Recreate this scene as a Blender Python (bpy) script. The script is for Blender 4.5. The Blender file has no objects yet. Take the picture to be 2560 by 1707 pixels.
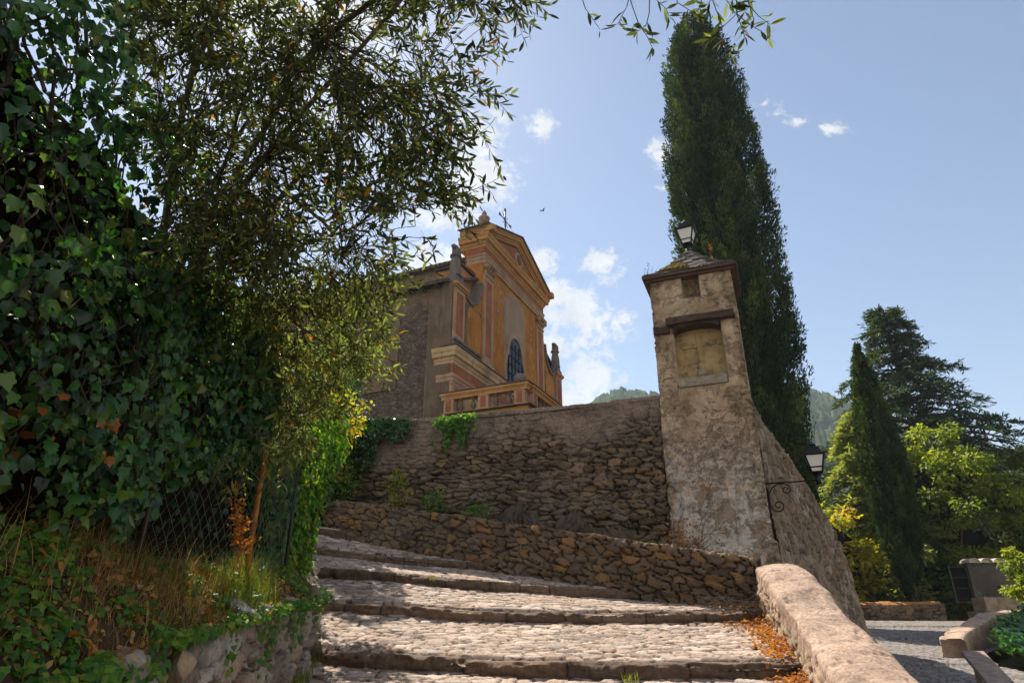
import bpy, bmesh, math, random
import numpy as np
from mathutils import Vector, Matrix

SC = bpy.context.scene
COL = SC.collection
RNG = np.random.default_rng(11)
random.seed(5)
R = math.radians

# ------------------------------------------------------------------ camera
F_PX, PITCH = 1600.0, R(23.2)          # focal length in pixels of a 2560 px wide frame
cp, sp = math.cos(PITCH), math.sin(PITCH)


def ray(px, py):
    u = (px - 1280.0) / F_PX
    v = (853.5 - py) / F_PX
    f = cp - v * sp
    return u / f, (sp + v * cp) / f


def at(px, py, Y):
    X, Z = ray(px, py)
    return np.array((X * Y, Y, Z * Y))


cam = bpy.data.cameras.new('camera')
cam.sensor_width = 36.0
cam.lens = 36.0 * F_PX / 2560.0
cam.clip_start = 0.05
cam.clip_end = 9000
cam_ob = bpy.data.objects.new('camera', cam)
COL.objects.link(cam_ob)
cam_ob.location = (0, 0, 0)
cam_ob.rotation_euler = (math.pi / 2 + PITCH, 0, 0)
SC.camera = cam_ob

# ------------------------------------------------------------------ light, sky, exposure
SUN_AZ, SUN_EL = R(-26.0), R(50.0)      # azimuth from +Y towards +X, elevation
SUN_STRENGTH, SKY_STRENGTH, EXPOSURE = 5.0, 0.062, 1.2
SC.view_settings.view_transform = 'Standard'
SC.view_settings.look = 'None'
SC.view_settings.exposure = EXPOSURE
SC.view_settings.gamma = 1.0
SUN_DIR = Vector((math.sin(SUN_AZ) * math.cos(SUN_EL), math.cos(SUN_AZ) * math.cos(SUN_EL), math.sin(SUN_EL)))
sl = bpy.data.lights.new('sun', 'SUN')
sl.energy = SUN_STRENGTH
sl.angle = R(0.53)
sl.color = (1.0, 0.90, 0.74)
so = bpy.data.objects.new('sun', sl)
COL.objects.link(so)
so.rotation_euler = SUN_DIR.to_track_quat('Z', 'Y').to_euler()
so.location = (-20, 30, 60)

world = bpy.data.worlds.new('World')
SC.world = world
world.use_nodes = True
wn = world.node_tree
wn.nodes.clear()


class NT:
    """small helper to write node trees"""

    def __init__(self, tree):
        self.t = tree

    def n(self, typ, **kw):
        nd = self.t.nodes.new(typ)
        for k, v in kw.items():
            setattr(nd, k, v)
        return nd

    def link(self, a, b):
        self.t.links.new(a, b)

    def put(self, sock, v):
        if isinstance(v, bpy.types.NodeSocket):
            self.t.links.new(v, sock)
        elif v is not None:
            if sock.type == 'RGBA' and not hasattr(v, '__len__'):
                v = (v, v, v, 1)
            elif sock.type == 'RGBA' and len(v) == 3:
                v = (*v, 1)
            sock.default_value = v

    def math(self, op, a, b=None, c=None, clamp=False):
        nd = self.n('ShaderNodeMath', operation=op, use_clamp=clamp)
        self.put(nd.inputs[0], a)
        if b is not None:
            self.put(nd.inputs[1], b)
        if c is not None:
            self.put(nd.inputs[2], c)
        return nd.outputs[0]

    def vmath(self, op, a, b=None):
        nd = self.n('ShaderNodeVectorMath', operation=op)
        self.put(nd.inputs[0], a)
        if b is not None:
            self.put(nd.inputs[1], b)
        return nd.outputs['Value'] if op in ('LENGTH', 'DOT_PRODUCT') else nd.outputs[0]

    def mix(self, f, a, b, blend='MIX'):
        nd = self.n('ShaderNodeMix', data_type='RGBA', blend_type=blend)
        self.put(nd.inputs[0], f)
        self.put(nd.inputs[6], a)
        self.put(nd.inputs[7], b)
        return nd.outputs[2]

    def rng(self, v, a, b, c=0.0, d=1.0, smooth=False):
        nd = self.n('ShaderNodeMapRange')
        if smooth:
            nd.interpolation_type = 'SMOOTHSTEP'
        self.put(nd.inputs[0], v)
        for i, x in enumerate((a, b, c, d)):
            self.put(nd.inputs[i + 1], x)
        return nd.outputs[0]

    def noise(self, vec, scale, detail=4, rough=0.55, dist=0.0):
        nd = self.n('ShaderNodeTexNoise')
        if vec is not None:
            self.put(nd.inputs['Vector'], vec)
        nd.inputs['Scale'].default_value = scale
        nd.inputs['Detail'].default_value = detail
        nd.inputs['Roughness'].default_value = rough
        nd.inputs['Distortion'].default_value = dist
        return nd.outputs['Fac']

    def voro(self, vec, scale, feature='F1', out='Distance', rand=1.0):
        nd = self.n('ShaderNodeTexVoronoi', feature=feature)
        if vec is not None:
            self.put(nd.inputs['Vector'], vec)
        nd.inputs['Scale'].default_value = scale
        nd.inputs['Randomness'].default_value = rand
        return nd.outputs[out]

    def ramp(self, f, stops):
        nd = self.n('ShaderNodeValToRGB')
        cr = nd.color_ramp
        while len(cr.elements) < len(stops):
            cr.elements.new(0.5)
        for e, (p, c) in zip(cr.elements, stops):
            e.position = p
            e.color = (*c, 1)
        self.put(nd.inputs[0], f)
        return nd.outputs[0]

    def attr(self, name):
        return self.n('ShaderNodeAttribute', attribute_name=name).outputs['Fac']

    def obj(self):
        return self.n('ShaderNodeTexCoord').outputs['Object']

    def scale(self, vec, s):
        nd = self.n('ShaderNodeMapping')
        self.put(nd.inputs[0], vec)
        nd.inputs['Scale'].default_value = s
        return nd.outputs[0]

    def bump(self, h, strength, dist):
        nd = self.n('ShaderNodeBump')
        nd.inputs['Strength'].default_value = strength
        nd.inputs['Distance'].default_value = dist
        self.put(nd.inputs['Height'], h)
        return nd.outputs[0]


# clouds live in the sky itself: blobs around fixed compass directions, broken up by noise
CLOUDS = [  # px, py (where they stand in the photograph's sky), radius x, radius y
    (1200, 350, 70, 95), (1190, 445, 92, 110), (1130, 510, 95, 85), (1090, 660, 125, 70), (1170, 640, 75, 50),
    (1364, 318, 40, 45), (1502, 658, 60, 46), (1345, 655, 52, 42), (1385, 740, 60, 48), (1440, 790, 118, 76),
    (1400, 860, 85, 52), (1455, 945, 92, 74), (1400, 1000, 95, 60), (1868, 240, 44, 16), (1900, 262, 54, 19), (1935, 285, 56, 19), (1975, 305, 54, 17), (2083, 323, 34, 21), (1650, 392, 36, 42),
    (1655, 474, 22, 14), (820, 60, 160, 90), (560, 30, 220, 120)]
w = NT(wn)
tc = w.n('ShaderNodeTexCoord').outputs['Generated']
sep = w.n('ShaderNodeSeparateXYZ')
w.link(tc, sep.inputs[0])
yy = w.math('MAXIMUM', sep.outputs[1], 0.02)
comb = w.n('ShaderNodeCombineXYZ')
w.link(w.math('DIVIDE', sep.outputs[0], yy), comb.inputs[0])
w.link(w.math('DIVIDE', sep.outputs[2], yy), comb.inputs[1])
flat = comb.outputs[0]
field = None
for (px, py, rx, ry) in CLOUDS:
    X, Z = ray(px, py)
    k = 1.0 / (F_PX * (cp - (853.5 - py) / F_PX * sp) * 0.93)
    d = w.vmath('SUBTRACT', flat, (X, Z, 0))
    d = w.vmath('MULTIPLY', d, (1 / (rx * k), 1 / (ry * k), 0))
    v = w.math('SUBTRACT', 1.0, w.vmath('LENGTH', d))
    if ry < 20:                                         # thin wisps
        v = w.math('MULTIPLY_ADD', v, 0.55, -0.30)
    field = v if field is None else w.math('SMOOTH_MAX', field, v, 0.18)
nz = w.noise(flat, 17, 12, 0.64, 0.25)
nz2 = w.noise(flat, 5, 5, 0.55, 0.0)
fld = w.math('ADD', w.math('ADD', field, 0.22), w.math('MULTIPLY', w.math('SUBTRACT', nz, 0.5), 3.4))
fld = w.math('ADD', fld, w.math('MULTIPLY', w.math('SUBTRACT', nz2, 0.5), 0.5))
nz3 = w.noise(flat, 62, 8, 0.68, 0.4)
fld = w.math('ADD', fld, w.math('MULTIPLY', w.math('SUBTRACT', nz3, 0.5), 2.0))
mask = w.rng(fld, 0.05, 0.95, 0, 1, True)
mask = w.math('MULTIPLY', mask, w.rng(field, -0.75, -0.05, 0, 1, True))
mask = w.math('MULTIPLY', mask, w.rng(sep.outputs[1], 0.05, 0.2, 0, 1))
sky = w.n('ShaderNodeTexSky', sky_type='NISHITA')
sky.sun_disc = False
sky.sun_elevation = SUN_EL
sky.sun_rotation = SUN_AZ
sky.air_density = 1.0
sky.dust_density = 0.32
sky.ozone_density = 1.0
CLOUD_WHITE = 7.0
shade = w.rng(w.noise(flat, 16, 8, 0.6), 0.3, 0.7, 0.74, 1.0)
cmix = w.n('ShaderNodeMix', data_type='RGBA')
ccol = w.n('ShaderNodeVectorMath', operation='SCALE')
ccol.inputs[0].default_value = (CLOUD_WHITE * 0.98, CLOUD_WHITE * 0.985, CLOUD_WHITE)
w.link(shade, ccol.inputs['Scale'])
w.link(w.math('MULTIPLY', mask, 0.93), cmix.inputs[0])
w.link(sky.outputs[0], cmix.inputs[6])
w.link(ccol.outputs[0], cmix.inputs[7])
# unseen bright cumulus behind the camera, added to lighten and warm the shaded faces
nb1 = w.noise(tc, 3.2, 8, 0.6, 0.3)
mb_ = w.rng(nb1, 0.42, 0.58, 0, 1, True)
mb_ = w.math('MULTIPLY', mb_, w.rng(sep.outputs[1], -0.05, -0.35, 0, 1, True))
mb_ = w.math('MULTIPLY', mb_, w.rng(sep.outputs[2], -0.02, 0.12, 0, 1, True))
bmix = w.n('ShaderNodeMix', data_type='RGBA')
bmix.inputs[7].default_value = (10.2, 9.2, 7.9, 1)
w.link(w.math('MULTIPLY', mb_, 0.9), bmix.inputs[0])
w.link(cmix.outputs[2], bmix.inputs[6])
bg = w.n('ShaderNodeBackground')
bg.inputs[1].default_value = SKY_STRENGTH
w.link(bmix.outputs[2], bg.inputs[0])
wo = w.n('ShaderNodeOutputWorld')
w.link(bg.outputs[0], wo.inputs[0])

# ------------------------------------------------------------------ object helpers


def tag(o, label=None, cat=None, group=None, kind=None):
    for k, v in (('label', label), ('category', cat), ('group', group), ('kind', kind)):
        if v:
            o[k] = v
    return o


def thing(name, loc, label=None, cat=None, rz=0.0, group=None, kind=None):
    o = bpy.data.objects.new(name, None)
    COL.objects.link(o)
    o.location = loc
    o.rotation_euler = (0, 0, rz)
    o.empty_display_size = 0.2
    return tag(o, label, cat, group, kind)


def np_mesh(name, V, F, mat, attrs=None, smooth=False, parent=None, extra=None, loc=None):
    """V (n,3); F list of index arrays (m,k); extra = list of single polygons. With loc the mesh is stored about that point."""
    V = np.asarray(V, dtype=np.float64).reshape(-1, 3)
    if loc is not None:
        V = V - np.asarray(loc)
    me = bpy.data.meshes.new(name)
    me.vertices.add(len(V))
    me.vertices.foreach_set('co', V.astype(np.float32).ravel())
    loops, tot = [], []
    for f in F:
        f = np.asarray(f)
        loops.append(f.ravel())
        tot.append(np.full(len(f), f.shape[1]))
    for f in (extra or []):
        loops.append(np.asarray(f))
        tot.append(np.array([len(f)]))
    loops = np.concatenate(loops).astype(np.int32)
    tot = np.concatenate(tot).astype(np.int32)
    start = np.concatenate(([0], np.cumsum(tot)[:-1])).astype(np.int32)
    me.loops.add(len(loops))
    me.loops.foreach_set('vertex_index', loops)
    me.polygons.add(len(tot))
    me.polygons.foreach_set('loop_start', start)
    if smooth:
        me.polygons.foreach_set('use_smooth', np.ones(len(tot), dtype=bool))
    for k, a in (attrs or {}).items():
        at_ = me.attributes.new(k, 'FLOAT', 'POINT')
        at_.data.foreach_set('value', np.asarray(a, dtype=np.float32).ravel())
    me.update(calc_edges=True)
    me.validate()
    if mat:
        me.materials.append(mat)
    o = bpy.data.objects.new(name, me)
    COL.objects.link(o)
    if parent:
        o.parent = parent
    if loc is not None:
        o.location = loc
    return o


class MB:
    """collects shapes and links them as one mesh object"""

    def __init__(self):
        self.v, self.f, self.sm = [], [], []

    def add(self, vs, fs, smooth=False):
        b = len(self.v)
        self.v += [tuple(map(float, p)) for p in vs]
        self.f += [[i + b for i in f] for f in fs]
        self.sm += [smooth] * len(fs)
        return self

    def box(self, a, b, top=1.0, jit=0.0):
        """axis-aligned box; top scales the upper face about its centre"""
        (x0, y0, z0), (x1, y1, z1) = a, b
        cx, cy = (x0 + x1) / 2, (y0 + y1) / 2
        p = [(x0, y0, z0), (x1, y0, z0), (x1, y1, z0), (x0, y1, z0)]
        p += [(cx + (x - cx) * top, cy + (y - cy) * top, z1) for x, y, _ in p[:4]]
        if jit:
            p = [tuple(c + random.uniform(-jit, jit) for c in q) for q in p]
        return self.add(p, [(3, 2, 1, 0), (4, 5, 6, 7), (0, 1, 5, 4), (1, 2, 6, 5), (2, 3, 7, 6), (3, 0, 4, 7)])

    def prism(self, poly, axis, a, b):
        """polygon (2D) extruded along axis from a to b: axis 'x' -> (y,z), 'y' -> (x,z), 'z' -> (x,y)"""
        n = len(poly)
        mk = {'x': lambda p, t: (t, p[0], p[1]), 'y': lambda p, t: (p[0], t, p[1]), 'z': lambda p, t: (p[0], p[1], t)}[axis]
        vs = [mk(p, a) for p in poly] + [mk(p, b) for p in poly]
        fs = [list(range(n))[::-1], list(range(n, 2 * n))] + [(i, (i + 1) % n, n + (i + 1) % n, n + i) for i in range(n)]
        return self.add(vs, fs)

    def lathe(self, prof, c=(0, 0, 0), n=14, smooth=True, sx=1.0, sy=1.0):
        vs, fs = [], []
        for r, z in prof:
            for i in range(n):
                a = 2 * math.pi * i / n
                vs.append((c[0] + sx * r * math.cos(a), c[1] + sy * r * math.sin(a), c[2] + z))
        for j in range(len(prof) - 1):
            for i in range(n):
                fs.append((j * n + i, j * n + (i + 1) % n, (j + 1) * n + (i + 1) % n, (j + 1) * n + i))
        fs.append(list(range(n))[::-1])
        fs.append([(len(prof) - 1) * n + i for i in range(n)])
        return self.add(vs, fs, smooth)

    def tube(self, pts, r, n=6, smooth=True):
        pts = [Vector(p) for p in pts]
        rs = r if hasattr(r, '__len__') else [r] * len(pts)
        vs, fs = [], []
        ref = None
        for i, p in enumerate(pts):
            d = (pts[min(i + 1, len(pts) - 1)] - pts[max(i - 1, 0)])
            if d.length < 1e-9:
                d = Vector((0, 0, 1))
            d.normalize()
            if ref is None:
                ref = Vector((0, 0, 1)) if abs(d.z) < 0.9 else Vector((1, 0, 0))
            s = d.cross(ref)
            if s.length < 1e-6:
                s = d.orthogonal()
            s.normalize()
            t = s.cross(d)
            ref = t
            for k in range(n):
                a = 2 * math.pi * k / n
                vs.append(p + (s * math.cos(a) + t * math.sin(a)) * rs[i])
        m = len(pts)
        for j in range(m - 1):
            for k in range(n):
                fs.append((j * n + k, j * n + (k + 1) % n, (j + 1) * n + (k + 1) % n, (j + 1) * n + k))
        fs.append(list(range(n))[::-1])
        fs.append([(m - 1) * n + k for k in range(n)])
        return self.add(vs, fs, smooth)

    def build(self, name, mat, parent=None, dz=0.0, bevel=0.0, loc=None):
        V = np.array(self.v, dtype=float).reshape(-1, 3)
        V[:, 2] -= dz
        if loc is not None:
            V = V - np.array(loc)
        me = bpy.data.meshes.new(name)
        me.from_pydata(V.tolist(), [], self.f)
        me.polygons.foreach_set('use_smooth', np.array(self.sm, dtype=bool))
        me.materials.append(mat)
        bm = bmesh.new()
        bm.from_mesh(me)
        bmesh.ops.recalc_face_normals(bm, faces=bm.faces)
        bm.to_mesh(me)
        bm.free()
        o = bpy.data.objects.new(name, me)
        COL.objects.link(o)
        if parent:
            o.parent = parent
        if loc is not None:
            o.location = loc
        if bevel:
            m = o.modifiers.new('edge', 'BEVEL')
            m.width = bevel
            m.segments = 2
            m.limit_method = 'ANGLE'
        return o


# ------------------------------------------------------------------ numeric noise
def _h(i, j, s=0):
    n = (i.astype(np.int64) * 374761393 + j.astype(np.int64) * 668265263 + s * 974711 + 12345) & 0xffffffff
    n = ((n ^ (n >> 13)) * 1274126177) & 0xffffffff
    n = ((n ^ (n >> 16)) * 2246822519) & 0xffffffff
    return ((n ^ (n >> 15)) & 0xffff) / 65535.0


def vnoise(x, y, s=0):
    i, j = np.floor(x), np.floor(y)
    fx, fy = x - i, y - j
    fx, fy = fx * fx * (3 - 2 * fx), fy * fy * (3 - 2 * fy)
    a, b = _h(i, j, s), _h(i + 1, j, s)
    c, d = _h(i, j + 1, s), _h(i + 1, j + 1, s)
    return (a * (1 - fx) + b * fx) * (1 - fy) + (c * (1 - fx) + d * fx) * fy


def fbm(x, y, s=0, o=4):
    t, amp, tot = 0, 1.0, 0
    for k in range(o):
        t = t + amp * vnoise(x * 2 ** k, y * 2 ** k, s + k * 7)
        tot += amp
        amp *= 0.55
    return t / tot


def sstep(a, b, x):
    t = np.clip((x - a) / (b - a), 0, 1)
    return t * t * (3 - 2 * t)


def stones(u, v, sw, sh, seed=0, jit=0.75, warp=0.35, p=2.6, merge=0.0):
    """irregular coursed stones: returns joint distance (0 at the joint), two random values per stone and offsets inside the stone"""
    wu = u + warp * sw * (fbm(u / sw * 0.9, v / sh * 0.9, seed + 3, 3) - 0.5) * 2
    wv = v + warp * sh * (fbm(u / sw * 0.7, v / sh * 0.7, seed + 9, 3) - 0.5) * 2
    gu, gv = wu / sw, wv / sh
    row = np.floor(gv)
    f1 = np.full(u.shape, 9.0)
    f2 = np.full(u.shape, 9.0)
    ia, ib = np.zeros(u.shape), np.zeros(u.shape)
    ox, oy = np.zeros(u.shape), np.zeros(u.shape)
    for dj in (-1, 0, 1):
        r = row + dj
        g = gu + _h(r, r * 0 + 5, seed) * 1.0
        ci = np.floor(g)
        for di in (-2, -1, 0, 1, 2):
            c = ci + di
            sx = c + 0.5 + jit * (_h(c, r, seed + 1) - 0.5)
            sy = r + 0.5 + jit * 0.75 * (_h(c, r, seed + 2) - 0.5)
            rad = 1.0 + 0.5 * (_h(c, r, seed + 6) - 0.5)
            dx, dy = (g - sx), (gv - sy)
            d = (np.abs(dx) ** p + np.abs(dy) ** p) ** (1 / p) / rad
            near = d < f1
            f2 = np.where(near, f1, np.minimum(f2, d))
            ia = np.where(near, _h(c, r, seed + 4), ia)
            ib = np.where(near, _h(c, r, seed + 5), ib)
            ox = np.where(near, dx, ox)
            oy = np.where(near, dy, oy)
            f1 = np.where(near, d, f1)
    return f2 - f1, ia, ib, ox, oy


def grid_faces(nu, nv, base=0, wrap=False):
    i = np.arange(nu if wrap else nu - 1)[:, None]
    j = np.arange(nv - 1)[None, :]
    i2 = (i + 1) % nu
    a = i * nv + j
    b = i2 * nv + j
    return (np.stack([a, b, b + 1, a + 1], -1).reshape(-1, 4) + base)


def normals(P, wrap=False):
    du = np.gradient(P, axis=0)
    if wrap:
        du = np.roll(P, -1, 0) - np.roll(P, 1, 0)
    dv = np.gradient(P, axis=1)
    n = np.cross(du, dv)
    return n / np.maximum(np.linalg.norm(n, axis=-1, keepdims=True), 1e-9)


def polyline(pts, n):
    """resample a polyline of k-vectors evenly along its plan length"""
    pts = np.asarray(pts, float)
    s = np.concatenate(([0], np.cumsum(np.linalg.norm(np.diff(pts[:, :2], axis=0), axis=1))))
    t = np.linspace(0, s[-1], n)
    out = np.stack([np.interp(t, s, pts[:, k]) for k in range(pts.shape[1])], -1)
    return out, t


def smooth_line(pts, n):
    """like polyline but rounded corners"""
    o, t = polyline(pts, n)
    k = max(3, n // 12) | 1
    pad = np.concatenate([np.repeat(o[:1], k // 2, 0), o, np.repeat(o[-1:], k // 2, 0)])
    ker = np.ones(k) / k
    sm = np.stack([np.convolve(pad[:, c], ker, 'valid') for c in range(o.shape[1])], -1)
    return sm, t


def wall_sheet(name, pts, thick, mat, relief, parent=None, res=0.03, sw=0.3, sh=0.14, seed=0, plaster=None, round_top=False,
               back_h=None, batter=0.0, p=2.6, warp=0.35, jit=0.75, wavy=0.02, loc=None, top_relief=None, edge=0.17):
    """a wall with real thickness. pts: (x, y, z_top, z_base); its face is on the RIGHT-hand side of the path's direction
    turned towards -normal ... the profile runs up the face, over the top and down the back"""
    L = np.linalg.norm(np.diff(np.array(pts)[:, :2], axis=0), axis=1).sum()
    nu = max(4, int(L / res))
    path, t = smooth_line(pts, nu)
    tan = np.gradient(path[:, :2], axis=0)
    tan /= np.linalg.norm(tan, axis=1, keepdims=True)
    nrm = np.stack([-tan[:, 1], tan[:, 0]], -1)          # left of the direction = into the wall
    H = (path[:, 2] - path[:, 3])
    Hm = H.max()
    nf = max(3, int(Hm / res))
    if round_top:
        nt = max(6, int(thick * 1.6 / res))
    else:
        nt = max(3, int(thick / res))
    nb = max(3, int((back_h or Hm) / (res * 2.5)))
    nv = nf + nt + nb
    P = np.zeros((nu, nv, 3))
    S = np.zeros((nu, nv))
    W = np.zeros((nu, nv))                              # 1 on the face, 0 on top
    for j in range(nv):
        if j < nf:
            f = j / (nf - 1)
            z = path[:, 3] + f * H
            off = -batter * (1 - f) * np.ones(nu)
            s = z - path[:, 2]
            wf = 1.0 if f < 0.97 else 0.6
        elif j < nf + nt:
            f = (j - nf + 1) / (nt + 1)
            if round_top:
                a = math.pi * f
                off = thick / 2 * (1 - math.copysign(abs(math.cos(a)) ** 0.65, math.cos(a))) * np.ones(nu)
                z = path[:, 2] + thick * 0.15 * math.sin(a) ** 0.5
            else:
                off = thick * f * np.ones(nu)
                z = path[:, 2] + 0.012 * math.sin(math.pi * f)
            s = off
            wf = 0.0
        else:
            f = (j - nf - nt) / (nb - 1)
            off = thick * np.ones(nu) + batter * f
            z = path[:, 2] - f * (H if back_h is None else back_h)
            s = thick - (z - path[:, 2])
            wf = 1.0
        P[:, j, :2] = path[:, :2] + nrm * off[:, None]
        P[:, j, 2] = z
        S[:, j] = s
        W[:, j] = wf
    U = np.repeat(t[:, None], nv, 1)
    N = normals(P)
    # the outward side: make sure the face's normals point away from the wall
    mid = N[nu // 2, nf // 2, :2]
    if (mid * nrm[nu // 2]).sum() > 0:
        N = -N
    e, ra, rb, ox, oy = stones(U, S, sw, sh, seed, jit=jit, warp=warp, p=p)
    pl = np.zeros_like(U) if plaster is None else plaster(U, S, W)
    if top_relief is None:
        top_relief = 0.25
    amp = relief * (1 - 0.88 * pl) * (W + (1 - W) * top_relief)
    bodyh = sstep(0.0, edge, e) * (0.45 + 0.75 * rb) + (ox * (ra - 0.5) + oy * (rb - 0.5)) * 0.9
    fine = (fbm(U * 16, S * 16, seed + 21, 3) - 0.5) * 0.5
    h = amp * (bodyh + fine - 0.5) + pl * 0.016 * (fbm(U * 6, S * 7, seed + 41, 5) - 0.5) * 2 - pl * 0.016 * sstep(0.62, 0.72, fbm(U * 9, S * 9, seed + 47, 3)) + wavy * (fbm(U * 1.3, S * 1.3, seed + 31, 3) - 0.5) * 2
    P = P + N * h[..., None]
    F = [grid_faces(nu, nv)]
    ends = [list(range(nv))[::-1], [(nu - 1) * nv + j for j in range(nv)]]
    return np_mesh(name, P, F, mat, {'rnd': ra, 'joint': sstep(0.015, 0.11, e), 'plas': pl + 0 * U, 'top': 1 - W}, True, parent, ends, loc=loc)


# ------------------------------------------------------------------ materials
def new_mat(name):
    m = bpy.data.materials.new(name)
    m.use_nodes = True
    nt = NT(m.node_tree)
    b = m.node_tree.nodes['Principled BSDF']
    return m, nt, b


def simple(name, col, rough=0.7, metal=0.0, var=0.25, scale=6.0, bump=0.0, bs=60.0, spec=0.3):
    m, n, b = new_mat(name)
    o = n.obj()
    f = n.noise(o, scale, 5, 0.6)
    dark = tuple(c * (1 - var) for c in col)
    lite = tuple(min(1, c * (1 + var)) for c in col)
    n.put(b.inputs['Base Color'], n.ramp(f, [(0.3, dark), (0.7, lite)]))
    b.inputs['Roughness'].default_value = rough
    b.inputs['Metallic'].default_value = metal
    b.inputs['Specular IOR Level'].default_value = spec
    if bump:
        n.put(b.inputs['Normal'], n.bump(n.noise(o, bs, 5, 0.65), bump, 0.02))
    return m


def rubble(name, cols, mortar, plaster_col=None, stain=0.5, bump=0.5, rough=0.9, fine=45.0, grey=(0.2, 0.19, 0.18)):
    m, n, b = new_mat(name)
    o = n.obj()
    k = len(cols)
    base = n.ramp(n.attr('rnd'), [(i / max(1, k - 1), c) for i, c in enumerate(cols)])
    nz = n.noise(o, fine, 6, 0.7)
    base = n.mix(0.75, base, n.ramp(nz, [(0.28, (0.42, 0.40, 0.38)), (0.5, (1, 1, 1)), (0.75, (1.45, 1.4, 1.35))]), 'MULTIPLY')
    veins = n.noise(n.scale(o, (1, 1, 4)), 18, 4, 0.6, 1.2)
    base = n.mix(n.rng(veins, 0.55, 0.75), base, n.mix(0.5, base, grey))
    mort = n.mix(n.rng(n.noise(o, 30, 4), 0.3, 0.7), tuple(c * 0.6 for c in mortar), mortar)
    col = n.mix(n.attr('joint'), mort, base)
    if plaster_col:
        pn = n.noise(o, 3.2, 6, 0.65)
        pc = n.ramp(pn, [(0.28, tuple(c * 0.38 for c in plaster_col)), (0.5, plaster_col), (0.8, tuple(min(1, c * 1.35) for c in plaster_col))])
        pc = n.mix(0.7, pc, n.ramp(n.noise(o, 38, 6, 0.7), [(0.32, (0.38, 0.36, 0.34)), (0.62, (1.3, 1.28, 1.25))]), 'MULTIPLY')
        peb = n.voro(o, 42, 'F1', 'Color')
        pc = n.mix(0.30, pc, n.ramp(peb, [(0.2, (0.55, 0.52, 0.5)), (0.55, (1, 1, 1)), (0.9, (1.5, 1.45, 1.4))]), 'MULTIPLY')
        ck = n.voro(n.vmath('ADD', o, n.vmath('MULTIPLY', n.n('ShaderNodeTexNoise').outputs['Color'], (0.3, 0.3, 0.3))), 2.6, 'DISTANCE_TO_EDGE')
        pc = n.mix(n.math('MULTIPLY', n.rng(ck, 0.014, 0.0, 0, 0.8), n.rng(n.noise(o, 1.7, 3), 0.45, 0.6)), pc, tuple(c * 0.2 for c in plaster_col))
        col = n.mix(n.attr('plas'), col, pc)
    st = n.rng(n.noise(o, 1.3, 6, 0.65, 0.4), 0.5, 0.72)
    col = n.mix(n.math('MULTIPLY', st, stain), col, n.mix(0.8, col, (0.035, 0.03, 0.026)))
    n.put(b.inputs['Base Color'], col)
    b.inputs['Roughness'].default_value = rough
    b.inputs['Specular IOR Level'].default_value = 0.2
    hh = n.math('ADD', n.noise(o, fine * 0.6, 6, 0.7), n.math('MULTIPLY', n.noise(o, fine * 3, 3, 0.7), 0.4))
    n.put(b.inputs['Normal'], n.bump(hh, bump, 0.02))
    return m


def leaf_mat(name, stops, trans=0.35, rough=0.45, spec=0.35, tr_boost=1.6, attr='tint'):
    """leaf: coloured by a random value per leaf, light passes through it"""
    m, n, b = new_mat(name)
    c = n.ramp(n.attr(attr), stops)
    n.put(b.inputs['Base Color'], c)
    b.inputs['Roughness'].default_value = rough
    b.inputs['Specular IOR Level'].default_value = spec
    tr = n.n('ShaderNodeBsdfTranslucent')
    yel = n.mix(1.0, c, (tr_boost * 1.05, tr_boost * 1.15, tr_boost * 0.5), 'MULTIPLY')
    n.put(tr.inputs[0], yel)
    mx = n.n('ShaderNodeMixShader')
    mx.inputs[0].default_value = trans
    n.link(b.outputs[0], mx.inputs[1])
    n.link(tr.outputs[0], mx.inputs[2])
    out = m.node_tree.nodes['Material Output']
    n.link(mx.outputs[0], out.inputs[0])
    return m

# ================================================================== SETTING: stepped path, walls, ground
M_COB = rubble('cobbles', [(0.30, 0.225, 0.185), (0.47, 0.37, 0.31), (0.21, 0.165, 0.14), (0.56, 0.46, 0.40), (0.35, 0.245, 0.185), (0.43, 0.37, 0.34)],
               (0.05, 0.032, 0.021), stain=0.35, bump=0.8, fine=40)
M_KERB = rubble('kerb_stone', [(0.15, 0.095, 0.065), (0.21, 0.14, 0.10), (0.12, 0.08, 0.057), (0.18, 0.125, 0.09)], (0.06, 0.04, 0.028), stain=0.6, bump=1.0, fine=30)  # darkened stone: the shade on the risers is put into it
M_TALL = rubble('old_rubble', [(0.125, 0.088, 0.062), (0.19, 0.135, 0.09), (0.08, 0.063, 0.05), (0.25, 0.165, 0.088), (0.18, 0.14, 0.115), (0.12, 0.075, 0.045)],
                (0.028, 0.02, 0.014), plaster_col=(0.26, 0.20, 0.165), stain=0.7, bump=0.9)  # stones darkened for stains and for the dimmer light low down
M_LOW = rubble('warm_rubble', [(0.13, 0.09, 0.058), (0.19, 0.13, 0.082), (0.10, 0.077, 0.058), (0.28, 0.155, 0.055), (0.17, 0.135, 0.11), (0.13, 0.083, 0.053)],
               (0.022, 0.016, 0.011), plaster_col=(0.25, 0.2, 0.15), stain=0.4, bump=0.8)  # colour lowered for stains and the weak skylight near the ground
M_PARA = rubble('parapet_rubble', [(0.34, 0.24, 0.15), (0.42, 0.32, 0.22), (0.28, 0.20, 0.14), (0.38, 0.27, 0.17)], (0.22, 0.15, 0.10),
                plaster_col=(0.375, 0.275, 0.22), stain=0.55, bump=0.6)
M_SLOPE = rubble('grey_rubble', [(0.18, 0.13, 0.095), (0.27, 0.205, 0.155), (0.13, 0.10, 0.075), (0.36, 0.30, 0.255), (0.22, 0.135, 0.075)],
                 (0.06, 0.045, 0.032), plaster_col=(0.25, 0.185, 0.135), stain=0.45, bump=0.9)
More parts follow.
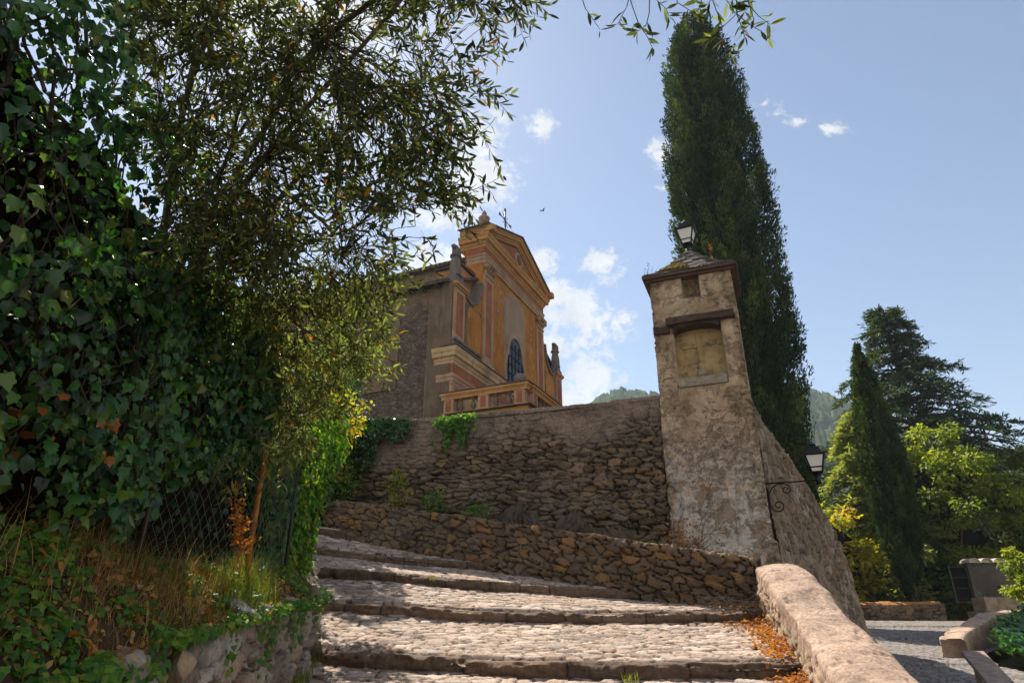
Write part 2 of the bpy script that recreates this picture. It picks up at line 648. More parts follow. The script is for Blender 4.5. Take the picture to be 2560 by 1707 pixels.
M_DRY = rubble('field_stone', [(0.28, 0.22, 0.17), (0.38, 0.33, 0.28), (0.22, 0.17, 0.13), (0.44, 0.40, 0.37), (0.34, 0.23, 0.15)],
               (0.10, 0.075, 0.05), stain=0.35, bump=1.0, fine=28)
M_EARTH = simple('dry_earth', (0.065, 0.042, 0.026), 0.95, var=0.4, scale=9, bump=0.8, bs=40)
M_BEDROCK = simple('slate_rock', (0.095, 0.07, 0.052), 0.85, var=0.55, scale=7, bump=0.9, bs=25)

# step edges (top of each riser): x, y, z from left to right
EDGES = [
    [(-1.5, 0.2, -1.62), (0.0, 0.0, -1.62), (1.6, 0.0, -1.62)],
    [(-1.9, 3.6, -1.00), (0.0, 3.3, -1.02), (2.4, 3.2, -1.02)],
    [(-2.0, 5.35, -0.66), (-0.1, 5.0, -0.70), (2.6, 4.9, -0.70)],
    [(-2.07, 7.2, -0.31), (-1.1, 6.92, -0.36), (-0.11, 6.7, -0.385), (1.14, 6.5, -0.41), (2.75, 6.4, -0.39)],
    [(-2.39, 8.6, 0.17), (-1.39, 8.58, 0.12), (-0.19, 8.42, 0.045), (1.06, 8.4, 0.035), (3.1, 8.6, 0.06)],
    [(-3.0, 10.0, 0.66), (-1.63, 9.92, 0.57), (-0.77, 9.82, 0.475), (1.3, 9.75, 0.35)],
    [(-3.4, 11.2, 1.08), (-2.54, 11.2, 0.98), (-1.48, 11.08, 0.86), (0.0, 10.9, 0.75)],
    [(-3.8, 12.25, 1.52), (-3.07, 12.35, 1.43), (-1.9, 12.15, 1.22)],
    [(-4.6, 13.6, 2.0), (-4.0, 13.8, 1.9), (-3.0, 13.7, 1.75)],
]
RISE = [0.1, 0.125, 0.125, 0.125, 0.125, 0.13, 0.12, 0.125, 0.1]
path_root = thing('path', (0, 6.7, -0.4), kind='structure')


def extend(e, l, r):
    a, b = np.array(e[0]), np.array(e[1])
    c, d = np.array(e[-1]), np.array(e[-2])
    return [tuple(a + (a - b) / np.linalg.norm(a - b) * l)] + list(e) + [tuple(c + (c - d) / np.linalg.norm(c - d) * r)]


for k in range(len(EDGES) - 1):
    lo = extend(EDGES[k], 0.6, 0.55)
    hi = extend(EDGES[k + 1], 0.6, 0.55)
    nu = 300 if 2 <= k <= 5 else (220 if k > 5 else 90)
    nv = 110 if 2 <= k <= 4 else (70 if k > 4 else 40)
    A, _ = smooth_line(lo, nu)
    B, _ = smooth_line(hi, nu)
    B = B - np.array((0, 0, RISE[k + 1]))
    kk = 0.04
    v = np.linspace(0.0, 1.02, nv)[None, :, None]
    P = A[:, None, :] * (1 - v) + B[:, None, :] * v
    P[:, :, 2] -= 0.012 * np.sin(np.pi * np.clip(v[..., 0], 0, 1))
    U, S = P[:, :, 0].copy(), P[:, :, 1].copy()
    e, ra, rb, ox, oy = stones(U, S, 0.165, 0.082, 40 + k, jit=0.95, warp=0.6, p=2.3)
    h = 0.020 * (sstep(0, 0.16, e) * (0.45 + 0.8 * rb) + (ox * (ra - 0.5) + oy * (rb - 0.35)) * 1.3)
    h += 0.03 * (fbm(U * 1.1, S * 1.1, 77 + k, 3) - 0.5) + 0.006 * (fbm(U * 22, S * 22, 5, 3) - 0.5)
    run = np.linalg.norm(P[:, :, :2] - P[:, :1, :2], axis=2)
    P[:, :, 2] += h - 0.012 - 0.05 * (1 - sstep(0.15, 0.205, run))
    np_mesh('tread', P.reshape(-1, 3), [grid_faces(nu, nv)], M_COB, {'rnd': ra, 'joint': sstep(0.04, 0.17, e), 'plas': ra * 0}, True, path_root, loc=None).location = (0, -6.7, 0.4)
    # the kerb stones of the step at the far end of this tread
    if k < len(EDGES) - 2:
        nu = 420 if k < 6 else 300
        T, tt = smooth_line(hi, nu)
        d = np.gradient(T[:, :2], axis=0)
        d /= np.linalg.norm(d, axis=1, keepdims=True)
        back = np.stack([-d[:, 1], d[:, 0]], -1)
        wob = (fbm(tt * 1.6, tt * 0 + k, 60 + k, 3) - 0.5)
        seam_u = tt / 0.72 + 2.2 * fbm(tt * 0.7, tt * 0 + 3.3 * k, 61, 2)
        cell = np.floor(seam_u + k * 0.37)
        fr = np.abs(seam_u + k * 0.37 - cell - 0.5)
        seam = sstep(0.5, 0.47, fr)                      # 1 inside a block, 0 at a joint
        cr = _h(cell, cell * 0 + k, 8)
        rise = RISE[k + 1]
        prof = [(0.012, -rise - 0.05), (0.0, -rise), (-0.012, -rise * 0.75), (-0.016, -rise * 0.5), (-0.014, -rise * 0.25), (0.0, -0.022), (0.022, -0.004), (0.06, 0.004),
                (0.11, 0.006), (0.16, 0.003), (0.2, -0.004), (0.22, -0.05)]
        P = np.zeros((nu, len(prof), 3))
        for j, (o_, z_) in enumerate(prof):
            n1 = (fbm(tt * 5, tt * 0 + j * 0.8, 70 + k, 4) - 0.5)
            n2 = (fbm(tt * 18, tt * 0 + j * 1.1, 71 + k, 3) - 0.5)
            face = 1.0 if 0 < j < 7 else 0.45
            oo = o_ - wob * 0.08 - face * (0.11 * n1 + 0.05 * n2) + 0.012 * (1 - seam) * face + (cr - 0.5) * 0.03
            P[:, j, :2] = T[:, :2] + back * oo[:, None]
            P[:, j, 2] = T[:, 2] + z_ + 0.03 * wob + (cr - 0.5) * 0.022 * (z_ > -0.06) + (0.04 * n1 + 0.016 * n2) * (z_ > -0.06) - 0.006 * (1 - seam) * (z_ > -0.06)
        ends = [list(range(len(prof)))[::-1], [(nu - 1) * len(prof) + j for j in range(len(prof))]]
        q = np.repeat(cr[:, None], len(prof), 1)
        np_mesh('step_edge', P.reshape(-1, 3), [grid_faces(nu, len(prof))], M_KERB, {'rnd': q, 'joint': np.repeat(seam[:, None], len(prof), 1), 'plas': q * 0}, True, path_root, ends).location = (0, -6.7, 0.4)

# low stone wall along the path's right side
LOW = [(3.30, 8.82, 0.665, -0.35), (1.9, 9.62, 0.97, -0.1), (0.45, 10.46, 1.27, 0.2), (-1.6, 11.62, 1.70, 0.7), (-3.69, 12.8, 2.12, 1.2), (-4.8, 13.4, 2.3, 1.5)]
LOW_REV = LOW[::-1]
lw = wall_sheet('low_wall', LOW_REV, 0.34, M_LOW, 0.085, res=0.018, sw=0.20, sh=0.10, seed=3, warp=0.5,
                plaster=lambda U, S, W: 0.25 * sstep(0.5, 0.7, fbm(U * 2, S * 2, 4, 3)), back_h=0.5, top_relief=0.35, loc=(0.4, 10.5, 0.3), jit=0.95, p=2.2)
tag(lw, 'low dry stone wall running up the right side of the steps', 'wall')

# oratory frame: local x to the right along the front, y into the depth, z up (absolute heights minus base)
T_ANG = R(-21.5)
T_ORG = np.array((2.63, 10.975, 0.3))
ORM = np.array(((math.cos(T_ANG), -math.sin(T_ANG)), (math.sin(T_ANG), math.cos(T_ANG))))


def tw(x, y, z=0.0):
    p = ORM @ np.array((x, y))
    return (T_ORG[0] + p[0], T_ORG[1] + p[1], z)


# tall retaining wall, in line with the oratory's front
p_r, p_l = tw(0.06, 0.10), tw(-6.5, 0.1)
TALL = [(*tw(-11.5, 0.10)[:2], 4.2, 2.4), (*tw(-8.6, 0.1)[:2], 3.82, 2.1), (*tw(-6.4, 0.10)[:2], 3.77, 1.75), (*tw(-4.5, 0.10)[:2], 3.69, 1.4), (*tw(-2.5, 0.10)[:2], 3.64, 0.95),
        (*tw(0.12, 0.10)[:2], 3.62, 0.35)]


def tall_plaster(U, S, W):
    z = S                                               # S = z - z_top on the face (negative going down)
    a = 0.92 * sstep(-1.0, -0.3, z + 1.3 * (fbm(U * 0.9, S * 1.2, 12, 4) - 0.5)) * W
    b = sstep(5.5, 2.5, U) * sstep(-2.2, -0.6, z) * W
    c = 0.45 * sstep(0.55, 0.66, fbm(U * 1.4, S * 2.2, 19, 4))
    return np.clip(np.maximum(np.maximum(a, b * 0.7), c), 0, 1) + (1 - W) * 0.8


tall = wall_sheet('tall_wall', TALL, 0.5, M_TALL, 0.12, res=0.018, sw=0.27, sh=0.088, seed=8, plaster=tall_plaster, back_h=0.6, wavy=0.04, loc=(-1, 12.5, 1.0), warp=0.5, jit=0.95, p=3.0)
cop = wall_sheet('coping', [(x, y - 0.03, z + 0.055, z - 0.02) for x, y, z, _ in TALL], 0.58, M_TALL, 0.03, res=0.03, sw=0.5, sh=0.3, seed=9, plaster=lambda U, S, W: 0 * U + 0.85, back_h=0.1, wavy=0.012, loc=(-1, 12.5, 1.0), top_relief=0.5)
cop.parent = tall
cop.location = (0, 0, 0)
tag(tall, 'tall rubble retaining wall left of the oratory, half plastered', 'wall')
# slabs of natural rock showing at the foot of the tall wall
for i, (lx, z, s_, an) in enumerate([(-2.9, 1.45, 0.55, 0.5), (-2.35, 1.3, 0.5, -0.6), (-1.85, 1.2, 0.62, 0.55), (-1.3, 1.05, 0.5, -0.4), (-0.75, 0.95, 0.6, -0.75), (-3.5, 1.6, 0.42, 0.3)]):
    bm = bmesh.new()
    bmesh.ops.create_icosphere(bm, subdivisions=4, radius=1.0)
    for vtx in bm.verts:
        c = vtx.co
        k = 1 + 0.5 * (float(fbm(np.array([c.x * 1.4 + i * 7 + c.z]), np.array([c.y * 1.4 + c.z * 0.8]), 50, 4)[0]) - 0.5)
        lay = 0.10 * math.sin(c.x * 14 + 3 * c.z + i)
        vtx.co = Vector((c.x * (k + lay * 0.5) * 0.26, c.y * (k + lay) * 0.20, c.z * k * 0.62)) + Vector((0.05 * math.sin(c.z * 9 + i), 0, 0.06 * math.sin(c.x * 17 + i * 2)))
    me = bpy.data.meshes.new('bedrock')
    bm.to_mesh(me)
    bm.free()
    me.materials.append(M_BEDROCK)
    o = bpy.data.objects.new('bedrock', me)
    COL.objects.link(o)
    wp = np.array(tw(lx, 0.10, z + 0.05))
    o.parent = tall
    o.location = Vector(wp) - Vector((-1, 12.5, 1.0))
    o.rotation_euler = (0.15, an, T_ANG + 0.1 * i)
    o.scale = (s_ * 1.5, s_ * 1.2, s_ * 1.35)

# parapet with a rounded, plastered top on the right of the steps
PARA = [(1.05, 0.0, -1.5, -2.1), (1.70, 2.9, -1.03, -1.7), (2.25, 5.0, -0.475, -1.25), (2.71, 6.9, 0.03, -0.9), (3.04, 8.25, 0.41, -0.55), (3.14, 8.72, 0.53, -0.4), (3.17, 8.9, 0.545, -0.4)]


def para_plaster(U, S, W):
    return np.clip(sstep(0.62, 0.40, fbm(U * 3, S * 4, 15, 4)) * sstep(-0.35, -0.05, S) + (1 - W), 0, 1)


para = wall_sheet('parapet', PARA[::-1], 0.52, M_PARA, 0.055, res=0.02, sw=0.12, sh=0.085, seed=15, plaster=para_plaster, round_top=True, back_h=1.6, wavy=0.06,
                  loc=(2.6, 6, -0.8), top_relief=0.15)
tag(para, 'parapet with a rounded pinkish plaster top beside the steps', 'wall')

# buttress wall sloping down behind the oratory to the lane
SLOPE = [(*tw(1.50, 0.35)[:2], 3.75, -0.9), (4.45, 11.1, 3.26, -0.9), (5.68, 12.5, 2.43, -0.9), (6.6, 13.6, 1.58, -0.9), (7.02, 14.2, 0.95, -0.9), (7.22, 14.55, 0.3, -0.9), (7.34, 14.8, -0.35, -0.9)]
slope = wall_sheet('buttress_wall', SLOPE, 0.6, M_SLOPE, 0.075, res=0.024, sw=0.11, sh=0.17, seed=22,
                   plaster=lambda U, S, W: np.clip(0.6 * sstep(0.50, 0.65, fbm(U * 1.5, S * 1.5, 23, 4)) + (1 - W), 0, 1), back_h=0.8, batter=0.22, wavy=0.04, loc=(5.9, 13, 0))
tag(slope, 'grey stone buttress wall sloping down from the oratory to the lane', 'wall')
mb = MB()
mb.tube([at(2117, 1395, 14.62), at(2121, 1425, 14.62), at(2133, 1490, 14.6), at(2150, 1560, 14.55), at(2160, 1590, 14.5)], 0.045, 8)
M_IRON = simple('black_iron', (0.012, 0.012, 0.014), 0.38, 0.6, var=0.3, spec=0.5)
M_PIPE = simple('dark_pipe', (0.035, 0.033, 0.032), 0.5, 0.2)
tag(mb.build('drainpipe', M_PIPE), 'dark drainpipe at the low end of the buttress wall', 'pipe')

# ------------------------------------------------------------------ the oratory
M_ORAT = None


def oratory_plaster():
    m, n, b = new_mat('oratory_plaster')
    o = n.obj()
    big = n.noise(o, 1.5, 6, 0.62, 0.3)
    col = n.ramp(big, [(0.25, (0.20, 0.12, 0.07)), (0.40, (0.38, 0.265, 0.175)), (0.55, (0.54, 0.41, 0.29)), (0.75, (0.64, 0.53, 0.42))])
    # ochre patches
    och = n.rng(n.noise(n.scale(o, (1, 1, 0.8)), 1.9, 5, 0.6), 0.56, 0.72)
    col = n.mix(n.math('MULTIPLY', och, 0.75), col, (0.46, 0.27, 0.10))
    # pale limewash towards the foot, in a band with ragged edges
    z = n.n('ShaderNodeSeparateXYZ')
    n.link(o, z.inputs[0])
    zz = n.math('ADD', z.outputs[2], n.math('MULTIPLY', n.math('SUBTRACT', n.noise(o, 2.2, 5, 0.65), 0.5), 1.6))
    lime = n.math('MULTIPLY', n.rng(zz, 2.6, 1.7), n.rng(n.noise(o, 4.5, 8, 0.75), 0.42, 0.52))
    col = n.mix(n.math('MULTIPLY', lime, 0.9), col, (0.60, 0.55, 0.51))
    # grey-brown weathered belt in the middle, fine grain
    belt = n.math('MULTIPLY', n.rng(zz, 1.5, 2.0), n.rng(zz, 2.9, 2.5))
    col = n.mix(n.math('MULTIPLY', belt, n.rng(n.noise(o, 8, 7, 0.78), 0.40, 0.56, 0.0, 0.85)), col, (0.13, 0.095, 0.075))
    fl = n.rng(n.noise(n.vmath('ADD', o, (9, 4, 2)), 2.6, 9, 0.75, 0.4), 0.535, 0.55)
    col = n.mix(n.math('MULTIPLY', fl, 0.8), col, n.ramp(n.noise(o, 11, 6, 0.7), [(0.3, (0.20, 0.135, 0.085)), (0.7, (0.38, 0.27, 0.18))]))
    # dirt under the lintel and along the edges
    top = n.math('MULTIPLY', n.rng(n.noise(n.scale(o, (1, 1, 0.6)), 3.2, 8, 0.75), 0.50, 0.64), 0.85)
    col = n.mix(top, col, n.mix(0.75, col, (0.06, 0.045, 0.035)))
    grain = n.noise(o, 60, 6, 0.75)
    col = n.mix(0.75, col, n.ramp(grain, [(0.3, (0.45, 0.43, 0.4)), (0.5, (1, 1, 1)), (0.75, (1.25, 1.22, 1.2))]), 'MULTIPLY')
    pits = n.rng(n.noise(o, 19, 5, 0.7), 0.64, 0.7)
    col = n.mix(n.math('MULTIPLY', pits, 0.8), col, (0.045, 0.035, 0.028))
    lo = n.vmath('ADD', o, n.vmath('MULTIPLY', n.n('ShaderNodeTexNoise').outputs['Color'], (0.25, 0.25, 0.25)))
    cr = n.voro(n.scale(lo, (1, 1, 1.5)), 5.2, 'DISTANCE_TO_EDGE')
    crack = n.math('MULTIPLY', n.rng(cr, 0.022, 0.0), n.rng(n.noise(o, 2.9, 4), 0.50, 0.60))
    col = n.mix(n.math('MULTIPLY', crack, 0.85), col, (0.05, 0.035, 0.025))
    col = n.mix(n.math('MULTIPLY', n.attr('plas'), 0.85), col, n.ramp(n.noise(o, 7, 6, 0.7), [(0.35, (0.09, 0.07, 0.05)), (0.55, (0.28, 0.2, 0.12)), (0.75, (0.40, 0.31, 0.22))]))
    n.put(b.inputs['Base Color'], col)
    b.inputs['Roughness'].default_value = 0.92
    b.inputs['Specular IOR Level'].default_value = 0.15
    h = n.math('ADD', n.noise(o, 26, 6, 0.75), n.math('MULTIPLY', crack, -1.2))
    h = n.math('ADD', h, n.math('MULTIPLY', pits, -0.8))
    h = n.math('ADD', h, n.math('MULTIPLY', fl, -0.9))
    n.put(b.inputs['Normal'], n.bump(h, 0.9, 0.02))
    return m


M_ORAT = oratory_plaster()
orat = thing('oratory', tuple(T_ORG), 'tall square plastered oratory pillar with a cross niche and slate roof', 'oratory', T_ANG)
W_, D_ = 1.57, 1.35
Z0, Z1 = 0.0, 5.68                                       # local heights
corners = [(0, 0), (W_, 0), (W_, D_), (0, D_)]
seg = [W_, D_, W_, D_]
res = 0.019
cols_u = []
for k in range(4):
    nn = int(seg[k] / (res if k == 0 else res * 2.5))
    for i in range(nn):
        f = i / nn
        a, b_ = corners[k], corners[(k + 1) % 4]
        cols_u.append((a[0] + (b_[0] - a[0]) * f, a[1] + (b_[1] - a[1]) * f, k, f * seg[k], sum(seg[:k]) + f * seg[k]))
cu = np.array(cols_u)
nzv = int((Z1 - Z0) / res)
zv = np.linspace(Z0, Z1, nzv)
X = np.repeat(cu[:, 0:1], nzv, 1)
Y = np.repeat(cu[:, 1:2], nzv, 1)
Z = np.repeat(zv[None, :], len(cu), 0)
U = np.repeat(cu[:, 4:5], nzv, 1)
K = np.repeat(cu[:, 2:3], nzv, 1)
# slight taper towards the top
tap = 0.035 * (Z / Z1)
cx, cy = W_ / 2, D_ / 2
P = np.stack([cx + (X - cx) * (1 - tap), cy + (Y - cy) * (1 - tap), Z], -1)
N = normals(P, wrap=True)
if (N[20, 20, 1]) > 0:
    N = -N
front = (K == 0)
e, ra, rb, ox, oy = stones(U, Z, 0.26, 0.14, 90, warp=0.6)
expo = sstep(0.53, 0.63, fbm(U * 1.5, Z * 1.3, 33, 4) + 0.24 * sstep(0.28, 0.0, np.minimum(cu[:, 3:4], np.array(seg)[cu[:, 2].astype(int)][:, None] - cu[:, 3:4])) - 0.05)
h = 0.035 * (fbm(U * 1.6, Z * 1.6, 34, 4) - 0.5) + 0.012 * (fbm(U * 12, Z * 12, 35, 4) - 0.5)
h = h - expo * 0.022 + expo * 0.042 * (sstep(0, 0.2, e) - 0.5)
# plinth at the foot
pl = sstep(0.80, 0.74, Z + 0.05 * (fbm(U * 3, Z * 0, 36, 2) - 0.5) + 0.10 * U * front)
h = h + 0.05 * pl
# sunk niche and small square opening in the front
nx0, nx1, nz0, nz1 = 0.37, 1.23, 3.46, 4.62
inn = front & (X > nx0) & (X < nx1) & (Z > nz0) & (Z < nz1)
h = np.where(inn, -0.25 + 0.02 * (fbm(U * 6, Z * 6, 37, 4) - 0.5), h)
ox0, ox1, oz0, oz1 = 0.615, 0.945, 5.19, 5.63
ino = front & (X > ox0) & (X < ox1) & (Z > oz0) & (Z < oz1)
e2, r2a, r2b, _, _ = stones(U, Z, 0.12, 0.07, 91, warp=0.8)
h = np.where(ino, -0.22 + 0.05 * sstep(0, 0.4, e2) * r2b, h)
P = P + N * h[..., None]
plas = np.clip(expo * 0.7 + ino * 0.9, 0, 1)
np_mesh('shaft', P.reshape(-1, 3), [grid_faces(len(cu), nzv, 0, True)], M_ORAT, {'plas': plas, 'rnd': ra}, True, orat, [[i * nzv + nzv - 1 for i in range(len(cu))]])


def niche_mat():
    m, n, b = new_mat('niche_plaster')
    o = n.obj()
    col = n.ramp(n.noise(o, 3.5, 6, 0.65), [(0.3, (0.19, 0.135, 0.07)), (0.5, (0.40, 0.28, 0.125)), (0.7, (0.46, 0.36, 0.22))])  # ochre darkened so the recess looks deep: shade put into colour
    col = n.mix(n.rng(n.noise(o, 6, 5, 0.7), 0.55, 0.68), col, (0.10, 0.085, 0.06))
    col = n.mix(0.6, col, n.ramp(n.noise(o, 50, 5, 0.7), [(0.35, (0.6, 0.6, 0.6)), (0.65, (1.2, 1.2, 1.2))]), 'MULTIPLY')
    n.put(b.inputs['Base Color'], col)
    b.inputs['Roughness'].default_value = 0.92
    n.put(b.inputs['Normal'], n.bump(n.noise(o, 30, 6, 0.7), 0.6, 0.02))
    return m


M_NICHE = niche_mat()
M_SILL = simple('grey_sill', (0.27, 0.23, 0.17), 0.9, var=0.45, scale=8, bump=0.7)
M_LINT = simple('dark_lintel', (0.07, 0.045, 0.035), 0.9, var=0.5, scale=6, bump=0.7)  # uneven dark brown for the lintel and its soffit


def rough_slab(a, b, n, amp, name, mat, parent, seed=1):
    """a box whose faces are finely divided and roughened"""
    bm = bmesh.new()
    bmesh.ops.create_cube(bm, size=1.0)
    a, b = Vector(a), Vector(b)
    for v in bm.verts:
        v.co = Vector((a.x + (v.co.x + .5) * (b.x - a.x), a.y + (v.co.y + .5) * (b.y - a.y), a.z + (v.co.z + .5) * (b.z - a.z)))
    bmesh.ops.subdivide_edges(bm, edges=bm.edges, cuts=n, use_grid_fill=True)
    for v in bm.verts:
        c = v.co
        k = fbm(np.array([c.x * 5 + c.z * 3 + seed, c.y * 5 + c.z * 4 + 9 + seed, c.x * 4 + c.y * 4 + 5]), np.array([c.y * 5, c.x * 5, c.z * 5]), seed, 4) - 0.5
        v.co = c + Vector(k) * amp
    me = bpy.data.meshes.new(name)
    bm.to_mesh(me)
    bm.free()
    me.materials.append(mat)
    o = bpy.data.objects.new(name, me)
    COL.objects.link(o)
    o.parent = parent
    return o


nich = rough_slab((nx0 - 0.02, 0.205, nz0), (nx1 + 0.02, 0.30, nz1), 10, 0.015, 'niche', M_NICHE, orat, 3)
mb = MB()
mb.box((0.755, 0.182, 3.68), (0.845, 0.215, 4.50), 0.98, 0.006)
mb.box((0.50, 0.184, 4.24), (0.752, 0.213, 4.36), 0.98, 0.006)
mb.box((0.848, 0.184, 4.26), (1.10, 0.213, 4.38), 0.98, 0.006)
crs = mb.build('cross', M_NICHE, nich, bevel=0.012)
mb = MB()
mb.lathe([(0.03, 0), (0.085, 0.03), (0.095, 0.09), (0.07, 0.15), (0.02, 0.18)], (0.80, 0.12, 3.60), 10)
mb.build('cross_foot', M_SILL, nich)
rough_slab((nx0 + 0.01, -0.005, nz0 - 0.01), (nx1 - 0.01, 0.18, nz0 + 0.15), 8, 0.02, 'sill', M_SILL, orat, 5)
rough_slab((0.28, -0.15, 4.64), (1.49, 0.10, 4.77), 12, 0.06, 'lintel', M_LINT, orat, 7)
rough_slab((0.03, -0.05, 4.53), (0.33, 0.06, 4.66), 7, 0.07, 'lintel', M_LINT, orat, 9)
mb = MB()
arc_ = [(0.40, 4.60)] + [(0.80 - 0.40 * math.cos(a_), 4.50 + 0.10 * math.sin(a_)) for a_ in np.linspace(0, math.pi, 12)] + [(1.20, 4.60), (1.26, 4.655), (0.34, 4.655)]
mb.prism(arc_, 'y', -0.07, 0.2)
mb.build('arched_soffit', M_LINT, orat)
# eave slab and slate roof
M_EAVE = simple('brown_eave', (0.09, 0.05, 0.04), 0.8, var=0.35, scale=5, bump=0.4)
M_SLATE = rubble('roof_slate', [(0.065, 0.056, 0.05), (0.11, 0.097, 0.088), (0.05, 0.044, 0.04), (0.17, 0.15, 0.14), (0.08, 0.063, 0.046)], (0.05, 0.04, 0.03), stain=0.3, bump=0.5)
ov = 0.09
mb = MB()
mb.box((-ov, -ov, Z1 - 0.0), (W_ + ov, D_ + ov, Z1 + 0.045), 1.0, 0.008)
mb.box((-ov + 0.05, -ov + 0.05, Z1 - 0.05), (W_ + ov - 0.05, D_ + ov - 0.05, Z1 - 0.003), 1.0, 0.005)
mb.build('eave_slab', M_EAVE, orat)
mb = MB()
apex = Vector((W_ / 2, D_ / 2, Z1 + 0.93))
ridge_top = Z1 + 0.86
rows = 11
for side in range(4):
    c = [(-ov, -ov), (W_ + ov, -ov), (W_ + ov, D_ + ov), (-ov, D_ + ov)]
    a, b2 = c[side], c[(side + 1) % 4]
    for r_ in range(rows):
        f0, f1 = r_ / rows, (r_ + 1.5) / rows
        f0 *= 0.93
        f1 = min(f1 * 0.93, 0.95)

        def pt(s, f, lift=0.0):
            base = Vector((a[0] + (b2[0] - a[0]) * s, a[1] + (b2[1] - a[1]) * s, Z1 + 0.046))
            q = base.lerp(apex, f)
            # slightly hollow roof line
            q.z -= 0.10 * math.sin(math.pi * f)
            return q + Vector((0, 0, lift))
        m_ = max(2, int((1 - f0) * 12))
        s = 0.0
        while s < 1.0:
            wd = random.uniform(0.6, 1.5) / m_
            s1 = min(1.0, s + wd)
            l0 = random.uniform(0.012, 0.045)
            th = random.uniform(0.008, 0.02)
            fa = f0 + random.uniform(-0.03, 0.02)
            fa = max(fa, 0.0)
            q = [pt(s + .004, fa, l0), pt(s1 - .004, fa + random.uniform(0, 0.02), l0 + random.uniform(-.012, .012)), pt(s1 - .004, f1, 0.006), pt(s + .004, f1, 0.006)]
            lo_ = [p_ - Vector((0, 0, th)) for p_ in q]
            mb.add(q + lo_, [(0, 1, 2, 3), (7, 6, 5, 4), (0, 4, 5, 1), (1, 5, 6, 2), (2, 6, 7, 3), (3, 7, 4, 0)])
            s = s1
    # solid bed under the slates
    q = [pt(0, 0, -0.0), pt(1, 0, -0.0)]
    mb.add([q[0], q[1], pt(1, .5, -0.01), pt(0, .5, -0.01), pt(1, 0.96, -0.01), pt(0, 0.96, -0.01)], [(0, 1, 2, 3), (3, 2, 4, 5)])
roof = mb.build('roof', M_SLATE, orat)
ncol = len(roof.data.vertices)
rr = np.repeat(RNG.random(ncol // 8 + 1), 8)[:ncol]
for nm, arr in (('rnd', rr), ('joint', np.ones(ncol)), ('plas', np.zeros(ncol))):
    a_ = roof.data.attributes.new(nm, 'FLOAT', 'POINT')
    a_.data.foreach_set('value', arr.astype(np.float32))
# moss cushions on the roof
M_MOSS = simple('ochre_moss', (0.22, 0.15, 0.02), 0.95, var=0.6, scale=14, bump=0.8, bs=90)
mb = MB()
for i in range(80):
    s, f = 0.10 + 0.36 * random.random(), 0.22 + 0.30 * random.random() ** 1.2
    q = Vector((-ov + (W_ + 2 * ov) * s, -ov, Z1 + 0.046)).lerp(apex, f)
    q.z += -0.10 * math.sin(math.pi * f) + 0.03
    r_ = random.uniform(0.02, 0.055)
    mb.lathe([(r_ * .6, -0.02), (r_, 0), (r_ * 0.8, r_ * 0.35), (r_ * 0.2, r_ * 0.55)], q, 7)
mb.build('moss', M_MOSS, roof)

# ------------------------------------------------------------------ lanterns
M_OPAL = simple('opal_glass', (0.72, 0.69, 0.66), 0.25, var=0.06, scale=3, spec=0.5)


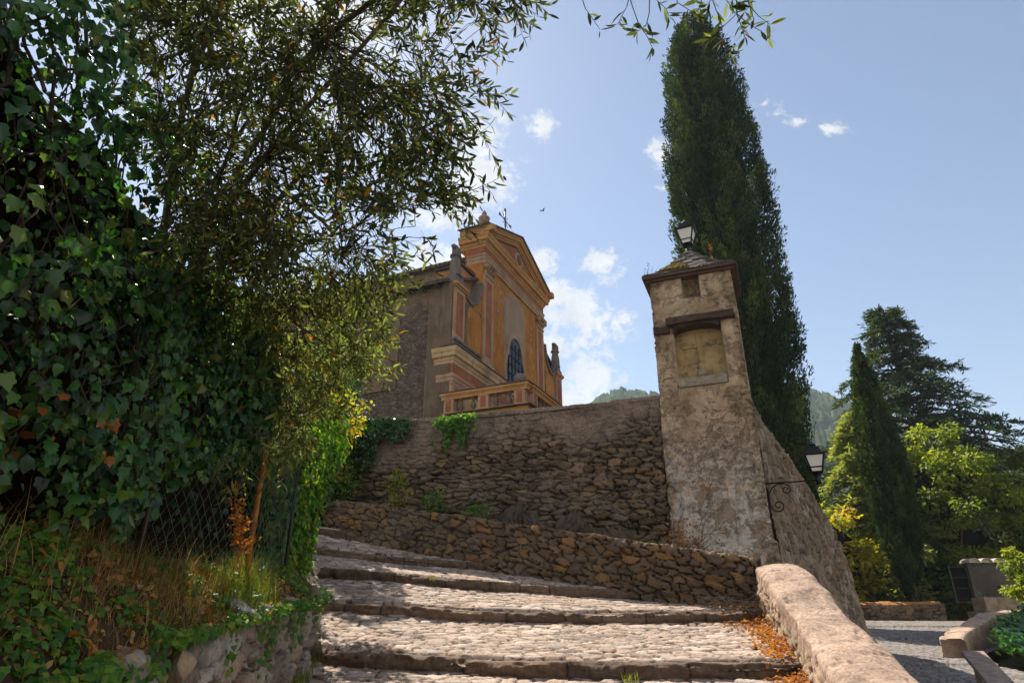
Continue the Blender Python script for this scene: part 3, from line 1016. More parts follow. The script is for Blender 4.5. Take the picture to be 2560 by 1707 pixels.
def lantern(root, z, s=1.0):
    """four-sided lantern: frame, four panes, cap, finial, collar; parts parented to root at local height z"""
    hb, wb, wt = 0.30 * s, 0.085 * s, 0.155 * s          # body height, half width at the foot and at the top
    z0 = z + 0.085 * s
    bw = 0.013 * s
    mb = MB()

    def ringpt(sx, sy, f, grow=0.0):
        k = wb + (wt - wb) * f + grow
        return Vector((sx * k, sy * k, z0 + hb * f))
    cs = [(-1, -1), (1, -1), (1, 1), (-1, 1)]
    for sx, sy in cs:
        mb.tube([ringpt(sx, sy, 0), ringpt(sx, sy, 1)], bw * 1.15, 4, False)
    for i in range(4):
        a, b = cs[i], cs[(i + 1) % 4]
        for f in (0.0, 0.27, 1.0):
            if f == 0.27 or True:
                mb.tube([ringpt(*a, f), ringpt(*b, f)], bw * (0.9 if f != 1.0 else 1.4), 4, False)
    # top gallery
    mb.box((-wt - 0.03 * s, -wt - 0.03 * s, z0 + hb), (wt + 0.03 * s, wt + 0.03 * s, z0 + hb + 0.028 * s))
    mb.build('frame', M_IRON, root)
    for i in range(4):
        a, b = cs[i], cs[(i + 1) % 4]
        m2 = MB()
        q = [ringpt(*a, 0.02, -0.004 * s), ringpt(*b, 0.02, -0.004 * s), ringpt(*b, 0.98, -0.004 * s), ringpt(*a, 0.98, -0.004 * s)]
        c = Vector((0, 0, z0 + hb / 2))
        inn_ = [p_ + (Vector((c.x, c.y, p_.z)) - p_).normalized() * 0.005 * s for p_ in q]
        m2.add(q + inn_, [(0, 1, 2, 3), (7, 6, 5, 4), (0, 4, 5, 1), (1, 5, 6, 2), (2, 6, 7, 3), (3, 7, 4, 0)])
        m2.build('pane', M_OPAL, root)
    mb = MB()
    zc = z0 + hb + 0.03 * s
    mb.box((-wt * 0.86, -wt * 0.86, zc), (wt * 0.86, wt * 0.86, zc + 0.10 * s), 0.72)
    mb.box((-wt * 0.68, -wt * 0.68, zc + 0.102 * s), (wt * 0.68, wt * 0.68, zc + 0.118 * s), 0.9)
    cap = mb.build('cap', M_IRON, root, bevel=0.004 * s)
    mb = MB()
    zf = zc + 0.118 * s
    mb.lathe([(0.03 * s, 0), (0.025 * s, 0.02 * s), (0.062 * s, 0.028 * s), (0.066 * s, 0.045 * s), (0.03 * s, 0.065 * s), (0.015 * s, 0.078 * s), (0.018 * s, 0.09 * s), (0.002 * s, 0.10 * s)], (0, 0, zf), 12)
    mb.build('finial', M_IRON, cap)
    mb = MB()
    mb.lathe([(0.045 * s, -0.13 * s), (0.045 * s, -0.02 * s), (0.03 * s, 0.0), (0.055 * s, 0.02 * s), (0.05 * s, 0.05 * s), (0.035 * s, 0.06 * s), (0.075 * s, 0.082 * s)], (0, 0, z), 12)
    for sx, sy in cs:
        mb.tube([Vector((0.03 * s * sx, 0.03 * s * sy, z + 0.01 * s)), Vector((0.055 * s * sx, 0.055 * s * sy, z + 0.04 * s)), ringpt(sx, sy, 0.0), ringpt(sx, sy, 0.05)], 0.008 * s, 5)
    mb.build('collar', M_IRON, root)


lt = tw(W_ / 2, D_ / 2, 0)
top_l = thing('lantern', (lt[0], lt[1], 6.86), 'black four sided lantern standing on the tip of the slate roof', 'lantern', T_ANG + R(-4), group='old street lanterns')
lantern(top_l, 0.06, 1.08)
# wall lantern on a wrought bracket
br0 = np.array(tw(W_ - 0.015, 0.30, 2.015))
wl = thing('wall_lantern', tuple(br0), 'black lantern on a wrought iron bracket with scrolls, fixed to the oratory side', 'lantern', T_ANG, group='old street lanterns')
mb = MB()
LB = 0.80
mb.tube([(0, 0, 0), (LB, 0, 0.0)], 0.014, 6)
mb.box((-0.015, -0.03, -0.62), (0.012, 0.03, 0.05))
bracket = mb.build('bracket', M_IRON, wl)


def spiral(c, r0, r1, a0, a1, n=26):
    return [(c[0] + (r0 + (r1 - r0) * i / n) * math.cos(a0 + (a1 - a0) * i / n), 0.0, c[1] + (r0 + (r1 - r0) * i / n) * math.sin(a0 + (a1 - a0) * i / n)) for i in range(n + 1)]


mb = MB()
arc = [(0.03, 0, -0.27), (0.05, 0, -0.16), (0.11, 0, -0.07), (0.20, 0, -0.02), (0.28, 0, -0.022), (0.345, 0, -0.05)]
mb.tube(arc + spiral((0.315, -0.115), 0.075, 0.02, R(62), R(62 - 470)), 0.011, 6)
mb.build('scroll', M_IRON, bracket)
mb = MB()
mb.tube([(0.03, 0, -0.27), (0.035, 0, -0.36), (0.07, 0, -0.425), (0.13, 0, -0.455)] + spiral((0.165, -0.365), 0.095, 0.02, R(-110), R(-110 + 430)), 0.011, 6)
mb.build('scroll', M_IRON, bracket)
head = thing('head', (LB + 0.02, 0, 0.03))
head.parent = wl
lantern(wl, 0.05, 0.92)
for ch in list(wl.children):
    if ch is not bracket and ch is not head:
        ch.location.x += LB + 0.02
bpy.data.objects.remove(head)

# ================================================================== THE CHURCH
CH_A = R(24.5)
X0, Z0_ = ray(1133, 702)
CH_ORG = (X0 * 24.0, 24.0, 3.2)
CB = 3.2                                                 # ground level at the church
church = thing('church', CH_ORG, 'ochre baroque church with a pediment, balustrade and dark rubble side wall', 'church', math.pi / 2 - CH_A)
# local x = along the front, local y = into the building (front surfaces at negative y), z = absolute height (CB subtracted on build)


def wall_paint(name, stops, peel=(0.50, 0.42, 0.34), peel_amt=0.5, dirt=0.5, scale=1.1, seed=0.0):
    """old limewash: patchy colour, peeled areas, dark runs of dirt"""
    m, n, b = new_mat(name)
    o = n.vmath('ADD', n.obj(), (seed, seed * 1.7, 0.0))
    col = n.ramp(n.noise(o, scale, 6, 0.62, 0.2), stops)
    pe = n.rng(n.noise(n.scale(o, (1.3, 1.3, 0.55)), 1.5, 8, 0.72, 0.5), 0.60, 0.66)
    col = n.mix(n.math('MULTIPLY', pe, peel_amt), col, peel)
    st = n.rng(n.noise(n.scale(o, (2.2, 2.2, 0.28)), 1.6, 6, 0.65), 0.54, 0.75)
    col = n.mix(n.math('MULTIPLY', st, dirt), col, (0.06, 0.045, 0.035))
    col = n.mix(0.5, col, n.ramp(n.noise(o, 14, 6, 0.7), [(0.3, (0.7, 0.68, 0.66)), (0.7, (1.2, 1.2, 1.2))]), 'MULTIPLY')
    blot = n.rng(n.noise(n.scale(o, (1, 1, 0.7)), 0.8, 8, 0.72, 0.3), 0.50, 0.72)
    col = n.mix(n.math('MULTIPLY', blot, dirt * 0.9), col, n.mix(0.7, col, (0.09, 0.065, 0.05)))
    n.put(b.inputs['Base Color'], col)
    b.inputs['Roughness'].default_value = 0.9
    b.inputs['Specular IOR Level'].default_value = 0.15
    n.put(b.inputs['Normal'], n.bump(n.noise(o, 10, 6, 0.7), 0.35, 0.03))
    return m


M_OCHRE = wall_paint('ochre_limewash', [(0.25, (0.30, 0.11, 0.025)), (0.5, (0.45, 0.175, 0.032)), (0.75, (0.52, 0.24, 0.06))], peel=(0.58, 0.42, 0.28), peel_amt=0.6, dirt=0.5)
M_CREAM = wall_paint('cream_mouldings', [(0.25, (0.38, 0.18, 0.065)), (0.5, (0.50, 0.255, 0.10)), (0.75, (0.56, 0.33, 0.16))], peel=(0.55, 0.42, 0.32), peel_amt=0.35, dirt=0.3, seed=3.1)
M_CREAM_DIRTY = wall_paint('blackened_mouldings', [(0.25, (0.42, 0.27, 0.14)), (0.5, (0.55, 0.38, 0.22)), (0.75, (0.60, 0.47, 0.33))], peel=(0.06, 0.05, 0.045), peel_amt=0.85, dirt=0.85, scale=1.6, seed=9.0)
M_REDP = wall_paint('brick_red_limewash', [(0.25, (0.24, 0.075, 0.038)), (0.5, (0.33, 0.115, 0.06)), (0.75, (0.40, 0.17, 0.09))], peel=(0.48, 0.34, 0.26), peel_amt=0.55, dirt=0.6, seed=5.0)
M_PALE = wall_paint('pale_frames', [(0.25, (0.30, 0.18, 0.11)), (0.5, (0.42, 0.265, 0.17)), (0.75, (0.50, 0.35, 0.25))], peel=(0.38, 0.28, 0.22), peel_amt=0.5, dirt=0.45, seed=7.0)
M_MAUVE = wall_paint('faded_painted_panel', [(0.25, (0.30, 0.19, 0.12)), (0.5, (0.36, 0.24, 0.17)), (0.75, (0.42, 0.30, 0.23))], peel=(0.40, 0.30, 0.24), peel_amt=0.4, dirt=0.3, seed=11.0)
M_GREYST = wall_paint('weathered_grey_plaster', [(0.25, (0.10, 0.068, 0.047)), (0.5, (0.17, 0.118, 0.082)), (0.75, (0.235, 0.168, 0.118))], peel=(0.2, 0.18, 0.16), peel_amt=0.5, dirt=0.6, seed=13.0)
M_STATUE = wall_paint('dark_weathered_stone', [(0.25, (0.11, 0.09, 0.085)), (0.5, (0.17, 0.14, 0.13)), (0.75, (0.22, 0.18, 0.16))], peel=(0.28, 0.22, 0.19), peel_amt=0.3, dirt=0.5, seed=15.0)
M_ROOFT = simple('dark_roof_tiles', (0.09, 0.06, 0.05), 0.85, var=0.4, scale=4, bump=0.6, bs=12)


def side_wall_mat():
    m, n, b = new_mat('dark_rubble_render')
    o = n.obj()
    col = n.ramp(n.noise(o, 2.4, 8, 0.75, 0.4), [(0.3, (0.075, 0.053, 0.043)), (0.5, (0.15, 0.11, 0.09)), (0.7, (0.23, 0.175, 0.145))])
    vz = n.voro(n.scale(o, (1, 1, 1.5)), 4.2, 'F1', 'Color')
    col = n.mix(0.45, col, n.ramp(vz, [(0.2, (0.6, 0.6, 0.6)), (0.8, (1.45, 1.4, 1.35))]), 'MULTIPLY')
    ed = n.voro(n.scale(o, (1, 1, 1.5)), 4.2, 'DISTANCE_TO_EDGE')
    col = n.mix(n.rng(ed, 0.09, 0.0, 0, 0.7), col, (0.07, 0.055, 0.045))
    z = n.n('ShaderNodeSeparateXYZ')
    n.link(o, z.inputs[0])
    zz = n.math('ADD', z.outputs[2], n.math('MULTIPLY', n.math('SUBTRACT', n.noise(o, 0.6, 6, 0.7, 0.5), 0.5), 3.2))
    col = n.mix(n.rng(zz, 12.0 - CB, 13.0 - CB, 0, 0.9), col, n.ramp(n.noise(o, 2.5, 6, 0.7), [(0.3, (0.22, 0.15, 0.085)), (0.7, (0.40, 0.29, 0.18))]))
    n.put(b.inputs['Base Color'], col)
    b.inputs['Roughness'].default_value = 0.95
    b.inputs['Specular IOR Level'].default_value = 0.1
    h = n.math('ADD', n.noise(o, 9, 8, 0.75), n.math('MULTIPLY', n.rng(ed, 0.0, 0.12), 0.6))
    n.put(b.inputs['Normal'], n.bump(h, 1.0, 0.06))
    return m


M_SIDE = side_wall_mat()


def part(name, mb, mat, parent=None, bevel=0.0):
    return mb.build(name, mat, parent or church, dz=CB, bevel=bevel)


WL, C0, C1, WR = 0.0, 2.60, 10.0, 13.0                  # wing / centre / wing limits along the front
CM = (C0 + C1) / 2
# nave and side walls
mb = MB()
mb.prism([(0.55, CB - 0.4), (20.0, CB - 0.4), (20.0, 13.0), (0.55, 13.0)], 'x', 0.03, 0.45)
part('side_wall', mb, M_SIDE)
mb = MB()
mb.prism([(0.55, CB - 0.4), (20.0, CB - 0.4), (20.0, 13.0), (0.55, 13.0)], 'x', WR - 0.45, WR - 0.03)
mb.prism([(0.46, CB - 0.4), (WR - 0.46, CB - 0.4), (WR - 0.46, 13.0), (0.46, 13.0)], 'y', 19.6, 19.98)
mb.prism([(C0, 13.0), (C1, 13.0), (C1, 16.2), (CM, 17.9), (C0, 15.9)], 'y', 1.0, 19.9)
part('nave_wall', mb, M_SIDE)
# corner pilaster of plain render on the side, blind arch further along
mb = MB()
mb.prism([(0.0, CB - 0.4), (1.12, CB - 0.4), (1.12, 12.98), (0.0, 12.98)], 'x', -0.05, 0.5)
part('corner_pilaster', mb, M_GREYST)
arch = [(2.55, 8.6), (2.55, 11.6)] + [(3.4 - 0.85 * math.cos(a), 11.6 + 0.5 * math.sin(a)) for a in np.linspace(0, math.pi, 9)] + [(4.25, 8.6)]
mb = MB()
mb.prism(arch, 'x', -0.02, 0.06)
fr = part('blind_arch', mb, M_GREYST)
mb = MB()
mb.prism([(3.4 + (y - 3.4) * 0.80, 8.7 + (z - 8.7) * 0.95) for y, z in arch], 'x', -0.032, 0.05)
part('arch_panel', mb, M_GREYST, fr)
# roofs: low side roof with overhanging tiles, high nave roof
mb = MB()


def tiled_slope(mb, a, b, c, d, n, r=0.07):
    """rows of half-round tiles from the eave a-b up to the ridge d-c"""
    a, b, c, d = map(Vector, (a, b, c, d))
    mb.add([a, b, c, d, a - Vector((0, 0, .09)), b - Vector((0, 0, .09)), c - Vector((0, 0, .09)), d - Vector((0, 0, .09))], [(0, 1, 2, 3), (7, 6, 5, 4), (0, 4, 5, 1), (1, 5, 6, 2), (2, 6, 7, 3), (3, 7, 4, 0)])
    for i in range(n):
        f = (i + 0.5) / n
        p, q = a.lerp(b, f), d.lerp(c, f)
        mb.tube([p + Vector((random.uniform(-.01, .01), 0, random.uniform(-.02, .04))) + (p - q).normalized() * random.uniform(0.0, 0.06), p.lerp(q, .5), q], r, 6)


tiled_slope(mb, (-0.42, 0.15, 13.0), (-0.42, 20.2, 13.0), (C0 + 0.1, 20.2, 14.6), (C0 + 0.1, 0.15, 14.6), 82)
tiled_slope(mb, (WR + 0.42, 0.15, 13.0), (WR + 0.42, 20.2, 13.0), (C1 - 0.1, 20.2, 14.6), (C1 - 0.1, 0.15, 14.6), 82)
tiled_slope(mb, (C0 - 0.3, 0.9, 15.6), (C0 - 0.3, 20.1, 15.6), (CM, 20.1, 17.4), (CM, 0.9, 17.4), 70)
tiled_slope(mb, (C1 + 0.3, 0.9, 15.6), (C1 + 0.3, 20.1, 15.6), (CM, 20.1, 17.4), (CM, 0.9, 17.4), 70)
part('roof', mb, M_ROOFT)
M_WOOD = simple('old_wood', (0.08, 0.05, 0.035), 0.8)
for i in range(27):
    y = 0.6 + i * 0.72
    mb = MB()
    mb.box((-0.36, y, 12.84), (0.1, y + 0.1, 12.93))
    part('rafter_end', mb, M_WOOD)

# wings of the upper storey, top edge sweeping up towards the centre


def sweep(u0, u1, z0, z1, n=12):
    """concave curve between the wing's outer corner and the centre"""
    return [(u0 + (u1 - u0) * (1 - math.cos(math.pi / 2 * i / n)) ** 1.0, z0 + (z1 - z0) * math.sin(math.pi / 2 * i / n) ** 2.2) for i in range(n + 1)]


def wing_top(mirror=False):
    # flat shoulder under the pinnacle, a dip, then a steep rise to the volute at the central block
    p = [(0.0, 13.05), (0.95, 13.05), (1.15, 12.92), (1.45, 12.78), (1.75, 12.80), (2.05, 13.0), (2.28, 13.35), (2.42, 13.8), (2.5, 14.2), (2.9, 14.2)]
    return [((WR - u) if mirror else u, z) for u, z in p]


for mir in (False, True):
    top = wing_top(mir)
    u_in = (WR - 2.95) if mir else 2.95
    poly = [(top[0][0], 8.0)] + top + [(u_in, 14.2), (u_in, 8.0)]
    mb = MB()
    mb.prism(poly, 'y', 0.0, 0.5)
    wing = part('wing_wall', mb, M_OCHRE)
    # grey frame along the sweeping edge
    mb = MB()
    for i in range(2, len(top) - 2):
        (a, za), (b, zb) = top[i], top[i + 1]
        ln_ = math.hypot(b - a, zb - za)
        q_ = (-(zb - za) / ln_ * (1 if b > a else -1), abs(b - a) / ln_)
        mb.prism([(a - q_[0] * .13, za - q_[1] * .13), (b - q_[0] * .13, zb - q_[1] * .13), (b + q_[0] * .04, zb + q_[1] * .04), (a + q_[0] * .04, za + q_[1] * .04)], 'y', -0.09, 0.55)
    part('sweeping_coping', mb, M_STATUE, wing)
    # projecting volute block beside the centre
    mb = MB()
    s = -1 if mir else 1
    bx = (C1 if mir else C0)
    vol = [(0.0, 14.66), (-1.12, 14.66), (-1.2, 14.52), (-1.10, 14.3), (-0.98, 14.1), (-0.92, 13.8), (-0.9, 13.1), (0.0, 13.0)]
    mb.prism([(bx + s * u, z) for u, z in vol], 'y', 0.46, 1.7)
    v_ = part('volute', mb, M_CREAM)
    mb = MB()
    mb.prism([(bx + s * u, z) for u, z in [(0, 14.665), (-1.32, 14.665), (-1.30, 14.72), (-0.5, 14.84), (0, 14.86)]], 'y', 0.34, 1.8)
    part('volute_cap', mb, M_ROOFT, v_)
    # narrow pilaster with a red panel, ochre field with a grey border
    o0 = (WR - 0.95) if mir else 0.06
    mb = MB()
    mb.box((o0, -0.085, 10.35), (o0 + 0.89, 0.0, 13.03))
    pil = part('wing_pilaster', mb, M_PALE)
    mb = MB()
    mb.box((o0 + 0.17, -0.10, 10.75), (o0 + 0.72, -0.08, 12.68))
    part('red_panel', mb, M_REDP, pil)
    mb = MB()
    mb.box((o0 - 0.05, -0.16, 12.86), (o0 + 0.94, -0.001, 12.95))
    mb.box((o0 - 0.10, -0.22, 12.952), (o0 + 0.99, 0.0, 13.06))
    part('pilaster_cap', mb, M_CREAM, pil)
    f0 = (WR - 2.80) if mir else 1.05
    mb = MB()
    mb.box((f0, -0.03, 10.4), (f0 + 1.75, -0.001, 12.6))
    bd = part('grey_border', mb, M_GREYST)
    mb = MB()
    ell = [(f0 + 0.87 + 0.66 * math.copysign(abs(math.cos(a)) ** .45, math.cos(a)), 11.55 + 0.98 * math.copysign(abs(math.sin(a)) ** .45, math.sin(a))) for a in np.linspace(0, 2 * math.pi, 28)[:-1]]
    mb.prism(ell, 'y', -0.05, -0.02)
    part('ochre_field', mb, M_OCHRE, bd)
    # pinnacle: stone shaft on a block with a worn scroll on top
    px = (WR - 0.42) if mir else 0.42
    mb = MB()
    mb.box((px - 0.46, -0.12, 13.07), (px + 0.46, 0.45, 13.35), 0.86)
    mb.box((px - 0.36, -0.06, 13.352), (px + 0.36, 0.40, 13.56), 0.8)
    mb.lathe([(0.34, 13.55), (0.31, 13.66), (0.30, 13.95), (0.26, 14.2), (0.22, 14.38), (0.21, 14.46), (0.30, 14.50), (0.29, 14.57), (0.2, 14.6), (0.19, 14.68)], (px, 0.16, 0), 10, False, 1.0, 0.85)
    mb.tube([(px + .02, 0.16, 14.64), (px + 0.06, 0.16, 14.74), (px + 0.02, 0.16, 14.86), (px - 0.10, 0.16, 14.95), (px - 0.26, 0.16, 14.96), (px - 0.38, 0.16, 14.90)], [0.19, 0.22, 0.21, 0.15, 0.10, 0.04], 8)
    # flank scroll running down to the dip
    sgn = -1 if mir else 1
    mb.prism([(px + sgn * 0.34, 13.36), (px + sgn * 0.40, 13.75), (px + sgn * 0.52, 13.5), (px + sgn * 0.75, 13.2), (px + sgn * 0.95, 13.0), (px + sgn * 0.47, 13.05)], 'y', 0.0, 0.35)
    part('pinnacle', mb, M_STATUE)

# central block of the upper storey (stands a little forward)
mb = MB()
FW = -0.08
mb.box((C0, FW, 8.0), (C1, 0.9, 16.3))
centre = part('centre_wall', mb, M_OCHRE)
# tall faded panel with an arched head above the window
mb = MB()
pu0, pu1 = 4.98, 7.38
pan = [(pu0, 10.4), (pu0, 14.4), (pu0 + 0.15, 14.65), (pu0 + 0.12, 14.85), (pu0 + 0.5, 14.88), (pu0 + 0.7, 15.1), (pu1 - 0.7, 15.1), (pu1 - 0.5, 14.88), (pu1 - 0.12, 14.85), (pu1 - 0.15, 14.65), (pu1, 14.4), (pu1, 10.4)]
mb.prism([(CM + (u - CM) * 1.07, z + (0.08 if z > 11 else 0)) for u, z in pan], 'y', FW - 0.03, FW + 0.02)
pf = part('panel_frame', mb, M_PALE)
mb = MB()
mb.prism(pan, 'y', FW - 0.05, FW - 0.02)
part('faded_panel', mb, M_MAUVE, pf)
# peeling pale scrolls painted either side of the panel
mb = MB()
for s_, u0, zz in ((0, 4.45, 12.6), (1, 8.3, 11.6)):
    for k in range(16):
        a = random.random() * 6.28
        c = (u0 + random.gauss(0, 0.16), zz + k * 0.17 + random.gauss(0, 0.1))
        r1, r2 = random.uniform(.03, .09), random.uniform(.08, .2)
        pl_ = [(c[0] + r1 * math.cos(t) * math.cos(a) - r2 * math.sin(t) * math.sin(a) + random.uniform(-.02, .02), c[1] + r1 * math.cos(t) * math.sin(a) + r2 * math.sin(t) * math.cos(a) + random.uniform(-.02, .02)) for t in np.linspace(0, 6.28, 10)[:-1]]
        mb.prism(pl_, 'y', FW - 0.004 - 0.0007 * k, FW + 0.01)
part('wall_pattern', mb, M_PALE, centre)
# pilasters with red panels and composite capitals
for u in (C0 + 0.02, C1 - 1.0):
    mb = MB()
    mb.box((u, FW - 0.07, 10.35), (u + 0.98, FW, 14.690))
    pil = part('pilaster', mb, M_PALE)
    mb = MB()
    mb.box((u + 0.22, FW - 0.082, 10.7), (u + 0.76, FW - 0.06, 14.470))
    part('red_panel', mb, M_REDP, pil)
    mb = MB()
    mb.box((u - 0.05, FW - 0.13, 10.2), (u + 1.04, FW, 10.348))
    mb.box((u - 0.09, FW - 0.18, 9.98), (u + 1.10, FW, 10.198))
    part('pilaster_base', mb, M_CREAM_DIRTY, pil)
    mb = MB()
    mb.box((u + 0.02, FW - 0.12, 14.690), (u + 0.96, FW, 14.770))
    for row, (z, out, hh) in enumerate(((14.770, 0.10, 0.3), (14.990, 0.18, 0.32))):
        for k in range(4 - row):
            cx_ = u + (0.14 if row == 0 else 0.27) + k * 0.235
            mb.prism([(FW - 0.07, z), (FW - 0.12, z + hh * .6), (FW - 0.13 - out, z + hh), (FW - 0.09 - out, z + hh * 0.72), (FW - 0.06, z + hh * .4)], 'x', cx_ - 0.085, cx_ + 0.085)
    mb.box((u + 0.06, FW - 0.09, 14.770), (u + 0.92, FW, 15.360))
    for cx_ in (u + 0.06, u + 0.92):
        mb.tube([(cx_, FW - 0.26, 15.150), (cx_, FW - 0.05, 15.150)], 0.14, 10)
        mb.tube([(cx_, FW - 0.29, 15.150), (cx_, FW - 0.04, 15.150)], 0.06, 8)
    mb.box((u - 0.06, FW - 0.28, 15.280), (u + 1.04, FW, 15.355))
    part('capital', mb, M_PALE, pil)


def moulding(mb, prof, u0, u1, ywall, side_l=True, side_r=True, depth=0.9):
    """horizontal moulding around three sides: prof = [(projection, z)...]"""
    rings = []
    prof = [(pr * 0.52, z) for pr, z in prof]
    for pr, z in prof:
        rings.append([(u0 - (pr if side_l else 0), ywall + depth, z), (u0 - (pr if side_l else 0), ywall - pr, z), (u1 + (pr if side_r else 0), ywall - pr, z), (u1 + (pr if side_r else 0), ywall + depth, z)])
    vs, fs = [], []
    for r_ in rings:
        vs += r_
    for j in range(len(rings) - 1):
        for k in range(3):
            fs.append((j * 4 + k, j * 4 + k + 1, (j + 1) * 4 + k + 1, (j + 1) * 4 + k))
    n = len(rings)
    fs.append((0, 1, 2, 3))
    fs.append(tuple((n - 1) * 4 + k for k in (3, 2, 1, 0)))
    mb.add(vs, fs)


# main entablature: architrave, red frieze, cornice
mb = MB()
moulding(mb, [(0.03, 15.360), (0.06, 15.370), (0.06, 15.560), (0.10, 15.565), (0.10, 15.730), (0.16, 15.750), (0.18, 15.830), (0.03, 15.835)], C0 + 0.02, C1 - 0.02, FW - 0.05)
part('architrave', mb, M_PALE, bevel=0.0)
mb = MB()
moulding(mb, [(0.0, 15.835), (0.05, 15.840), (0.05, 16.190), (0.0, 16.195)], C0 + 0.02, C1 - 0.02, FW - 0.05)
part('frieze', mb, M_REDP)
mb = MB()
CORN = [(0.05, 16.190), (0.12, 16.210), (0.14, 16.310), (0.24, 16.350), (0.26, 16.450), (0.52, 16.490), (0.54, 16.660), (0.60, 16.690), (0.66, 16.790), (0.66, 16.830), (0.0, 16.850)]
moulding(mb, CORN, C0 + 0.02, C1 - 0.02, FW - 0.05, depth=1.3)
part('cornice', mb, M_CREAM)
# pediment: tympanum and raking cornices
Yp = FW - 0.05
uL, uR = C0 - 0.33, C1 + 0.33
zb, za = 16.85, 18.36
mb = MB()
mb.prism([(uL + 0.5, zb), (uR - 0.5, zb), (CM, za - 0.25)], 'y', Yp - 0.02, Yp + 0.9)
tym = part('tympanum', mb, M_REDP)
mb = MB()
k_ = (za - zb) / (CM - uL)


def rake(mb, u0, z0, u1, z1, prof, y):
    """moulding along a sloping line; prof = [(projection, height above the line)...]"""
    vs = []
    prof = [(pr * 0.52, h * 0.75) for pr, h in prof]
    for pr, h in prof:
        vs += [(u0, y - pr, z0 + h), (u1, y - pr, z1 + h)]
    n = len(prof)
    vs += [(u0, y + 0.9, z0 + prof[-1][1]), (u1, y + 0.9, z1 + prof[-1][1]), (u0, y + 0.9, z0 + prof[0][1]), (u1, y + 0.9, z1 + prof[0][1])]
    fs = [(2 * j, 2 * j + 1, 2 * j + 3, 2 * j + 2) for j in range(n + 1)] + [(2 * n + 2, 2 * n + 3, 1, 0)]
    fs += [[2 * j for j in range(n + 2)][::-1], [2 * j + 1 for j in range(n + 2)]]
    mb.add(vs, fs)


RAK = [(0.02, -0.55), (0.10, -0.53), (0.12, -0.42), (0.22, -0.40), (0.24, -0.28), (0.48, -0.26), (0.50, -0.12), (0.58, -0.08), (0.64, 0.0), (0.64, 0.04)]
rake(mb, uL, zb + 0.32, CM, za + 0.32, RAK, Yp)
rake(mb, uR, zb + 0.32, CM, za + 0.32, RAK, Yp)
# return of the pediment's end block on the flanks
for s_ in (0, 1):
    uu = (C0, uL) if s_ == 0 else (C1, uR)
    mb.box((min(uu) + (0.0 if s_ == 0 else 0.0), Yp - 0.6, zb + 0.015), (max(uu), Yp + 1.2, zb + 0.31))
part('raking_cornice', mb, M_CREAM)
mb = MB()
for a, b in ((uL - 0.10, CM), (uR + 0.10, CM)):
    z0_ = zb + 0.32 + 0.045 - k_ * 0.10
    z1_ = za + 0.365
    n_ = 22
    for i in range(n_):
        f, g = i / n_, (i + 1.0) / n_
        mb.add([(a + (b - a) * f, Yp - 0.42, z0_ + (z1_ - z0_) * f), (a + (b - a) * g, Yp - 0.42, z0_ + (z1_ - z0_) * g), (a + (b - a) * g, Yp + 1.3, z0_ + (z1_ - z0_) * g), (a + (b - a) * f, Yp + 1.3, z0_ + (z1_ - z0_) * f)] +
               [(a + (b - a) * f, Yp - 0.42, z0_ + (z1_ - z0_) * f + .05 + random.uniform(0, .03)), (a + (b - a) * g, Yp - 0.42, z0_ + (z1_ - z0_) * g + .05), (a + (b - a) * g, Yp + 1.3, z0_ + (z1_ - z0_) * g + .05), (a + (b - a) * f, Yp + 1.3, z0_ + (z1_ - z0_) * f + .06)],
               [(3, 2, 1, 0), (4, 5, 6, 7), (0, 1, 5, 4), (1, 2, 6, 5), (2, 3, 7, 6), (3, 0, 4, 7)])
part('pediment_slates', mb, M_ROOFT)
# stucco emblem in the tympanum
mb = MB()
sh = [(CM + 0.42 * math.sin(t) * (1 - 0.25 * math.cos(2 * t)), 17.38 + 0.42 * math.cos(t)) for t in np.linspace(0, 2 * math.pi, 20)[:-1]]
mb.prism(sh, 'y', Yp - 0.16, Yp)
emb = part('emblem', mb, M_PALE, tym)
mb = MB()
for rr_, yy_ in ((0.30, -0.2), (0.18, -0.23)):
    mb.prism([(CM + rr_ * math.cos(t), 17.38 + rr_ * math.sin(t)) for t in np.linspace(0, 2 * math.pi, 18)[:-1]], 'y', Yp + yy_, Yp + yy_ + 0.05)
part('medallion', mb, M_GREYST, emb)
# urn on the near corner of the pediment, iron cross on the slope above the apex
for un in (uL + 0.22,):
    mb = MB()
    zu = 16.85 + 0.46
    mb.box((un - 0.2, Yp - 0.2, zu - 0.22), (un + 0.2, Yp + 0.2, zu + 0.045), 0.9)
    mb.lathe([(r_u * 0.56, z_u * 0.56) for r_u, z_u in [(0.20, 0.06), (0.16, 0.16), (0.24, 0.24), (0.40, 0.42), (0.46, 0.62), (0.50, 0.66), (0.50, 0.78), (0.44, 0.84), (0.24, 0.98), (0.17, 1.04), (0.235, 1.10), (0.225, 1.22), (0.17, 1.36), (0.07, 1.50), (0.03, 1.58)]], (un, Yp, zu), 16)
    part('urn', mb, wall_paint('urn_stone', [(0.25, (0.26, 0.17, 0.14)), (0.5, (0.36, 0.24, 0.2)), (0.75, (0.42, 0.30, 0.25))], dirt=0.5, seed=21.0))
mb = MB()
cz = 18.62
cu_, cy_ = CM - 0.25, Yp + 0.55
mb.tube([(cu_, cy_, cz), (cu_, cy_, cz + 2.05)], 0.045, 5)
mb.tube([(cu_ - 0.28, cy_, cz + 0.0), (cu_ - 0.02, cy_, cz + 0.9)], 0.02, 4)
mb.tube([(cu_ + 0.35, cy_ , cz - 0.1), (cu_ + 0.02, cy_, cz + 0.9)], 0.02, 4)
cc = cz + 1.32
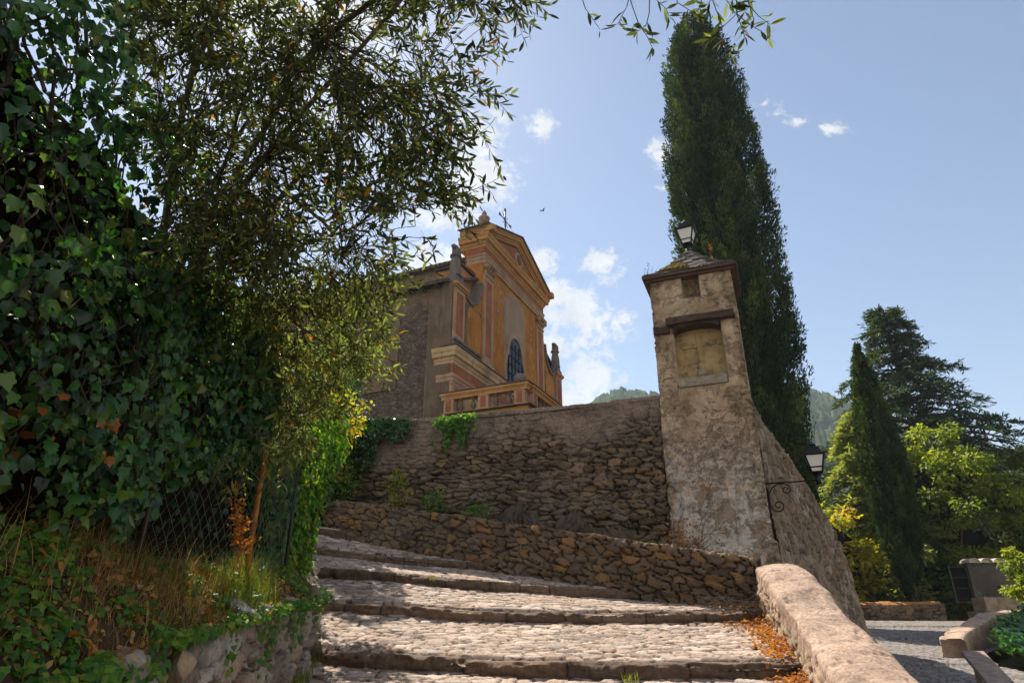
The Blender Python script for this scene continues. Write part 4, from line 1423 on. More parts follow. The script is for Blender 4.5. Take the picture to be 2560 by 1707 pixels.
for a in np.linspace(0, 2 * math.pi, 9)[:-1]:
    L_ = 0.72 if int(round(a / (math.pi / 4))) % 2 == 0 else 0.42
    mb.tube([(cu_, cy_, cc), (cu_ + L_ * math.cos(a), cy_, cc + L_ * math.sin(a))], 0.028 if L_ > 0.5 else 0.018, 4)
for a in (0, math.pi, math.pi / 2):
    ex, ez = cu_ + 0.68 * math.cos(a), cc + 0.68 * math.sin(a)
    for s_ in (-1, 1):
        pts = [(ex + 0.11 * math.cos(t) * math.cos(a) - s_ * 0.09 * math.sin(t) * math.sin(a), cy_, ez + 0.11 * math.cos(t) * math.sin(a) + s_ * 0.09 * math.sin(t) * math.cos(a)) for t in np.linspace(0, math.pi, 8)]
        mb.tube(pts, 0.02, 4)
for i in range(5):
    mb.tube([(cu_, cy_, cz + 0.15 + i * 0.1), (cu_ + 0.16, cy_, cz + 0.2 + i * 0.1)], 0.018, 4)
part('iron_cross', mb, M_IRON)

# window with a mixtilinear head
wu0, wu1, wz0, wz1 = 5.22, 7.02, 10.32, 12.75
wm = (wu0 + wu1) / 2


def window_outline(g=0.0, n=10):
    hw = (wu1 - wu0) / 2 + g
    pts = [(wm - hw - 0.10, wz0 - g), (wm - hw - 0.16, 10.9), (wm - hw - 0.10, 11.35), (wm - hw + 0.12, 11.72)]
    for t in np.linspace(math.pi, 0, n):
        pts.append((wm + (hw - 0.14) * math.cos(t), 11.85 + (wz1 - 11.85 + g) * math.sin(t)))
    pts += [(wm + hw - 0.12, 11.72), (wm + hw + 0.10, 11.35), (wm + hw + 0.16, 10.9), (wm + hw + 0.10, wz0 - g)]
    return pts


mb = MB()
o1, o2 = window_outline(0.24), window_outline(0.02)
n_ = len(o1)
for i in range(n_ - 1):
    for ya, yb in ((FW - 0.10, FW - 0.052),):
        q = [o1[i], o1[i + 1], o2[i + 1], o2[i]]
        mb.prism(q, 'y', ya, FW + 0.01)
win = part('window', mb, M_PALE)
m_, n, b = new_mat('leaded_glass')
o = n.obj()
n.put(b.inputs['Base Color'], n.ramp(n.voro(n.scale(o, (2, 2, 2)), 1.2, 'F1', 'Color'), [(0.3, (0.012, 0.016, 0.024)), (0.8, (0.035, 0.045, 0.065))]))
b.inputs['Roughness'].default_value = 0.4
b.inputs['Specular IOR Level'].default_value = 0.2
M_GLASS = m_
mb = MB()
mb.prism(window_outline(0.01), 'y', FW - 0.058, FW - 0.02)
part('pane', mb, M_GLASS, win)
mb = MB()
for u in np.linspace(wu0 + 0.1, wu1 - 0.1, 5):
    mb.tube([(u, FW - 0.075, wz0), (u, FW - 0.075, 12.4 if abs(u - wm) < 0.6 else 11.7)], 0.022, 4)
for z in (10.75, 11.2, 11.65, 12.1):
    mb.tube([(wu0 - 0.02, FW - 0.08, z), (wu1 + 0.02, FW - 0.08, z)], 0.018, 4)
part('window_bars', mb, M_IRON, win)

# lower storey: wall, red pilaster ends, big stepped cornice with broken corners
mb = MB()
mb.box((0.0, -0.10, CB - 0.4), (WR, 0.45, 9.0))
low = part('lower_front', mb, wall_paint('lower_ochre', [(0.25, (0.44, 0.27, 0.10)), (0.5, (0.56, 0.37, 0.16)), (0.75, (0.6, 0.44, 0.24))], dirt=0.35, seed=25.0))
for u in (0.02, WR - 1.15):
    mb = MB()
    mb.box((u, -0.15, CB - 0.3), (u + 1.13, -0.10, 8.5))
    lp = part('lower_pilaster', mb, M_PALE)
    mb = MB()
    mb.box((u + 0.23, -0.165, CB - 0.2), (u + 0.90, -0.14, 8.35))
    part('red_panel', mb, M_REDP, lp)
mb = MB()
moulding(mb, [(0.02, 8.42), (0.08, 8.44), (0.09, 8.56), (0.14, 8.58), (0.15, 8.72), (0.21, 8.74), (0.24, 8.86), (0.06, 8.87), (0.06, 8.94)], 0.02, WR - 0.02, -0.12, depth=0.7)
part('lower_architrave', mb, M_PALE)
mb = MB()
moulding(mb, [(0.0, 8.94), (0.07, 8.945), (0.07, 9.3), (0.0, 9.31)], 0.02, WR - 0.02, -0.12, depth=0.7)
part('lower_frieze', mb, M_REDP)
mb = MB()
moulding(mb, [(0.06, 9.3), (0.13, 9.32), (0.15, 9.42), (0.22, 9.46), (0.26, 9.56), (0.44, 9.60), (0.46, 9.74), (0.54, 9.80), (0.58, 9.92), (0.58, 9.97)], 0.02, WR - 0.02, -0.12, depth=0.85)
lc = part('lower_cornice', mb, M_CREAM_DIRTY)
mb = MB()
u = -0.32
while u < WR + 0.3:
    ww = random.uniform(0.25, 0.6)
    mb.box((u, -0.46, 9.975), (u + ww - 0.015, 0.3, 10.02 + random.uniform(0, 0.025)), 1.0, 0.008)
    u += ww
part('cornice_slates', mb, M_ROOFT, lc)
mb = MB()
mb.box((0.0, -0.16, 9.98), (C0 - 0.2, 0.3, 10.36))
mb.box((C1 + 0.2, -0.16, 9.98), (WR, 0.3, 10.36))
mb.box((-0.04, -0.22, 10.362), (C0 - 0.25, 0.3, 10.45))
mb.box((C1 + 0.25, -0.22, 10.362), (WR + 0.06, 0.3, 10.45))
mb.box((C0 + 1.2, -0.25, 9.98), (C1 - 1.2, 0.3, 10.22))
part('upper_plinth', mb, M_STATUE)

# portico in front with a balustraded terrace
PD = -3.55
portico = thing('portico', (0, 0, 0))
portico.parent = church
mb = MB()
mb.box((-0.1, PD + 0.22, CB - 0.4), (WR - 0.05, -0.26, 6.8))
pb = part('portico_wall', mb, M_OCHRE, portico)
mb = MB()
moulding(mb, [(0.0, 6.55), (0.06, 6.58), (0.08, 6.72), (0.16, 6.76), (0.18, 6.86), (0.26, 6.90), (0.30, 7.02), (0.30, 7.06), (0.0, 7.08)], -0.1, WR - 0.05, PD + 0.22, depth=3.2)
part('terrace_cornice', mb, M_CREAM, portico)
mb = MB()
u = -0.30
for (a, b, n_) in (((-0.42, PD - 0.10), (WR + 0.27, PD - 0.10), 28),):
    for i in range(n_):
        f, g = i / n_, (i + 1) / n_ - 0.002
        mb.box((a[0] + (b[0] - a[0]) * f, PD - 0.12, 7.062), (a[0] + (b[0] - a[0]) * g, PD + 0.5, 7.09 + random.uniform(0, .02)))
for i in range(9):
    y = PD + 0.51 + i * 0.33
    mb.box((-0.43, y, 7.062), (0.35, y + 0.325, 7.09 + random.uniform(0, .02)))
    mb.box((WR - 0.35, y, 7.062), (WR + 0.28, y + 0.325, 7.09 + random.uniform(0, .02)))
part('terrace_slates', mb, M_ROOFT, portico)


def balustrade(p0, p1, npan, name):
    p0, p1 = Vector((*p0, 0)), Vector((*p1, 0))
    d = (p1 - p0)
    L = d.length
    d.normalize()
    s = Vector((-d.y, d.x, 0))
    root = thing(name, (0, 0, 0))
    root.parent = church

    def obox(mb, a, b, wd, z0, z1):
        q0, q1 = p0 + d * a, p0 + d * b
        v = []
        for z in (z0, z1):
            v += [(*(q0 - s * wd)[:2], z), (*(q1 - s * wd)[:2], z), (*(q1 + s * wd)[:2], z), (*(q0 + s * wd)[:2], z)]
        mb.add(v, [(3, 2, 1, 0), (4, 5, 6, 7), (0, 1, 5, 4), (1, 2, 6, 5), (2, 3, 7, 6), (3, 0, 4, 7)])
    mb = MB()
    obox(mb, -0.12, L + 0.12, 0.17, 7.80, 7.86)
    obox(mb, -0.16, L + 0.16, 0.21, 7.862, 7.96)
    obox(mb, -0.10, L + 0.10, 0.15, 7.70, 7.798)
    r_ = part('rail', mb, M_CREAM, root)
    mb = MB()
    t = -0.2
    while t < L + 0.2:
        ww = random.uniform(0.3, 0.55)
        obox(mb, t, min(t + ww - 0.01, L + 0.2), 0.24, 7.962, 7.99 + random.uniform(0, .02))
        t += ww
    part('rail_slates', mb, M_ROOFT, root)
    mb = MB()
    obox(mb, -0.08, L + 0.08, 0.14, 7.09, 7.17)
    part('bottom_rail', mb, M_CREAM, root)
    pw = 0.42
    piers = [0.0 + (L - pw) * i / npan for i in range(npan + 1)]
    for a in piers:
        mb = MB()
        obox(mb, a, a + pw, 0.13, 7.171, 7.699)
        pr_ = part('pier', mb, M_PALE, root)
        mb = MB()
        obox(mb, a + 0.1, a + pw - 0.1, 0.145, 7.22, 7.65)
        part('red_panel', mb, M_REDP, root)
    for i in range(npan):
        a, b = piers[i] + pw, piers[i + 1]
        nb = max(2, int((b - a) / 0.36))
        for k in range(nb):
            c = p0 + d * (a + (b - a) * (k + 0.5) / nb)
            mb = MB()
            mb.lathe([(0.10, 7.171), (0.10, 7.2), (0.06, 7.22), (0.085, 7.28), (0.125, 7.36), (0.115, 7.43), (0.07, 7.54), (0.055, 7.61), (0.09, 7.64), (0.10, 7.67), (0.10, 7.699)], (c.x, c.y, 0), 8)
            part('baluster', mb, M_GREYST, root)


balustrade((-0.12, 0.05), (-0.12, PD + 0.18), 2, 'side_balustrade')
balustrade((-0.12 + 0.38, PD + 0.18), (WR - 0.14, PD + 0.18), 4, 'front_balustrade')
mb = MB()
mb.lathe([(0.13, 7.99), (0.08, 8.06), (0.17, 8.12), (0.235, 8.22), (0.25, 8.30), (0.235, 8.40), (0.16, 8.5), (0.05, 8.55)], (0.30, PD + 0.6, 0), 14)
part('stone_ball', mb, M_STATUE, portico)

# ================================================================== GROUND, LANE, RIGHT SIDE, HILLS
M_LANE = rubble('lane_cobbles', [(0.17, 0.155, 0.15), (0.24, 0.22, 0.21), (0.13, 0.12, 0.12), (0.27, 0.25, 0.235)], (0.07, 0.06, 0.05), stain=0.2, bump=0.5)
M_GRASSY = simple('dry_turf', (0.10, 0.095, 0.035), 0.95, var=0.5, scale=3.0, bump=0.9, bs=30)


def ground_sheet(name, x0, x1, y0, y1, res, zf, mat, kind='structure', clip=None):
    nx, ny = int((x1 - x0) / res) + 1, int((y1 - y0) / res) + 1
    X, Y = np.meshgrid(np.linspace(x0, x1, nx), np.linspace(y0, y1, ny), indexing='ij')
    Z = zf(X, Y)
    F = grid_faces(nx, ny)
    if clip is not None:
        ok = clip(X, Y).ravel()
        F = F[ok[F].all(1)]
    o = np_mesh(name, np.stack([X, Y, Z], -1), [F], mat, None, True)
    return tag(o, kind=kind)


sl = np.array(SLOPE)


def terrace_z(X, Y):
    """upper terrace behind the tall wall and the buttress wall"""
    p0 = np.array((4.3, 11.0))
    e = np.array((0.62, 0.785))
    s = (X - p0[0]) * e[0] + (Y - p0[1]) * e[1]
    q = -(X - p0[0]) * e[1] + (Y - p0[1]) * e[0]
    zt = np.interp(s, [-2, 0, 2, 3.5, 4.4, 4.9, 9], [3.3, 2.8, 1.9, 1.0, 0.3, -0.9, -1.2])
    z = zt + 0.75 * np.clip(q - 0.5, 0, 99) - 0.5
    z = np.minimum(z, 3.25)
    z = np.where(q < 0.1, -1.2 + 0 * X, z)
    up = np.clip((Y - 11 + 0.39 * X) / 14.0, 0, 1) * 0.0
    return z + up + 0.12 * (fbm(X * 0.6, Y * 0.6, 101, 4) - 0.5)


tn = np.array((math.sin(-T_ANG), math.cos(-T_ANG)))      # into the oratory front


def behind(X, Y):
    d = (X - T_ORG[0]) * tn[0] + (Y - T_ORG[1]) * tn[1]
    return d > 0.35


ground_sheet('terrace_ground', -30, 12, 9, 60, 0.4, terrace_z, M_GRASSY, clip=behind)

# planting bed between the low wall and the tall wall
la, lb = np.array(LOW[0][:3]), np.array(LOW[-1][:3])
nb_ = 110
bedV = []
for i in range(nb_):
    f = i / (nb_ - 1)
    a = np.array([np.interp(f, np.linspace(0, 1, len(LOW)), [p[k] for p in LOW]) for k in range(3)])
    b = np.array(tw(0.6 - 9.5 * f, 0.25))
    b[2] = np.interp(f, [0, 0.3, 0.6, 1], [0.98, 1.25, 1.75, 2.5])
    a2 = a + np.array((0.10, 0.2, -0.07))
    for j in range(22):
        g = j / 21
        p = a2 * (1 - g) + b * g
        p[2] += 0.10 * (float(fbm(np.array([p[0] * 2.5]), np.array([p[1] * 2.5]), 7, 4)[0]) - 0.5)
        bedV.append(p)
tag(np_mesh('bed_soil', bedV, [grid_faces(nb_, 22)], M_EARTH, None, True), kind='structure')


# the lane on the right, rising gently away from the camera
def lane_z(X, Y):
    return np.interp(Y, [0, 5, 9.5, 11, 12.5, 17, 24, 26], [-2.0, -1.5, -1.06, -0.94, -0.82, -0.52, -0.17, -0.15])


LN = [(2.0, 5.2, 0.0), (3.4, 6.6, 3.0), (4.6, 7.4, 6.0), (5.4, 7.6, 9.0), (6.4, 7.9, 12.5), (6.9, 8.3, 13.6), (8.4, 11.6, 17.0), (11.2, 16.8, 24.0), (11.4, 17.2, 25.0)]
lv, lattr = [], []
ny, nx = 560, 130
yy_ = np.linspace(1.0, 24.9, ny)
x0s = np.interp(yy_, [l[2] for l in LN], [l[0] - 1.2 for l in LN])
x1s = np.interp(yy_, [l[2] for l in LN], [l[1] + 0.6 for l in LN])
f = np.linspace(0, 1, nx)[None, :]
X = x0s[:, None] * (1 - f) + x1s[:, None] * f
Y = np.repeat(yy_[:, None], nx, 1)
Z = lane_z(X, Y)
for y_s in (6.2, 9.3, 12.55, 17.05, 21.4):
    Z = Z + 0.05 * sstep(y_s - 0.03, y_s + 0.03, Y + 0.05 * (X - 8)) - 0.05 * np.clip((Y + 0.05 * (X - 8) - y_s) / 4.0, 0, 1) * (Y + 0.05 * (X - 8) > y_s)
e, ra, rb, ox, oy = stones(X, Y, 0.15, 0.09, 140, warp=0.5)
Z += 0.018 * (sstep(0, 0.3, e) * (0.5 + rb) - 0.7) + 0.04 * (fbm(X * 0.8, Y * 0.8, 141, 3) - 0.5)
tag(np_mesh('lane', np.stack([X, Y, Z], -1), [grid_faces(ny, nx)], M_LANE, {'rnd': ra, 'joint': sstep(0.02, 0.2, e), 'plas': ra * 0}, True), kind='structure')

# garden terrace beyond the lane, falling away into the valley
ground_sheet('garden_ground', 8, 44, 24.9, 60, 0.5, lambda X, Y: 0.42 - 0.10 * np.clip(Y - 34, 0, 99) - 0.12 * np.clip(14 - X, 0, 99) + 0.12 * (fbm(X * 0.5, Y * 0.5, 103, 4) - 0.5), M_GRASSY)
ground_sheet('valley_ground', -400, 700, -60, 900, 14.0, lambda X, Y: -9.0 + 2 * (fbm(X * 0.02, Y * 0.02, 104, 4) - 0.5) + 0 * X - 2.0, M_GRASSY)
# a bank below and to the right of the lane so that the parapets stand on something
ground_sheet('bank_ground', 5.5, 30, 2, 24.6, 0.5, lambda X, Y: lane_z(X, Y) - 0.15 - 0.30 * np.clip(X - np.interp(Y, [l[2] for l in LN], [l[1] for l in LN]) - 0.6, 0, 99) ** 0.9 - 0.1 * fbm(X, Y, 105, 3), M_GRASSY)
# ground of the olive terrace on the left, held by the field-stone wall
def edge_x(Y):
    return np.interp(Y, [0, 2.4, 4, 5.2, 6.8, 7.3, 8.6, 10, 11.2, 12.3, 16], [-1.62, -1.68, -1.76, -1.82, -1.96, -2.10, -2.46, -3.05, -3.5, -3.9, -5.4])


def left_z(X, Y):
    edge = np.interp(Y, [1, 2.4, 3.2, 4, 5.2, 6.8, 8.5, 10, 12, 14], [-.55, -.30, -.14, -.06, 0.02, 0.12, 0.45, 0.95, 1.5, 2.1])
    q = np.clip(edge_x(Y) - 0.03 - X, 0, 99)
    z = edge + np.interp(Y, [3.0, 4.0], [0.60, 0.40]) * (1 - np.exp(-q / 0.28)) + np.interp(Y, [3.0, 4.0], [0.10, 0.0]) * q
    return z + 0.10 * (fbm(X * 3, Y * 3, 106, 4) - 0.5)


ground_sheet('olive_terrace_ground', -14, -1.55, 0.3, 16, 0.09, left_z, M_EARTH, clip=lambda X, Y: X < edge_x(Y) + 0.03 + 0.02 * np.sin(Y * 5))
ground_sheet('near_ground', -8, 6, -14, 1.3, 0.4, lambda X, Y: -1.75 + 0.16 * (Y - 1.0) + 0.0 * X + 0.05 * (fbm(X, Y, 108, 3) - 0.5), M_EARTH)

# field-stone wall on the left, holding the bank
DRY = [(-1.62, 1.0, -0.62, -1.5), (-1.66, 2.4, -0.34, -1.3), (-1.72, 3.2, -0.17, -1.15), (-1.77, 4.0, -0.08, -1.05), (-1.82, 5.2, 0.02, -0.9), (-1.94, 6.6, 0.10, -0.6), (-2.13, 7.4, 0.22, -0.4), (-2.48, 8.6, 0.45, 0.0), (-3.07, 10.0, 0.9, 0.4), (-3.6, 11.3, 1.3, 0.8)]
dry = wall_sheet('field_stone_wall', DRY[::1], 0.30, M_DRY, 0.12, res=0.018, sw=0.22, sh=0.17, seed=205, warp=0.7, jit=0.95, p=2.2, back_h=0.3, wavy=0.07,
                 plaster=lambda U, S, W: 0 * U, top_relief=0.8, loc=(-1.8, 4.5, -0.6))
tag(dry, 'rough field stone wall holding the overgrown bank beside the steps', 'wall')


def boulder(name, loc, size, rot, mat, seed, label, ang=0.35):
    bm = bmesh.new()
    bmesh.ops.create_icosphere(bm, subdivisions=4, radius=1.0)
    rs = random.Random(seed)
    cuts = [(Vector((rs.gauss(0, 1), rs.gauss(0, 1), rs.gauss(0, 1))).normalized(), rs.uniform(0.40, 0.75)) for _ in range(12)]
    for v in bm.verts:
        p = v.co.copy()
        for n_, d_ in cuts:
            k = p.dot(n_) - d_
            if k > 0:
                p -= n_ * k * 0.92
        nn_ = 0.06 * (float(fbm(np.array([p.x * 3 + seed]), np.array([p.y * 3 + p.z * 2]), seed, 4)[0]) - 0.5)
        v.co = Vector((p.x * size[0], p.y * size[1], p.z * size[2])) * (1 + nn_ * 2)
    me = bpy.data.meshes.new(name)
    bm.to_mesh(me)
    bm.free()
    me.materials.append(mat)
    o = bpy.data.objects.new(name, me)
    COL.objects.link(o)
    o.location = loc
    o.rotation_euler = rot
    return tag(o, label, 'stone')


M_BOULD = simple('pale_boulder', (0.30, 0.27, 0.25), 0.9, var=0.6, scale=9, bump=0.9, bs=28)
M_TAN = simple('tan_block', (0.30, 0.22, 0.155), 0.9, var=0.45, scale=9, bump=0.8, bs=34)
boulder('boulder', tuple(at(318, 1648, 3.15)), (0.13, 0.10, 0.07), (0.1, 0.25, 0.2), M_BOULD, 3, 'large pale grey boulder lying at the foot of the ivy bank')
boulder('stone_block', tuple(at(452, 1665, 3.55)), (0.085, 0.08, 0.14), (0.0, 0.05, 0.3), M_TAN, 8, 'upright tan stone block beside the pale boulder')
boulder('flat_stone', tuple(at(600, 1525, 4.6)), (0.17, 0.10, 0.07), (0.0, 0.15, 0.9), M_BOULD, 12, 'flat grey stone on top of the field stone wall')
boulder('grey_stone', tuple(at(735, 1540, 6.4)), (0.12, 0.10, 0.06), (0.1, 0.0, 0.5), M_BOULD, 17, 'small pale stone at the wall top nearest the steps')

# low wall at the far end of the lane with a cushion of orange needles on top
fw = wall_sheet('boundary_wall', [(11.3, 24.9, 0.33, -0.4), (13.5, 24.7, 0.36, -0.4), (15.35, 24.5, 0.38, -0.4)], 0.45, M_TALL, 0.06, res=0.035, sw=0.30, sh=0.12, seed=31, back_h=0.4, loc=(13.3, 24.7, 0))
tag(fw, 'low rubble wall closing the far end of the lane', 'wall')
M_NEEDLE = simple('orange_needles', (0.36, 0.16, 0.05), 0.95, var=0.4, scale=12, bump=0.8, bs=80)
nxx, nyy = 90, 20
X, Y = np.meshgrid(np.linspace(11.5, 15.3, nxx), np.linspace(0, 1, nyy), indexing='ij')
Yw = 24.95 - 0.1 * (X - 11.3) + 0.55 * Y
Z = 0.36 + 0.10 * np.sin(np.pi * Y) * (0.5 + fbm(X * 2.5, Y * 3, 111, 4)) * sstep(11.5, 12.4, X) + 0.012
tag(np_mesh('fallen_needles', np.stack([X, Yw, Z], -1), [grid_faces(nxx, nyy)], M_NEEDLE, None, True), 'orange fallen needles heaped on the low far wall', 'needles', kind='stuff')

# grey washhouse-like fountain with a tiled top and a stone trough
M_CONC = wall_paint('stained_concrete', [(0.25, (0.055, 0.048, 0.044)), (0.5, (0.09, 0.08, 0.072)), (0.75, (0.14, 0.125, 0.11))], peel=(0.30, 0.27, 0.25), peel_amt=0.4, dirt=0.7, scale=1.6, seed=31.0)
M_TROUGH = simple('trough_stone', (0.30, 0.23, 0.16), 0.9, var=0.4, scale=5, bump=0.7)
M_TILE = simple('pale_clay_tiles', (0.40, 0.33, 0.28), 0.85, var=0.35, scale=9, bump=0.4)
fa = at(2395, 1490, 24.6)
fz = 0.62
fo = thing('fountain', (16.55, 24.6, -0.15), 'grey stained wall fountain with a tiled top and a stone trough', 'fountain', R(-4))
mb = MB()
mb.box((0, 0, 0.75), (1.75, 0.28, 1.92), 0.97, 0.01)
mb.build('back_slab', M_CONC, fo, bevel=0.02)
mb = MB()
for i in range(4):
    cx_ = 0.22 + i * 0.435
    pts = []
    n_ = 10
    for k in range(n_ + 1):
        a = math.pi * k / n_
        pts.append((cx_ - 0.205 * math.cos(a), 1.93 + 0.16 * math.sin(a)))
    inner = [(cx_ + (x - cx_) * 0.82, 1.93 + (z - 1.93) * 0.80) for x, z in pts]
    mb.prism(pts + inner[::-1], 'y', -0.14, 0.45)
    mb.prism(inner, 'y', -0.10, 0.40)
mb.build('tile_coping', M_TILE, fo)
mb = MB()
poly = [(0.0, 0.75), (1.75, 0.75)] + [(1.75 - 1.75 * t, 0.75 + 0.17 * math.exp(-((t - 0.5) / 0.26) ** 2) + 0.02) for t in np.linspace(0, 1, 16)]
mb.prism(poly, 'y', -0.10, 0.02)
mb.build('worn_apron', M_CONC, fo)
mb = MB()
mb.tube([(0.86, -0.02, 1.12), (0.86, -0.2, 1.10), (0.86, -0.24, 1.04)], 0.025, 8)
mb.build('spout', M_IRON, fo)
mb = MB()
mb.box((-0.25, -0.75, 0.0), (2.05, 0.3, 0.30))
mb.box((-0.12, -0.68, 0.302), (1.95, -0.52, 0.75))
mb.box((-0.12, -0.518, 0.302), (0.02, 0.1, 0.75))
mb.box((1.81, -0.518, 0.302), (1.95, 0.1, 0.75))
mb.box((0.022, -0.518, 0.302), (1.808, 0.1, 0.62))
mb.build('trough', M_TROUGH, fo, bevel=0.02)
M_DARK = simple('shade_sheet', (0.012, 0.011, 0.011), 1.0, spec=0.0)  # black sheet standing in for the dark space behind the bars
# dark rail panels either side of the fountain
def rail_panel(loc, wid, hgt, rz, label, nr=4):
    r_ = thing('railing', loc, label, 'railing', rz, group='dark railings by the fountain')
    for x_ in (0.0, wid):
        mb = MB()
        mb.box((x_ - 0.03, -0.03, 0), (x_ + 0.03, 0.03, hgt))
        mb.build('post', M_PIPE, r_)
    for i in range(nr):
        z = 0.12 + (hgt - 0.18) * i / (nr - 1)
        mb = MB()
        mb.tube([(0.03, 0, z), (wid - 0.03, 0, z)], 0.018, 6)
        mb.build('rail', M_PIPE, r_)
    mb = MB()
    mb.box((0.032, 0.02, 0.06), (wid - 0.032, 0.03, hgt - 0.02))
    mb.build('panel', M_DARK, r_)
    return r_


rail_panel((15.95, 24.75, 0.45), 0.60, 1.25, R(-3), 'dark narrow rail panel left of the fountain')
rail_panel((18.6, 24.9, 0.6), 3.2, 1.2, R(8), 'long dark rail panel right of the fountain', 3)

# curved parapet on the lane's outer side, with a hedge behind
RP = [(8.10, 13.4, -0.45, -1.3), (8.2, 13.6, -0.43, -1.3), (8.95, 14.5, -0.33, -1.2), (9.93, 15.5, -0.2, -1.1), (11.0, 16.6, -0.05, -0.9), (12.26, 18.0, 0.04, -0.8), (14.0, 19.2, 0.10, -0.7), (16.5, 20.4, 0.15, -0.7)]
rp = wall_sheet('curved_parapet', RP[::-1], 0.42, M_PARA, 0.04, res=0.035, sw=0.16, sh=0.11, seed=41, plaster=lambda U, S, W: np.clip((1 - W) + 0.6 * sstep(0.45, 0.6, fbm(U * 2, S * 2, 42, 4)), 0, 1), back_h=0.9,
                wavy=0.04, round_top=True, loc=(11, 17, -0.8), top_relief=0.1)
tag(rp, 'curved stone parapet on the outer side of the lane', 'wall')
# grey timber handrail at the lower right
M_TIMBER = simple('grey_timber', (0.24, 0.18, 0.15), 0.8, var=0.35, scale=7, bump=0.5)
hr = thing('timber_rail', tuple(at(2440, 1690, 9.6)), 'weathered grey timber handrail at the lane edge', 'handrail', R(-62))
pa, pb_ = Vector(at(2432, 1632, 10.3)), Vector(at(2560, 1775, 7.6))
mb = MB()
d_ = (pb_ - pa)
s_ = d_.cross(Vector((0, 0, 1))).normalized()
up = s_.cross(d_).normalized()


def beam(mb, a, b, wd, th):
    v = []
    for q in (a, b):
        v += [q - s_ * wd - up * th, q + s_ * wd - up * th, q + s_ * wd + up * th, q - s_ * wd + up * th]
    mb.add(v, [(0, 1, 2, 3), (7, 6, 5, 4), (0, 4, 5, 1), (1, 5, 6, 2), (2, 6, 7, 3), (3, 7, 4, 0)])


hr.rotation_euler = (0, 0, 0)
beam(mb, pa, pb_, 0.14, 0.035)
mb.build('top_board', M_TIMBER, hr, bevel=0.01, loc=tuple(hr.location)).location = (0, 0, 0)
for q in (0.12, 0.62):
    c = pa + d_ * q
    mb = MB()
    mb.box((c.x - 0.06, c.y - 0.06, c.z - 1.3), (c.x + 0.06, c.y + 0.06, c.z - 0.04))
    mb.build('post', M_TIMBER, hr, bevel=0.01, loc=tuple(hr.location)).location = (0, 0, 0)
mb = MB()
beam(mb, pa - Vector((0, 0, 0.5)) + s_ * 0.0, pb_ - Vector((0, 0, 0.5)), 0.035, 0.09)
mb.build('lower_board', M_TIMBER, hr, bevel=0.01, loc=tuple(hr.location)).location = (0, 0, 0)


# ------------------------------------------------------------------ hills
def hill_mat():
    m, n, b = new_mat('forested_hill')
    o = n.obj()
    wood = n.ramp(n.noise(o, 0.05, 8, 0.7), [(0.3, (0.018, 0.034, 0.012)), (0.5, (0.045, 0.075, 0.022)), (0.7, (0.10, 0.13, 0.04))])
    rock = n.ramp(n.noise(o, 0.08, 8, 0.75), [(0.35, (0.20, 0.17, 0.14)), (0.65, (0.42, 0.38, 0.33))])
    rk = n.rng(n.noise(n.vmath('ADD', n.scale(o, (1, 1, 0.6)), (37.0, 0, 0)), 0.011, 7, 0.66, 0.5), 0.585, 0.66)
    col = n.mix(rk, wood, rock)
    n.put(b.inputs['Base Color'], col)
    b.inputs['Roughness'].default_value = 1.0
    b.inputs['Specular IOR Level'].default_value = 0.0
    n.put(b.inputs['Normal'], n.bump(n.noise(o, 0.10, 6, 0.7), 0.9, 6.0))
    return m


M_HILL = hill_mat()


def hill(name, az_list, r0, r1, seed, n_az=520, n_r=170):
    """ridge seen from the valley: az_list = [(x/y direction, z/y elevation of the crest)...], rising from r0 to the crest at r1"""
    a = np.linspace(az_list[0][0], az_list[-1][0], n_az)
    el = np.interp(a, [q[0] for q in az_list], [q[1] for q in az_list])
    f = np.linspace(0, 1.6, n_r)
    A, Fq = np.meshgrid(a, f, indexing='ij')
    Yd = r0 + (r1 - r0) * Fq
    X = A * Yd
    crest = np.interp(A, [q[0] for q in az_list], [q[1] for q in az_list]) * r1
    prof = np.where(Fq < 1, sstep(-0.35, 1.0, Fq), 1 - 0.6 * (Fq - 1))
    prof = (prof - sstep(-0.35, 1.0, np.array(0.0))) / (1 - sstep(-0.35, 1.0, np.array(0.0)))
    Z = -14 + (crest + 14) * prof
    Z += (fbm(X * 0.012, Yd * 0.012, seed, 5) - 0.5) * 55 * prof * np.clip(1.15 - Fq, 0.12, 1)
    e, ra, rb, ox, oy = stones(X, Yd, 5.5, 5.5, seed + 3, warp=0.6, jit=0.95, p=2)
    Z += 5.0 * sstep(0, 0.5, e) * (0.4 + rb) * np.clip(prof * 3, 0, 1)
    o = np_mesh(name, np.stack([X, Yd, Z], -1), [grid_faces(n_az, n_r)], M_HILL, None, True)
    return tag(o, kind='structure')


hill('hill', [(0.02, 0.10), (0.09, 0.25), (0.13, 0.288), (0.17, 0.315), (0.20, 0.316), (0.235, 0.305), (0.30, 0.28), (0.36, 0.30), (0.42, 0.325), (0.47, 0.318), (0.51, 0.305), (0.56, 0.285), (0.62, 0.26), (0.70, 0.24), (0.78, 0.215), (0.86, 0.22), (1.0, 0.25), (1.15, 0.2)], 170, 520, 301)

# ================================================================== VEGETATION
def unit(v):
    return v / np.maximum(np.linalg.norm(v, axis=-1, keepdims=True), 1e-9)


def rand_dir(n):
    return unit(RNG.normal(size=(n, 3)))


